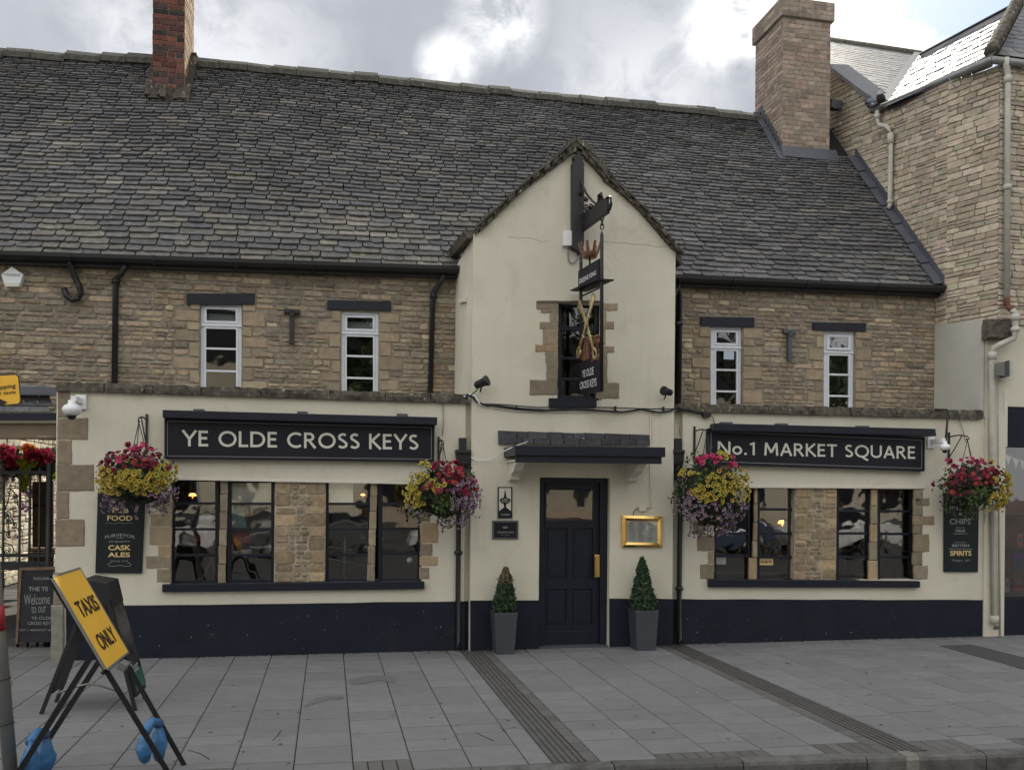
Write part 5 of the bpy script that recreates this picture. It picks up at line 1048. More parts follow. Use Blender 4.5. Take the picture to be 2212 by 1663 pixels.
# cables strung across the bay
r = thing('cable_run', P(1240, 885, BAY), 'black cables sagging across the gabled bay below its window', 'cable')
def cab(pts, rad, Y=BAY-.03): one('cable', 'black', r, lambda q: q.tube([P(u, v, Y-.01*(i % 2)) for i, (u, v) in enumerate(pts)], rad, 6))
cab([(1006, 853), (1020, 857), (1030, 868), (1050, 876), (1080, 877), (1130, 883), (1180, 886), (1240, 883), (1300, 887), (1345, 890), (1385, 884), (1425, 891), (1450, 887), (1466, 876)], .012)
cab([(1008, 851), (1026, 858), (1040, 872), (1090, 874), (1160, 880), (1230, 879), (1310, 880), (1400, 883), (1462, 883)], .007); cab([(1040, 873), (1075, 879), (1120, 885), (1170, 888), (1215, 884), (1240, 881)], .006)
one('grey_cable', 'whiteplastic', r, lambda q: (q.tube([P(1002, 857, -.06), P(1014, 852, -.08), P(1026, 856, -.1), P(1034, 868, -.1), P(1038, 876, -.1)], .011, 6), q.tube([P(1040, 877, BAY-.02), P(1110, 888, BAY-.02), P(1200, 890, BAY-.02), P(1330, 889, BAY-.02), P(1460, 887, BAY-.02)], .004, 5)))
for u, v in ((1116, 880), (1219, 880), (1330, 882), (1434, 883)): one('cable_clip', 'black', r, lambda q: q.rect(u-1.5, v-5, u+1.5, v+5, BAY-.04, .038))
b = MB(); b.tube([P(1010, 985, -.06), P(1030, 994, -.1), P(1055, 993, -.12), P(1075, 987, -.15), P(1085, 976, -.5), P(1100, 969, -.6), P(1140, 953, -.35)], .006, 6); tag(b.build('loose_cable', 'whiteplastic'), 'thin white cable looping from the left hopper to the door canopy', 'cable')
# ================================================================== projecting pub sign
r = thing('sign_bracket', P(1250, 540, BAY), 'black wrought iron bracket with scrolls on the gable face', 'sign bracket')
def post(q):
    q.slab([(1237, 350), (1262, 350), (1262, 523), (1259, 545), (1254, 548), (1248, 541), (1237, 535)], BAY-.10, .098)
    q.slab([(1239, 350), (1242, 348), (1238, 338), (1245, 336), (1251, 326), (1256, 337), (1262, 340), (1258, 352)], BAY-.09, .08)
one('wall_post', 'black', r, post, .004)
Ya = BAY-.05; Ye_ = -.80
aU = [P(1258, 464, Ya), P(1311, 427, Ye_)]; aL = [P(1258, 501, Ya), P(1313, 461, Ye_)]
one('arm', 'black', r, lambda q: q.prism([aU[0]+V((-.025, 0, 0)), aU[1]+V((-.025, 0, 0)), aL[1]+V((-.025, 0, 0)), aL[0]+V((-.025, 0, 0))], (.05, 0, 0)), .006)
def AP(u, v, t): return P(u, v, Ya+(Ye_-Ya)*t)
one('brace', 'black', r, lambda q: q.tube([AP(1250, 374, .0), AP(1257, 397, .1), AP(1267, 419, .3), AP(1280, 435, .5), AP(1288, 441, .62)], .014, 6))
def scr(q):
    for (cu, cv, r0, t) in ((1266, 448, 7, .25), (1265, 430, 5, .2), (1277, 446, 6, .45), (1256, 415, 5, .1)):
        q.tube([AP(cu+r0*(1-k/16)*math.cos(k*.75), cv+r0*1.2*(1-k/16)*math.sin(k*.75), t) for k in range(14)], .010, 5)
    q.tube([AP(1290, 445, .66), AP(1294, 434, .72), AP(1294, 422, .76), AP(1298, 418, .8), AP(1300, 428, .8), AP(1296, 440, .76)], .02, 6)
    q.tube([AP(1308, 432, .95), AP(1313, 426, 1.), AP(1319, 427, 1.05), AP(1320, 440, 1.08), AP(1317, 453, 1.03), AP(1312, 450, .98)], .018, 6)
one('scrollwork', 'black', r, scr)
YL, YRr = -.22, -.76
hs = thing('hanging_sign', P(1277, 850, -.5), 'hanging pub sign with crown and crossed keys lettered YE OLDE CROSS KEYS', 'pub sign')
def SP(u, v): t = (u-1254.)/(1299-1254.); return P(u, v, YL+(YRr-YL)*t)
def sbox(q, pts, th=.03):
    pts = [SP(*p) for p in pts]; nn_ = V((1, 0, 0)); q.prism([p-nn_*th/2 for p in pts], nn_*th)
def hang(q):
    for (u, v0) in ((1255, 550), (1300, 500)): q.tube([SP(u, v0), SP(u, v0+8), SP(u-.5, 853 if u < 1280 else 846)], [.008, .02, .02], 8)
    q.tube([SP(1255, 628), SP(1299, 606)], .012, 6); q.tube([SP(1256, 640), SP(1299, 620)], .01, 6)
one('side_bars', 'black', hs, hang)
def chain(q):
    for (u, v) in ((1300.5, 471), (1300.5, 481), (1300.5, 490)): c = SP(u, v); ax = (V((.02, 0, 0)) if v != 481 else V((0, .02, 0))); q.tube([c+ax*math.cos(t*.785)+V((0, 0, .035*math.sin(t*.785))) for t in range(8)], .007, 5, closed=True)
    c = SP(1256, 542); q.tube([c+V((0, .02, 0))*math.cos(t*.785)+V((0, 0, .04*math.sin(t*.785))) for t in range(8)], .007, 5, closed=True)
one('chain', 'black', hs, chain)
one('brewery_board', 'ink', hs, lambda q: sbox(q, [(1252, 586), (1297, 559), (1297, 607), (1252, 627)], .035))
one('drip_shelf', 'ink', hs, lambda q: q.prism([SP(1246, 630)+V((-.08, 0, 0)), SP(1304, 605)+V((-.08, 0, 0)), SP(1304, 605)+V((.12, 0, 0)), SP(1246, 630)+V((.12, 0, 0))], (0, 0, .015)))
def stext(q, s, TL, TR, BR, BL, bold=.02): text3(q, s, SP(*TL), SP(*TR), SP(*BR), SP(*BL), V((-.030, 0, 0)), bold)
b = MB(); stext(b, 'GREENE KING', (1256, 604), (1293, 584), (1293, 594), (1256, 615)); b.build('brewery_lettering', 'steel_letter', hs)
# crown
cc = SP(1274, 556)
def crown(q):
    q.lathe(cc, [(.075, -.01), (.085, .015), (.10, .045), (.10, .055), (.07, .05)], 18)
    for i in range(9):
        a = i*2*math.pi/9; p = cc+V((.09*math.cos(a), .09*math.sin(a), .05)); d = V((.035*math.cos(a), .035*math.sin(a), .11)); w = V((-.016*math.sin(a), .016*math.cos(a), 0)); q.prism([p-w, p+w, p+w*.9+d, p-w*.9+d], V((math.cos(a), math.sin(a), 0))*.012)
one('crown', 'copper', hs, crown); one('crown_stem', 'black', hs, lambda q: q.tube([cc, cc-V((0, 0, .12))], .012, 6))
one('lower_board', 'ink', hs, lambda q: (sbox(q, [(1254, 785), (1299, 770), (1299, 846), (1254, 853)], .035), sbox(q, [(1276, 735), (1298, 735), (1298, 790), (1276, 790)], .02)))
b = MB(); stext(b, 'YE OLDE', (1263, 801), (1288, 792), (1288, 809), (1263, 816), .01); stext(b, 'CROSS KEYS', (1258, 826), (1294, 816), (1294, 834), (1258, 841), .01); b.build('pub_lettering', 'steel_letter', hs)
def key(q, bow, tip, w, off):
    A, Bq = SP(*bow)+V((off, 0, 0)), SP(*tip)+V((off, 0, 0)); d = (Bq-A).normalized(); n_ = d.cross(V((1, 0, 0))).normalized()
    for s in (-.013, .0, .013): q.tube([A+n_*s+d*.02, Bq+n_*s], .011, 6)
    for t in (.25, .5, .62, .8): c = A.lerp(Bq, t); q.tube([c-n_*.035, c+n_*.035], .013, 6)
    for rr_ in (.05,): q.tube([A+n_*(rr_*math.cos(k*.785))+d*(rr_*1.3*math.sin(k*.785)-.04) for k in range(8)], .016, 6, closed=True)
    c = Bq; q.prism([c+n_*.0, c+n_*.10, c+n_*.10-d*.05, c+n_*.06-d*.05, c+n_*.06-d*.08, c+n_*.10-d*.08, c+n_*.10-d*.13, c-d*.13], (.02, 0, 0))
one('silver_key', 'keygold', hs, lambda q: key(q, (1289, 758), (1257, 650), 1, -.03)); one('gold_key', 'keygold', hs, lambda q: key(q, (1263, 755), (1294, 640), 1, -.06))
def castle(q):
    for (u, v0, v1) in ((1256, 738, 775), (1261, 733, 778), (1267, 736, 780), (1272, 742, 776)): sbox(q, [(u, v0), (u+4, v0-1), (u+4, v1-1), (u, v1)], .06+.02*(int(u) % 2))
    for (u, v) in ((1257, 735), (1263, 730), (1269, 734)): sbox(q, [(u, v), (u+2, v-3), (u+4, v)], .05)
one('castle_relief', 'copper', hs, castle)
def vine(q):
    rv = random.Random(5)
    for i in range(26): sbox(q, [(1283+rv.uniform(-3, 12), 730+rv.uniform(0, 50)) for _ in range(1)]*1+[], .03) if False else q.box(SP(1282+rv.uniform(0, 15), 728+rv.uniform(0, 52)), (.05, .03, .045), Matrix.Rotation(rv.uniform(0, 3), 3, 'X'))
one('foliage_relief', 'copper', hs, vine)
# ================================================================== planting
def rnd_dir(rg): 
    while True:
        p = V((rg.uniform(-1, 1), rg.uniform(-1, 1), rg.uniform(-1, 1)))
        if .1 < p.length < 1: return p.normalized()
def blossom(b, c, n, r, rim, eye, rg, petals=5):
    n = n.normalized(); q = n.orthogonal().normalized(); q.rotate(Matrix.Rotation(rg.uniform(0, 6.3), 3, n)); w = n.cross(q); k = petals*2
    R = [c+(q*math.cos(i*2*math.pi/k)+w*math.sin(i*2*math.pi/k))*r*(1 if i % 2 == 0 else .84)+n*r*rg.uniform(.22, .4) for i in range(k)]
    I = [c+(q*math.cos(i*2*math.pi/k)+w*math.sin(i*2*math.pi/k))*r*.42 for i in range(k)]
    b.add(R+I, [(i, (i+1) % k, k+(i+1) % k, k+i) for i in range(k)], tuple(x*rg.uniform(.82, 1.1) for x in rim)); b.add(I+[c-n*r*.4], [(i, (i+1) % k, k) for i in range(k)], eye)
def frill(b, c, n, r, col, rg):
    for lay in range(3):
        nn_ = (n+rnd_dir(rg)*.5).normalized(); q = nn_.orthogonal().normalized(); w = nn_.cross(q); k = 8; rr_ = r*(1-.25*lay)
        R = [c+nn_*lay*r*.18+(q*math.cos(i*.785)+w*math.sin(i*.785))*rr_*rg.uniform(.7, 1.05)+nn_*rg.uniform(-.1, .3)*r for i in range(k)]; f_ = rg.uniform(.7, 1.15)
        b.add(R+[c+nn_*lay*r*.18], [(i, (i+1) % k, k) for i in range(k)], tuple(x*f_ for x in col))
def leaf(b, c, n, s, col):
    q = n.orthogonal().normalized(); q.rotate(Matrix.Rotation(random.uniform(0, 6.3), 3, n)); w = n.cross(q)
    b.add([c-q*s, c+w*s*.5+n*s*.15, c+q*s, c-w*s*.5+n*s*.15], [(0, 1, 2), (0, 2, 3)], col)
RED, CRIM, PINK, YEL, LIL, CORAL, DKR, LIME = (.36, .022, .06), (.22, .012, .045), (.60, .04, .17), (.50, .41, .075), (.34, .24, .34), (.48, .075, .07), (.11, .012, .03), (.28, .38, .04)
GR = [(.035, .07, .02), (.05, .10, .03), (.022, .045, .016), (.08, .13, .04)]
def basket(label, cx, cy, Rx, Ry, zones, hook, seed, Yc=-.42, bottom=None, stringy=0):
    rg = random.Random(seed); random.seed(seed); c = P(cx, cy, Yc); px = (P(cx+1, cy, Yc)-c).length; R = Rx*px; RD = min(R, .36)
    r = thing('flower_basket', c, label, 'hanging basket', 'hanging baskets on the pub front')
    def surf(u, v, k=1.):
        dx, dy = (u-cx)/Rx, (v-cy)/Ry; s = math.sqrt(max(.0, 1-dx*dx-dy*dy)); p = P(u, v, Yc); p.y = Yc-s*RD*k; n = V((dx, -s-.25, -dy+.1)).normalized(); return p, n
    g = MB(); tot = int(1500*Rx*Ry/(88*70))
    for i in range(tot):
        d = rnd_dir(rg); rr_ = rg.uniform(.35, 1.03)**.5; rr_ *= .86+.42*noise.noise(d*2.3+V((seed, 0, 0))); u, v = cx+d.x*Rx*rr_*1.0, cy-d.z*Ry*rr_*.95; p = P(u, v, Yc); p.y = Yc+d.y*RD*rr_*.9; leaf(g, p, (d+rnd_dir(rg)*.8).normalized(), rg.uniform(.016, .038), rg.choice(GR+[(.07, .02, .03), (.04, .02, .03)]))
    for (zx_, zy, zrx, zry, kind, n, *_o) in zones:
        if kind in ('leafy', 'trail'):
            for i in range(n):
                a, q = rg.uniform(0, 6.28), math.sqrt(rg.random()); u, v = zx_+zrx*q*math.cos(a), zy+zry*q*math.sin(a); p, nn_ = surf(u, v, .8); leaf(g, p+rnd_dir(rg)*.03, (nn_+rnd_dir(rg)).normalized(), rg.uniform(.014, .03), rg.choice([(.10, .17, .04), (.07, .12, .03)] if kind == 'leafy' else GR))
    trails = []
    for i in range(16):
        a = rg.uniform(-1.25, 1.25); u, v = cx+Rx*.92*math.sin(a), cy+Ry*.75*math.cos(a); L_ = rg.uniform(10, 36)*(1 if abs(a) < .9 else .6); sw = rg.uniform(-5, 5)
        for t in range(int(L_/2.2)):
            f = t*2.2/L_; p = P(u+sw*f*f, v+L_*f, Yc-RD*.55*rg.uniform(.9, 1)); leaf(g, p, rnd_dir(rg), rg.uniform(.010, .02), rg.choice(GR)); trails.append(p+rnd_dir(rg)*.012)
    vs = []; nu, nv = 12, 18
    for j in range(nu+1):
        for i in range(nv):
            t, a = math.pi*j/nu, 2*math.pi*i/nv; d = V((math.sin(t)*math.cos(a), math.sin(t)*math.sin(a), math.cos(t))); w = .62+.25*noise.noise(d*2.5+V((seed, 0, 0))); q = P(cx+d.x*Rx*w, cy-d.z*Ry*w, Yc); q.y = Yc+d.y*RD*w*.8; vs.append(q)
    for j in range(nu):
        for i in range(nv): g.add([vs[j*nv+i], vs[j*nv+(i+1) % nv], vs[(j+1)*nv+(i+1) % nv], vs[(j+1)*nv+i]], [(0, 1, 2, 3)], rg.choice([(.018, .035, .012), (.025, .045, .015), (.03, .02, .018)]))
    g.build('foliage', 'leaf', r)
    groups = {}
    for (zx_, zy, zrx, zry, kind, n, *_o) in zones:
        if kind in ('leafy', 'trail'): continue
        n = int(n*(.62 if kind == 'red' else .8))
        b = groups.setdefault(kind, MB())
        for i in range(n):
            a, q = rg.uniform(0, 6.28), math.sqrt(rg.random()); u, v = zx_+zrx*q*math.cos(a), zy+zry*q*math.sin(a); p, nn_ = surf(u, v, rg.uniform(.82, 1.05)); nn_ = (nn_+rnd_dir(rg)*.45).normalized(); p += rnd_dir(rg)*.012
            if kind == 'yellow': blossom(b, p, nn_, rg.uniform(.023, .034), YEL, (.20, .13, .015), rg)
            elif kind == 'lilac': blossom(b, p, nn_, rg.uniform(.018, .026), LIL if rg.random() < .7 else (.50, .34, .42), (.05, .015, .06), rg)
            elif kind == 'lime': blossom(b, p, nn_, rg.uniform(.02, .028), LIME, (.2, .28, .02), rg)
            elif kind == 'red': frill(b, p, nn_, rg.uniform(.020, .042), rg.choice([RED, CRIM, CRIM, CORAL, DKR, (.30, .05, .10)]), rg)
            elif kind == 'pink': frill(b, p, nn_, rg.uniform(.03, .045), rg.choice([PINK, PINK, (.62, .08, .2)]), rg)
            elif kind == 'coral': frill(b, p, nn_, rg.uniform(.028, .04), CORAL, rg)
    if 'lilac' in groups:
        for p in trails:
            if rg.random() < .38: blossom(groups['lilac'], p, (V((0, -1, .2))+rnd_dir(rg)*.8).normalized(), rg.uniform(.014, .022), LIL, (.05, .015, .06), rg)
    for kind, b in groups.items(): b.build(kind+'_blossoms', 'petal', r)
    b = MB(); cb_ = P(cx, cy+Ry*.15, Yc); b.lathe(cb_-V((0, 0, .14)), [(.03, 0), (.12, .03), (.17, .10), (.19, .16)], 16, col=(.1, .06, .03)); b.build('basket_liner', 'brownwood', r)
    hk = P(hook[0], hook[1], Yc); b = MB()
    for a in (0, 2.1, 4.2): b.tube([hk, cb_+V((.17*math.cos(a+.5), .17*math.sin(a+.5), .02))], .005, 5)
    b.build('hanging_chains', 'black', r)
    br = thing('basket_bracket', P(hook[0]+1, hook[1]+20, 0), _bl[seed], 'bracket', 'wall brackets holding the baskets'); b = MB(); z = hk.z
    b.wbox(hk.x-.012, hk.x+.012, z-.30, z+.12, -.02, -.002); b.build('wall_bar', 'black', br)
    b = MB(); b.tube([V((hk.x, -.01, z+.06)), V((hk.x, Yc*.6, z+.07)), V((hk.x, Yc, z+.045)), V((hk.x, Yc-.03, z+.02)), V((hk.x, Yc, z)), V((hk.x, Yc+.02, z+.015))], .009, 6); b.tube([V((hk.x, -.01, z-.22)), V((hk.x, Yc*.35, z-.10)), V((hk.x, Yc*.7, z+.055))], .007, 6); b.build('arm', 'black', br)
    return r
_bl = {101: 'black iron bracket holding the basket beside the passage corner', 102: 'black iron bracket holding the basket left of the door', 103: 'black iron bracket holding the basket right of the door', 104: 'black iron bracket holding the basket at the far right corner'}
basket('hanging basket with a broad yellow band over the CASK ALES panel', 298, 1036, 90, 72, [(296, 985, 60, 26, 'red', 75), (240, 1010, 26, 20, 'red', 34), (350, 1002, 30, 18, 'red', 24), (304, 966, 18, 9, 'pink', 9), (335, 968, 8, 6, 'pink', 3), (272, 995, 14, 10, 'pink', 6), (300, 1036, 84, 19, 'yellow', 150), (262, 1052, 46, 15, 'yellow', 48), (325, 1056, 36, 14, 'yellow', 34), (240, 1022, 24, 12, 'yellow', 26), (365, 1020, 22, 14, 'yellow', 18), (283, 992, 10, 5, 'yellow', 4), (352, 1012, 22, 14, 'yellow', 16), (238, 1086, 26, 22, 'lilac', 52), (358, 1082, 30, 26, 'lilac', 55), (345, 1108, 22, 8, 'lilac', 12), (372, 1048, 18, 26, 'lilac', 22)], (300, 912), 101)
basket('hanging basket with yellow trails and lilac cascade in front of the left hopper', 953, 1064, 88, 72, [(962, 1018, 50, 22, 'red', 80), (985, 1045, 48, 24, 'red', 55), (925, 1050, 22, 16, 'red', 20), (918, 1002, 14, 8, 'yellow', 10), (905, 1040, 28, 18, 'yellow', 40), (888, 1062, 20, 16, 'yellow', 34), (890, 1088, 18, 12, 'yellow', 16), (940, 1050, 18, 10, 'yellow', 12), (960, 1014, 26, 8, 'coral', 10), (1003, 1065, 36, 34, 'lilac', 105), (1020, 1095, 20, 30, 'lilac', 42), (975, 1090, 16, 16, 'lilac', 14), (992, 1128, 16, 12, 'lilac', 16), (955, 1085, 24, 22, 'leafy', 150)], (957, 962), 102)
basket('hanging basket with pink blooms on top and long lilac tails beside the square sign', 1533, 1062, 82, 98, [(1512, 992, 26, 13, 'pink', 22), (1545, 985, 18, 12, 'yellow', 20), (1528, 1000, 44, 22, 'red', 14), (1558, 995, 16, 16, 'pink', 6), (1478, 1020, 22, 8, 'yellow', 14), (1536, 1040, 36, 24, 'yellow', 50), (1530, 1062, 50, 24, 'yellow', 62), (1590, 1048, 20, 40, 'yellow', 60), (1500, 1066, 26, 14, 'yellow', 22), (1512, 1040, 36, 24, 'trail', 120), (1475, 1092, 25, 28, 'lilac', 60), (1530, 1105, 40, 22, 'lilac', 42), (1555, 1130, 36, 24, 'lilac', 46), (1590, 1100, 18, 16, 'lilac', 20), (1525, 1150, 30, 14, 'lilac', 20), (1560, 1090, 50, 40, 'trail', 120)], (1527, 938), 103, Yc=-.38)
basket('hanging basket of red and yellow flowers before the cream pipe at the right corner', 2096, 1052, 74, 66, [(2078, 1018, 42, 30, 'red', 95), (2040, 1048, 26, 26, 'red', 44), (2116, 1028, 34, 26, 'red', 48), (2060, 1000, 16, 10, 'pink', 6), (2090, 995, 10, 7, 'pink', 4), (2100, 1040, 18, 10, 'yellow', 9), (2122, 992, 12, 8, 'yellow', 7), (2155, 1058, 32, 38, 'yellow', 95), (2120, 1082, 34, 18, 'yellow', 46), (2165, 1030, 18, 16, 'yellow', 16), (2086, 1075, 24, 24, 'leafy', 130), (2140, 1075, 44, 34, 'trail', 80)], (2090, 950), 104, Yc=-.36)
for (u, v, u2, v2, lab) in ((957, 872, 956, 940, 'thin cable hanging from the left parapet above the second basket'), (2072, 905, 2086, 955, 'thin cable slanting down from the right parapet above the corner basket'), (1461, 890, 1469, 940, 'thin cable in the recess beside the right hopper')):
    b = MB(); b.tube([P(u, v, -.02), P((u+u2)/2+1.5, (v+v2)/2, -.02), P(u2, v2, -.03)], .005, 5); tag(b.build('drop_cable', 'galv'), lab, 'cable')
# clipped conical shrubs in square pots
def shrub(label, u0, u1, vt, ut, ub, vb, tip, tipc, seed, dead=False):
    rg = random.Random(seed); random.seed(seed); gp = G((ut+ub)/2, vb); gp.z = 0; Yq_ = gp.y; r = thing('potted_shrub', gp, label, 'potted shrub')
    a0, a1 = P(u0, vt, Yq_).x, P(u1, vt, Yq_).x; b0, b1 = P(ut, vb, Yq_).x, P(ub, vb, Yq_).x; zt = P(u0, vt, Yq_).z; wt, wb = a1-a0, b1-b0; cx = (a0+a1)/2; Yc = Yq_+wb/2
    b = MB(); vs = []
    for (w, z) in ((wb, 0), (wt, zt), (wt-.03, zt), (wt-.03, zt-.05)): vs += [V((cx-w/2, Yc-w/2, z)), V((cx+w/2, Yc-w/2, z)), V((cx+w/2, Yc+w/2, z)), V((cx-w/2, Yc+w/2, z))]
    b.add(vs, [(3, 2, 1, 0)]+[(i*4+j, i*4+(j+1) % 4, i*4+4+(j+1) % 4, i*4+4+j) for i in range(3) for j in range(4)]+[(12, 13, 14, 15)]); b.build('pot', 'pot', r, .006)
    tp = P(*tip, Yc); hh = tp.z-zt; rb_ = wt*.50; b = MB(); b.tube([V((cx, Yc, zt-.06)), V((cx, Yc, zt+hh*.8))], [.016, .006], 7, (.1, .06, .03)); b.build('stem', 'brownwood', r)
    b = MB()
    for i in range(3600):
        t = rg.random()**1.15*(1.04 if i % 40 == 0 else 1); z = zt-.02+hh*t; rad = rb_*(.86+.16*math.sin(min(1, t*2.2)*3.14))*(1.-min(1, t)**2.3)*(.92+.34*noise.noise(V((z*11, seed, 0))))+.02; rad *= 1.22 if i % 37 == 0 else 1; a = rg.uniform(0, 6.283); q = rg.uniform(.45, 1.)**.5*(1+.10*noise.noise(V((a*2.2, z*11, seed))))
        if t < .12: q *= .92
        p = V((cx+(tp.x-cx)*t+rad*q*math.cos(a), Yc+rad*q*math.sin(a), z)); n = V((math.cos(a), math.sin(a), .35))+rnd_dir(rg)*.9
        col = rg.choice([(.022, .05, .018), (.032, .075, .026), (.016, .036, .014), (.05, .10, .035)]); 
        if dead and t > .66 and rg.random() < .75: col = rg.choice([(.20, .15, .085), (.13, .09, .05), (.26, .21, .13)])
        leaf(b, p, n.normalized(), rg.uniform(.011, .024), col)
    b.build('foliage', 'leaf', r)
shrub('conical shrub with a brown dead tip in a charcoal pot left of the door', 1067, 1117.5, 1323, 1071, 1110, 1413, (1093, 1222), None, 5, True)
shrub('all green conical shrub in a charcoal pot right of the door', 1372, 1422, 1318, 1376, 1417, 1405, (1387, 1202), None, 6)
# ================================================================== passage: gate, chalkboard, flowers beyond
Yg = .95
r = thing('iron_gate', P(55, 1440, Yg), 'black wrought iron gate with scrolls closing the stone passage at the left', 'gate')
one('top_rail', 'black', r, lambda q: q.rect(-60, 1017, 112, 1024, Yg-.02, .04)); one('lower_rail', 'black', r, lambda q: (q.rect(-60, 1196, 115, 1203, Yg-.02, .04), q.rect(-60, 1213, 112, 1231, Yg-.02, .04)))
for u in (-38, -15, 8.8, 44, 65.5, 86.5, 107): one('bar', 'black', r, lambda q: q.tube([P(u, 1010 if u < 100 else 1000, Yg), P(u-3, 1250, Yg), P(u-6, 1400, Yg)], .014 if u < 100 else .035, 8))
def scrolls(q):
    for (a, c, s) in ((62, 440, 1), (105, 475, -1), (100, 560, 1), (60, 600, -1), (60, 650, 1), (100, 675, -1), (60, 740, 1), (105, 757, -1), (48, 860, 1), (97, 870, -1), (-30, 480, 1), (-30, 700, -1)):
        u0, v0 = a*.511/1.6275, (1500+c*.511)/1.6275; q.tube([P(u0+s*(6.5-k*.36)*math.cos(k*.62+.5), v0+(6.5-k*.36)*math.sin(k*.62+.5), Yg) for k in range(16)], .006, 5)
    for (a, c, d, e) in ((20, 600, 62, 440), (20, 600, 100, 560), (20, 600, 60, 650), (20, 600, 100, 675), (20, 600, 60, 740), (30, 800, 97, 860), (70, 430, 120, 540), (75, 500, 125, 480), (80, 700, 128, 720)):
        f = lambda x, y: (x*.511/1.6275, (1500+y*.511)/1.6275); (u0, v0), (u1, v1) = f(a, c), f(d, e); q.tube([P(u0+(u1-u0)*t+5*math.sin(3.14*t), v0+(v1-v0)*t-4*math.sin(3.14*t), Yg) for t in (0, .2, .4, .6, .8, 1)], .007, 5)
one('scrollwork', 'black', r, scrolls)
r = thing('chalkboard', G(70, 1390), 'black chalkboard with hand lettering leaning in the dark passage', 'chalkboard')
Yk = .80; one('board', 'board', r, lambda q: q.slab([(44, 1232), (118, 1229), (118, 1386), (37, 1387)], Yk, .03)); one('frame', 'brownwood', r, lambda q: (q.slab([(41, 1229), (47, 1229), (38, 1390), (33, 1390)], Yk-.012, .05), q.slab([(41, 1226), (118, 1224), (118, 1230), (41, 1232)], Yk-.012, .05)))
b = MB(); text(b, 'SQUARE', 72, 1246, 112, 1253, Yk-.0, 0, .01); text(b, 'THE TE', 62, 1267, 104, 1276, Yk, 0, .02); text(b, 'Welcome', 52, 1284, 108, 1306, Yk, -2); text(b, 'to our', 68, 1308, 100, 1324, Yk, -2); text(b, 'YE OLDE', 68, 1331, 112, 1338, Yk, 0, .01); text(b, 'CROSS KEYS', 60, 1342, 114, 1349, Yk, 0, .01); text(b, 'NO 1 MARKET SQ', 42, 1358, 114, 1363, Yk, 0, .01); b.build('chalk_lettering', 'dimletter', r)
def trough_flowers(label, u0, u1, vt, vb, seed, spec, Y=7.9):
    rg = random.Random(seed); random.seed(seed); c = P((u0+u1)/2, (vt+vb)/2, Y); r = thing('flower_trough', c, label, 'flower trough'); g = MB()
    for i in range(900):
        p = P(rg.uniform(u0, u1), rg.uniform(vt+4, vb+14), Y+rg.uniform(-.22, .3)); leaf(g, p, rnd_dir(rg), rg.uniform(.04, .08), rg.choice(GR+[(.09, .16, .04)]))
    g.build('foliage', 'leaf', r); gs = {}
    for (a, c_, rx, ry, kind, n) in spec:
        b = gs.setdefault(kind, MB())
        for i in range(n):
            t, q = rg.uniform(0, 6.28), math.sqrt(rg.random()); p = P(a+rx*q*math.cos(t), c_+ry*q*math.sin(t), Y-.25-rg.uniform(0, .1)); nn_ = (V((.35, -.8, .2))+rnd_dir(rg)*.7).normalized()
            if kind == 'lime': blossom(b, p, nn_, rg.uniform(.04, .055), (.50, .56, .05), (.25, .3, .02), rg)
            elif kind == 'lilac': blossom(b, p, nn_, rg.uniform(.03, .045), (.60, .42, .58), (.1, .03, .1), rg)
            else: frill(b, p, nn_, rg.uniform(.045, .07), rg.choice([(.62, .05, .16), (.70, .10, .20), (.40, .02, .06)] if kind == 'red' else [(.75, .35, .08), (.72, .2, .08)]), rg)
    for k, b in gs.items(): b.build(k+'_blossoms', 'petal', r)
    one('trough', 'brownwood', r, lambda q: q.rect(u0+4, vb-14, u1-4, vb+6, Y-.12, .3))
trough_flowers('sunlit trough of pink and red flowers beyond the gate at the far left edge', -40, 44, 962, 1016, 3, [(10, 975, 26, 14, 'red', 46), (30, 998, 18, 12, 'red', 26), (-15, 985, 26, 18, 'red', 30), (8, 968, 10, 6, 'red', 8)])
trough_flowers('sunlit trough of red flowers with trailing yellow ones beyond the gate', 50, 124, 966, 1012, 4, [(84, 985, 32, 16, 'red', 66), (60, 968, 14, 7, 'orange', 16), (56, 1000, 22, 10, 'lime', 46), (54, 1035, 10, 26, 'lime', 44), (116, 1025, 6, 8, 'lime', 6), (76, 1062, 10, 20, 'lilac', 18), (55, 1080, 12, 26, 'lilac', 20), (20, 1030, 14, 8, 'lilac', 10)])
r = thing('side_door', P(90, 1380, 6.5), 'brown plank door in shade beyond the right bars of the iron gate', 'door'); one('leaf', 'brownwood', r, lambda q: [q.rect(70+i*9, 1040, 78.6+i*9, 1230, 6.2, .05) for i in range(5)]); one('strap_hinge', 'black', r, lambda q: q.rect(70, 1090, 112, 1094, 6.17, .03))
r = thing('courtyard_bench', P(85, 1225, 5.5), 'dark slatted table half hidden behind the lower rail of the gate', 'table'); one('table_top', 'brownwood', r, lambda q: [q.rect(60, 1184+i*5, 118, 1187+i*5, 5.3+i*.1, .3) for i in range(3)]); [one('leg', 'brownwood', r, lambda q: q.rect(u, 1198, u+3, 1240, 5.5, .05)) for u in (66, 112)]
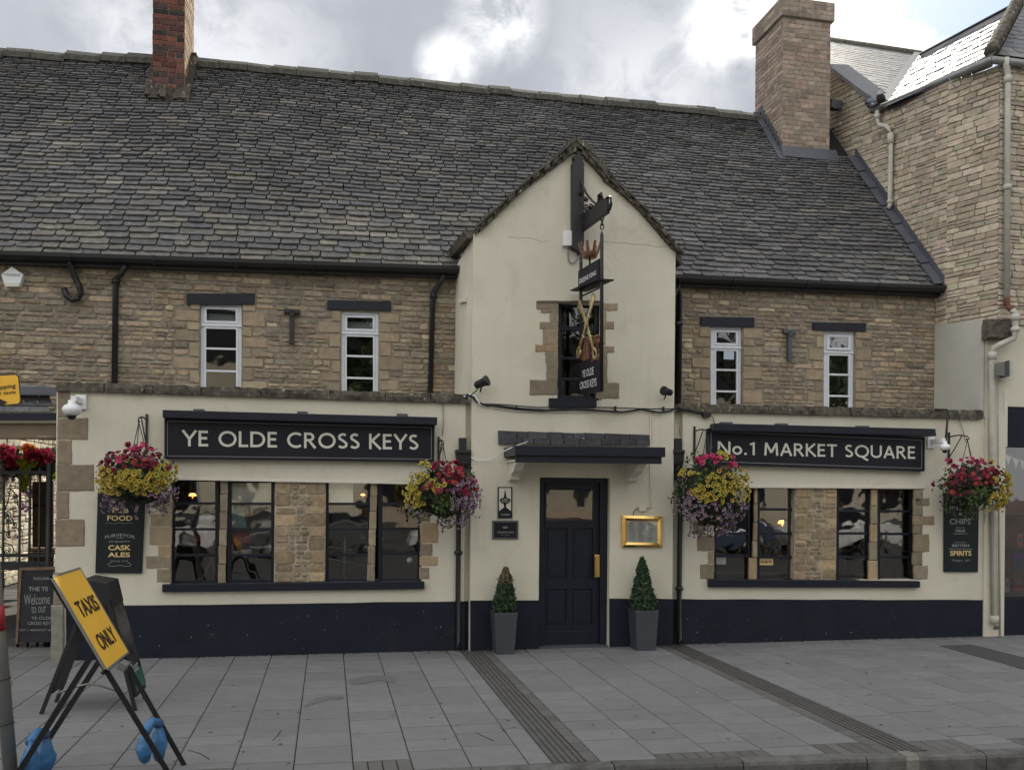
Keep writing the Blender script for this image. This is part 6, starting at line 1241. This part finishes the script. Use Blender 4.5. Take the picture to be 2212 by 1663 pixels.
# ================================================================== foreground: pole, yellow signs, A boards, sacks
r = thing('traffic_pole', P(24, 1690, -4.3), 'leaning grey metal pole with a red band at the left edge', 'pole')
Ypole = -4.3; pp = lambda v: P(-7+(v-1316)*.085, v, Ypole); a, c = pp(700), pp(1700); base = c+(c-a).normalized()*(c.z/max(1e-3, -(c-a).normalized().z))
r.location = base
one('pole', 'galv', r, lambda q: q.tube([a, pp(1300), base], .041, 20)); one('red_band', 'redband', r, lambda q: q.tube([pp(1307), pp(1362)], .0425, 20))
for v in (1467, 1563): one('cable_tie', 'black', r, lambda q: q.tube([pp(v)+V((.044*math.cos(t*.52), .044*math.sin(t*.52), .01*math.cos(t*.52))) for t in range(12)], .003, 5, closed=True))
one('paper_tag', 'creamwhite', r, lambda q: q.slab([(22, 1450), (31, 1470), (24, 1487), (20, 1480)], Ypole+.05, .002))
r = thing('taxi_rank_sign', P(-35, 875, Ypole), 'yellow no stopping sign with taxis lettering cut by the left edge', 'road sign')
Yt = Ypole-.06; q4 = [(-105, 822), (-98, 815), (36, 807.5), (41, 812), (45.5, 868), (42, 873.5), (-95, 886), (-101, 881)]
q5 = [(p+(2.2 if p < 0 else -2.2), q+(2.2 if q < 850 else -2.2)) for p, q in q4]
one('plate', 'signblack', r, lambda q: q.slab(q4, Yt, .004)); one('face', 'yellow', r, lambda q: q.slab(q5, Yt-.002, .002))
b = MB(); Y_ = Yt-.003; text(b, 'No stopping', -43, 836, 34, 848, Y_, -8, .012); text(b, 'except taxis', -37, 849, 34.5, 858, Y_, -6, .012); b.add([P(u, v, Y_-.004) for u, v in [(16, 868.5), (1, 862), (-4, 862), (-4, 865), (-75, 870), (-75, 876), (-4, 873), (-4, 877), (3, 876)]], [tuple(range(9))]); text(b, '8', 0, 813, -14, 828, Y_, 0, .02); b.build('lettering', 'signblack', r); one('clamp', 'galv', r, lambda q: q.rect(-50, 838, -20, 842, Ypole-.055, .1))
# TAXIS ONLY folding sign: hinge line runs away from the camera, legs splay left and right
Yn, Yf = -4.6, -4.0
TLn, TRf, BRf, BLn = P(113, 1245, Yn), P(163, 1227, Yf), P(269, 1413, Yf), P(234, 1449, Yn)
tz = (TLn.z+TRf.z)/2; bz = (BLn.z+BRf.z)/2; tx = (TLn.x+TRf.x)/2; bx = (BLn.x+BRf.x)/2
dn = V((bx-tx, 0, bz-tz)); dnn = dn.normalized(); nP = V((-dnn.z, 0, dnn.x)); nP = nP if nP.x > 0 else -nP
r = thing('folding_sign', V((-1.3, -4.3, 0)), 'yellow TAXIS ONLY folding sign on black legs in the left foreground', 'folding sign')
def plate(q):
    k = .05; A = V((tx, 0, tz)); pts = []
    for (s, y) in ((0, Yn), (0, Yf), (1, Yf), (1, Yn)): pts.append(A+dn*s+V((0, y, 0)))
    q.prism(pts, nP*.012)
one('sign_plate', 'yellow', r, plate, .004)
rim = MB(); A = V((tx, 0, tz))+nP*.013
for (s0, s1, y0, y1) in ((0, .02, Yn-.004, Yf+.004), (.98, 1.0, Yn-.004, Yf+.004), (0, 1, Yn-.004, Yn+.006), (0, 1, Yf-.006, Yf+.004)):
    rim.prism([A+dn*s0+V((0, y0, 0))-nP*.014, A+dn*s0+V((0, y1, 0))-nP*.014, A+dn*s1+V((0, y1, 0))-nP*.014, A+dn*s1+V((0, y0, 0))-nP*.014], nP*.016)
rim.build('edge_strip', 'galv', r)
b = MB()
def tx3(s, s0, s1, y0, y1): text3(b, s, A+dn*s0+V((0, y0, 0)), A+dn*s0+V((0, y1, 0)), A+dn*s1+V((0, y1, 0)), A+dn*s1+V((0, y0, 0)), nP*.003, .02)
tx3('TAXIS', .30, .47, Yn+.10, Yf-.06); tx3('ONLY', .66, .83, Yn+.12, Yf-.08); b.build('lettering', 'signblack', r)
foot = lambda y: V((-.93, y, 0))
def bar2(q, p, e, w=.014, h=.03):
    d = (e-p).normalized(); s = V((0, 1, 0)); n_ = d.cross(s).normalized(); q.prism([p-s*w/2-n_*h/2, p+s*w/2-n_*h/2, p+s*w/2+n_*h/2, p-s*w/2+n_*h/2], e-p)
hinge = V((tx, 0, tz))+dn*.55-nP*.03
for (y, yf) in ((Yn+.05, -4.41), (Yf-.04, -4.03)):
    one('front_leg', 'black', r, lambda q: bar2(q, V((tx, y, tz))+dn*.02-nP*.016, V((-.93, yf, 0))))
hx = P(236, 1330, Yn).x
lp0, lp1 = P(190.6, 1426.6, Yn+.05), P(80.4, 1596.4, Yn+.05); ld = (lp1-lp0); ld.y = 0
lf = lp0+ld*(-lp0.z/ld.z); _m = (bx-tx)/(bz-tz); _t = (tx+_m*(lf.z-tz)-lf.x)/((lp0.x-lf.x)-_m*(lp0.z-lf.z)); lt = lf+(lp0-lf)*(_t-.045)
for (y, yf) in ((Yn+.05, -4.41), (Yf-.04, -4.03)):
    one('back_leg', 'black', r, lambda q: bar2(q, V((lt.x, y, lt.z)), V((lf.x, yf, 0)), .016, .034))
one('cross_bar', 'black', r, lambda q: (q.tube([V((bx, Yn+.05, bz))-nP*.03, V((bx, Yf-.04, bz))-nP*.03], .012, 6),))
one('folding_stay', 'galv', r, lambda q: (q.tube([P(122, 1497, Yf-.05), P(163, 1483, Yf-.05), P(193, 1476, Yf-.05), P(217, 1480, Yf-.05), P(257, 1493, Yf-.05)], .008, 6),))
one('plate_clamp', 'galv', r, lambda q: q.box(V((bx+.03, Yf-.25, bz-.03)), (.05, .10, .05), Matrix.Rotation(.5, 3, 'Y')), .004)
def sack(label, lobes, tie, seed):
    rg = random.Random(seed); r = thing('sandbag', V((lobes[0][0].x, lobes[0][0].y, 0)), label, 'sandbag')
    b = MB()
    for (c, rx, rz, ry) in lobes:
        vs = []; nu, nv = 14, 18
        for j in range(nu+1):
            t = j/nu; z = 1-2*t; rad = (math.sin(math.pi*t)**.75)*(.45+.55*min(1, t*1.7)) if t < .6 else math.sin(math.pi*t)**.55
            for i in range(nv):
                a = 2*math.pi*i/nv; w = 1+.24*noise.noise(V((math.cos(a)*1.6, math.sin(a)*1.6+seed, t*3)))+.09*math.sin(a*5+t*9)*(1-t)+.05*math.sin(t*23+a*2)
                vs.append(c+V((rx*rad*w*math.cos(a), ry*rad*w*math.sin(a), rz*z)))
        fs = [(j*nv+i, j*nv+(i+1) % nv, (j+1)*nv+(i+1) % nv, (j+1)*nv+i) for j in range(nu) for i in range(nv)]
        b.smooth = True; b.add(vs, fs); b.smooth = False
    b.build('sack', 'bag', r); 
    c0, c1 = lobes[0][0]+V((0, 0, lobes[0][2]*.8)), lobes[1][0]+V((0, 0, lobes[1][2]*.8)); one('neck', 'bag', r, lambda q: q.tube([c0, c0.lerp(c1, .5)+V((0, 0, .04)), c1], [.035, .028, .035], 10))
YB = -4.2
M['bag'].node_tree.nodes['Principled BSDF'].inputs['Roughness'].default_value = .45
c1 = P(312, 1612, YB-.12); c2 = P(343, 1600, YB+.04); m = lambda du: du/1930*6.0
sack('bright blue sand sack hung over the right foot of the yellow sign', [(c1, m(17), m(36), .05), (c2, m(17), m(46), .06)], None, 3)
c1 = P(66, 1640, YB-.15); c2 = P(97, 1625, YB+.05)
sack('blue sand sack hung over the left foot of the yellow sign', [(c1, m(18), m(42), .06), (c2, m(20), m(48), .06)], None, 8)
# black A board with a poster
Yn2, Yf2 = -2.40, -2.02
r = thing('a_board', V((-1.9, -2.2, 0)), 'tall black pavement A board with a poster behind the yellow sign', 'a-board')
t_ = P(259, 1284, Yf2); bt_ = P(316, 1483, Yf2); ax, az = t_.x, t_.z; bx2, bz2 = bt_.x, bt_.z; d2 = V((bx2-ax, 0, bz2-az)); n2 = V((-d2.normalized().z, 0, d2.normalized().x)); n2 = n2 if n2.x > 0 else -n2
one('front_panel', 'black', r, lambda q: q.prism([V((ax, Yn2, az)), V((ax, Yf2, az)), V((bx2, Yf2, bz2)), V((bx2, Yn2, bz2))], -n2*.025), .003)
def pq(s0, s1, k0, k1, e): o = V((ax, 0, az))+n2*e; return [o+d2*s0+V((0, Yn2+k0, 0)), o+d2*s0+V((0, Yn2+k1, 0)), o+d2*s1+V((0, Yn2+k1, 0)), o+d2*s1+V((0, Yn2+k0, 0))]
one('poster', mat('poster_print', (.05, .045, .045), .3, .9, 7, dirt=((.28, .22, .16), 5, .6, .8)), r, lambda q: q.add(pq(.06, .78, .03, .41, .002), [(0, 1, 2, 3)])); one('poster_strip', mat('poster_green', (.04, .13, .10), .35, .3, 9), r, lambda q: q.add(pq(.78, .96, .03, .41, .002), [(0, 1, 2, 3)]))
b = MB(); q_ = pq(.68, .78, .06, .30, .003); text3(b, 'Roast', *q_, lift=n2*.002); b.build('poster_lettering', 'steel_letter', r)
tn, tf = P(180, 1251, Yn2), P(238, 1239, Yf2); hz = (tn.z+tf.z)/2
one('header_box', 'black', r, lambda q: q.prism([V((tn.x, Yn2, hz)), V((tn.x+.19, Yn2, hz-.035)), V((tn.x+.235, Yn2, hz-.23)), V((tn.x+.02, Yn2, hz-.24))], (0, Yf2-Yn2, 0)), .006)
lx = G(86, 1544).x
one('back_panel', 'black', r, lambda q: q.prism([V((tn.x+.00, Yn2, az+.02)), V((tn.x+.0, Yf2, az+.02)), V((lx+.05, Yf2, .16)), V((lx+.05, Yn2, .16))], (.03, 0, .0)), .003)
for (y) in (Yn2-.013, Yf2+.013):
    one('leg', 'black', r, lambda q: bar2(q, V((tn.x+.02, y, az)), V((lx, y, 0)), .02, .03)); one('leg', 'black', r, lambda q: bar2(q, V((ax-.01, y, az)), V((-1.56, y, 0)), .02, .03))
# ================================================================== pigeons on the neighbour's gutter
def pigeon(c, yaw, label, s=1., tilt=.5, col=((.16, .18, .22), (.06, .07, .08), (.55, .55, .55))):
    R_ = Matrix.Translation(c) @ Matrix.Rotation(yaw, 4, 'Z')
    r = thing('pigeon', c, label, 'pigeon'); ct, st_ = math.cos(tilt), math.sin(tilt)
    def T(x, y, z): return R_ @ V((x*s, y*s, z*s))
    sec = [(-.20, .010, .030, .004, 2), (-.15, .016, .034, .008, 2), (-.10, .040, .036, .025, 1), (-.05, .075, .052, .045, 0), (.0, .105, .062, .060, 0), (.045, .135, .060, .060, 0), (.075, .17, .045, .045, 1), (.085, .205, .030, .030, 1), (.092, .232, .026, .027, 1), (.105, .246, .022, .022, 1), (.128, .244, .010, .009, 1), (.142, .238, .004, .004, 1)]
    b = MB(); n = 12; vs = []; 
    for i, (x, z, w, h, k) in enumerate(sec):
        x2, z2 = (sec[min(i+1, len(sec)-1)][0]-sec[max(i-1, 0)][0]), (sec[min(i+1, len(sec)-1)][1]-sec[max(i-1, 0)][1]); l = math.hypot(x2, z2); ux, uz = -z2/l, x2/l
        for j in range(n): a = 2*math.pi*j/n; vs.append(T(x+ux*h*math.sin(a), w*math.cos(a), z+uz*h*math.sin(a)))
    b.smooth = True
    for i in range(len(sec)-1):
        b.add([*vs[i*n:(i+2)*n]], [(j, (j+1) % n, n+(j+1) % n, n+j) for j in range(n)], col[sec[i][4]])
    b.build('body', 'leaf', r); 
    for sd in (-1, 1):
        one('wing', 'leaf', r, lambda q: q.prism([T(.05, sd*.058, .15), T(.03, sd*.066, .11), T(-.10, sd*.045, .035), T(-.18, sd*.012, .022), T(-.08, sd*.055, .09), T(.0, sd*.058, .15)], T(0, sd*.006, 0)-T(0, 0, 0), col[1])); one('leg', 'rust', r, lambda q: q.tube([T(0, sd*.02, .06), T(.005, sd*.02, .0), T(.03, sd*.02, -.004)], .005*s, 5))
pigeon(PXc(1880, 243, XN-.10)+V((0, 0, .02)), 1.2, 'grey pigeon with a white tail perched on the gutter end', 1.15)
pigeon(PXc(1903, 231, XN-.10)+V((0, 0, .0)), -2.4, 'black and white pigeon huddled in the roof valley', 1.0, col=((.05, .05, .06), (.5, .5, .52), (.05, .05, .06)))
# ================================================================== things behind the panes; some imitate reflections of the square
def lampo(u, v, Y, rad, label):
    r = thing('bar_lamp', P(u, v, Y), label, 'lamp'); one('lit_shade', 'lamp', r, lambda q: q.lathe(P(u, v, Y)-V((0, 0, rad*.5)), [(rad*1.3, 0), (rad*1.1, rad*.6), (rad*.7, rad)], 14)); one('stem', 'gold', r, lambda q: q.tube([P(u, v, Y)-V((0, 0, rad*.5)), P(u, v, Y)-V((0, 0, rad*3))], rad*.25, 6))
lampo(416, 1068, 1.0, .035, 'small lit lamp seen through the first pane of the left window'); lampo(784, 1068, 1.2, .024, 'small lit lamp seen through the third light of the left window')
lampo(1690, 1127, 1.4, .05, 'orange lit lamp seen in the second light of the right window'); lampo(1539, 1126, 1.0, .03, 'tiny orange light behind the flowers in the right window')
def cloth(name, m, pts, Y, label, t=.06, cat='mirrored clothing'):
    b = MB(); b.slab(pts, Y, t); tag(b.build(name, m, None, .01), label, cat)
cloth('mirrored_shirt', 'check', [(499, 1095), (512, 1092), (524, 1094), (533, 1137), (530, 1141), (502, 1139)], .24, 'green checked shirt hanging behind the second light of the left window')  # this and the red piece stand in for a reflected person
cloth('mirrored_garment', 'redcloth', [(510, 1149), (545, 1151), (541, 1174), (520, 1172), (500, 1186), (503, 1165)], .26, 'red panel imitating a garment mirrored in the second light of the left window')
cloth('mirrored_notice', 'galv', [(560, 1124), (590, 1112), (590, 1144), (558, 1144)], .28, 'grey panel imitating a notice board mirrored in the left window', .02, 'notice'); cloth('mirrored_paper', 'whiteplastic', [(566, 1129), (587, 1124), (587, 1136), (563, 1140)], .275, 'white sheet imitating paper on the mirrored notice board', .003, 'paper')  # both stand in for boards mirrored from the square
for i, (u, v, w, h) in enumerate(((510, 1192, 10, 10), (532, 1192, 17, 14), (560, 1180, 30, 8), (588, 1186, 10, 18))):
    b = MB(); c = P(u, v, .34); b.lathe(c-V((0, 0, .03)), [(.02, 0), (.05*w/14, .015), (.055*w/14, .05*h/12), (.045*w/14, .05*h/12)], 14); tag(b.build('reflection_bowl', 'whiteplastic'), ('small white bowl imitating a reflection at the left of the row', 'white bowl imitating a reflection second in the row', 'wide shallow white bowl imitating a reflection third in the row', 'tall white jug like bowl imitating a reflection ending the row')[i]+' behind the left window', 'bowl', 'white bowls imitating reflections behind the left window')  # white shapes stand in for cars mirrored in the pane
cloth('dark_chair_back', 'pot', [(716, 1105), (756, 1107), (760, 1128), (716, 1125)], .5, 'dark grey chair back behind the third light of the left window', .03, 'chair')
b = MB(); b.tube([P(440, 1150, .5), P(472, 1252, .3)], .035, 8); b.tube([P(455, 1210, .4), P(432, 1262, .4)], .015, 6); tag(b.build('easel_reflection', 'brownwood'), 'slanting timber prop imitating a reflected easel leg behind the first light of the left window', 'timber prop')  # stands in for an easel reflected in the pane
b = MB(); b.tube([P(745, 1160, .45), P(743, 1250, .45)], .012, 6); b.tube([P(705, 1205, .4), P(790, 1222, .7)], .012, 6); b.tube([P(705, 1180, .4), P(795, 1192, .7)], .008, 6); tag(b.build('stair_rail', 'galv'), 'pale thin handrail behind the third light of the left window', 'handrail')
b = MB(); b.lathe(P(885, 1210, .11), [(.035, 0), (.035, .003)], 20, V((0, -1, 0))); tag(b.build('round_sticker', 'dimletter'), 'round blue white sticker low in the fourth light of the left window', 'sticker')
b = MB(); b.slab([(1638, 1203), (1670, 1203), (1670, 1220), (1638, 1220)], .112, .002); o = b.build('window_sticker', 'goldletter'); tag(o, 'small pale sticker with black print in the second light of the right window', 'sticker'); b = MB(); text(b, 'HUEYS', 1643, 1210, 1667, 1216, .111, 0, .02); b.build('sticker_print', 'ink', o)
b = MB(); b.slab([(1545, 1202), (1568, 1203), (1568, 1219), (1545, 1218)], .112, .002); tag(b.build('window_notice', 'dimletter'), 'pale rectangular notice low in the first light of the right window', 'notice')
for (u0, v0, u1, v1, Y, nm) in ((1545, 1236, 1618, 1237.2, .14, 'first'), (1636, 1237, 1716, 1238, .14, 'second'), (1808, 1240, 1876, 1241, .14, 'third')):
    b = MB(); b.rect(u0, v0, u1, v1, Y, .01); tag(b.build('brass_rail', 'dimletter'), 'thin pale rail low across the %s light of the right window' % nm, 'rail')
for (u0, u1, lab) in ((1757, 1775, 'x'),): pass
for (u0, u1, nm) in ((1770, 1772, 0),): pass
b = MB()
for (u0, u1) in ((1695, 1716), (1860, 1876)): b.rect(u0, 1072 if u0 < 1800 else 1060, u1, 1245, .25, .02)
b.build('inner_shutter', 'pot', pub)
one('inner_panelling', 'brownwood', pub, lambda q: q.rect(1900, 1085, 1970, 1240, 1.2, .05))
# ================================================================== across the square, behind the camera (seen in the panes)
rs = random.Random(77)
for i, (x0, x1, h, c, lab) in enumerate(((-34, -13, 8.5, (.50, .42, .28), 'sunlit honey stone house across the square'), (-12.9, 2, 9.5, (.62, .57, .45), 'cream rendered house across the square'), (2.1, 20, 8., (.42, .36, .26), 'buff stone shop across the square'), (20.1, 42, 9., (.55, .5, .4), 'pale corner house across the square'))):
    r = thing('house', V(((x0+x1)/2, -44, 0)), lab, 'house', 'houses across the square'); one('wall', mat('far_wall', c, .9, .1, 1.5), r, lambda q: q.wbox(x0, x1, -.1, h, -52, -44))
    one('roof', 'slate_bed', r, lambda q: q.prism([V((x0, -44+.3, h)), V((x0, -48, h+4)), V((x0, -52.3, h))], (x1-x0, 0, 0)))
    n = int((x1-x0)/3)
    for k in range(n):
        for zz in (1.2, 4.6): one('window', 'ink', r, lambda q: q.wbox(x0+1+k*3, x0+2.3+k*3, zz, zz+1.8, -44.0, -43.93))
def tree(x, y, h, R_, lab, seed):
    rg = random.Random(seed); random.seed(seed); r = thing('square_tree', V((x, y, -.12)), lab, 'tree', 'trees in the square')
    b = MB(); b.tube([V((x, y, -.12)), V((x+.1, y, h*.3)), V((x-.1, y+.2, h*.6)), V((x, y, h*.9))], [.3, .22, .14, .04], 9)
    for k in range(9): a = rg.uniform(0, 6.3); z = h*rg.uniform(.3, .6); b.tube([V((x, y, z)), V((x+R_*.5*math.cos(a), y+R_*.5*math.sin(a), z+h*.15)), V((x+R_*.8*math.cos(a), y+R_*.8*math.sin(a), z+h*.25))], [.10, .06, .02], 6)
    b.build('trunk', 'brownwood', r); b = MB()
    for i in range(5200):
        d = rnd_dir(rg)*rg.uniform(.4, 1)**.5; w = .72+.5*noise.noise(d*2.2+V((seed, 0, 0))); p = V((x, y, h*.66))+V((d.x*R_*w, d.y*R_*w, d.z*h*.36*w*1.2)); leaf(b, p, rnd_dir(rg), rg.uniform(.12, .26), rg.choice(GR))
    b.build('crown', 'leaf', r)
tree(-9, -24, 13, 4.6, 'broad dark tree in the square behind the viewer to the left', 1); tree(1.5, -27, 14, 4.8, 'tall dark tree in the square directly behind the viewer', 2); tree(12, -23, 13, 4.6, 'leafy tree in the square behind the viewer to the right', 3); tree(22, -26, 13, 4.8, 'leafy tree in the square behind the viewer at the far right', 4)

def car(x, y, col, lab, flip=1):
    r = thing('parked_car', V((x, y, -.12)), lab, 'car', 'cars parked in the square'); z0 = -.12
    body = [(-2.05, .32), (-2.1, .55), (-2.02, .78), (-1.2, .90), (1.55, .95), (2.0, .86), (2.08, .55), (2.02, .30)]; top = [(-1.15, .88), (-.45, 1.38), (.2, 1.46), (1.0, 1.42), (1.6, .93)]
    one('body', mat('car_paint', col, .25, .02, 3, spec=.7), r, lambda q: (q.prism([V((x+flip*a, y-.86, z0+h)) for a, h in body], (0, 1.72, 0)), q.prism([V((x+flip*a*.6+flip*.1, y-.66, z0+1.36+.10*(h > 1.3))) for a, h in top[1:4]]+[V((x+flip*.7, y-.66, z0+1.36)), V((x-flip*.15, y-.66, z0+1.36))], (0, 1.32, 0))), .05)
    one('windows', 'ink', r, lambda q: q.prism([V((x+flip*a, y-.74, z0+h*.985)) for a, h in top], (0, 1.48, 0)), .04)
    for a in (-1.3, 1.35):
        for s in (-.8, .8): w = one('wheel', 'black', r, lambda q: q.lathe(V((x+flip*a, y+s-.1, z0+.32)), [(.30, 0), (.32, .03), (.32, .17), (.30, .2)], 20, V((0, 1, 0)))); one('rim', 'galv', w, lambda q: q.lathe(V((x+flip*a, y+s-.105, z0+.32)), [(.19, 0), (.19, .21)], 14, V((0, 1, 0))))
    for s in (-.62, .62): one('headlight', 'whiteplastic', r, lambda q: q.box(V((x-flip*2.06, y+s, z0+.66)), (.06, .3, .14)), .02)
for a in ((-5.2, -17.5, (.70, .70, .70), 'white car parked behind the viewer at the left'), (-.3, -16.8, (.10, .105, .11), 'dark grey car parked directly behind the viewer'), (4.4, -17.8, (.62, .64, .66), 'silver car parked behind the viewer right of the dark grey one'), (12.2, -17, (.05, .07, .12), 'dark blue car parked behind the viewer to the right'), (17.2, -17.6, (.7, .7, .68), 'white car parked behind the viewer at the far right')): car(*a)
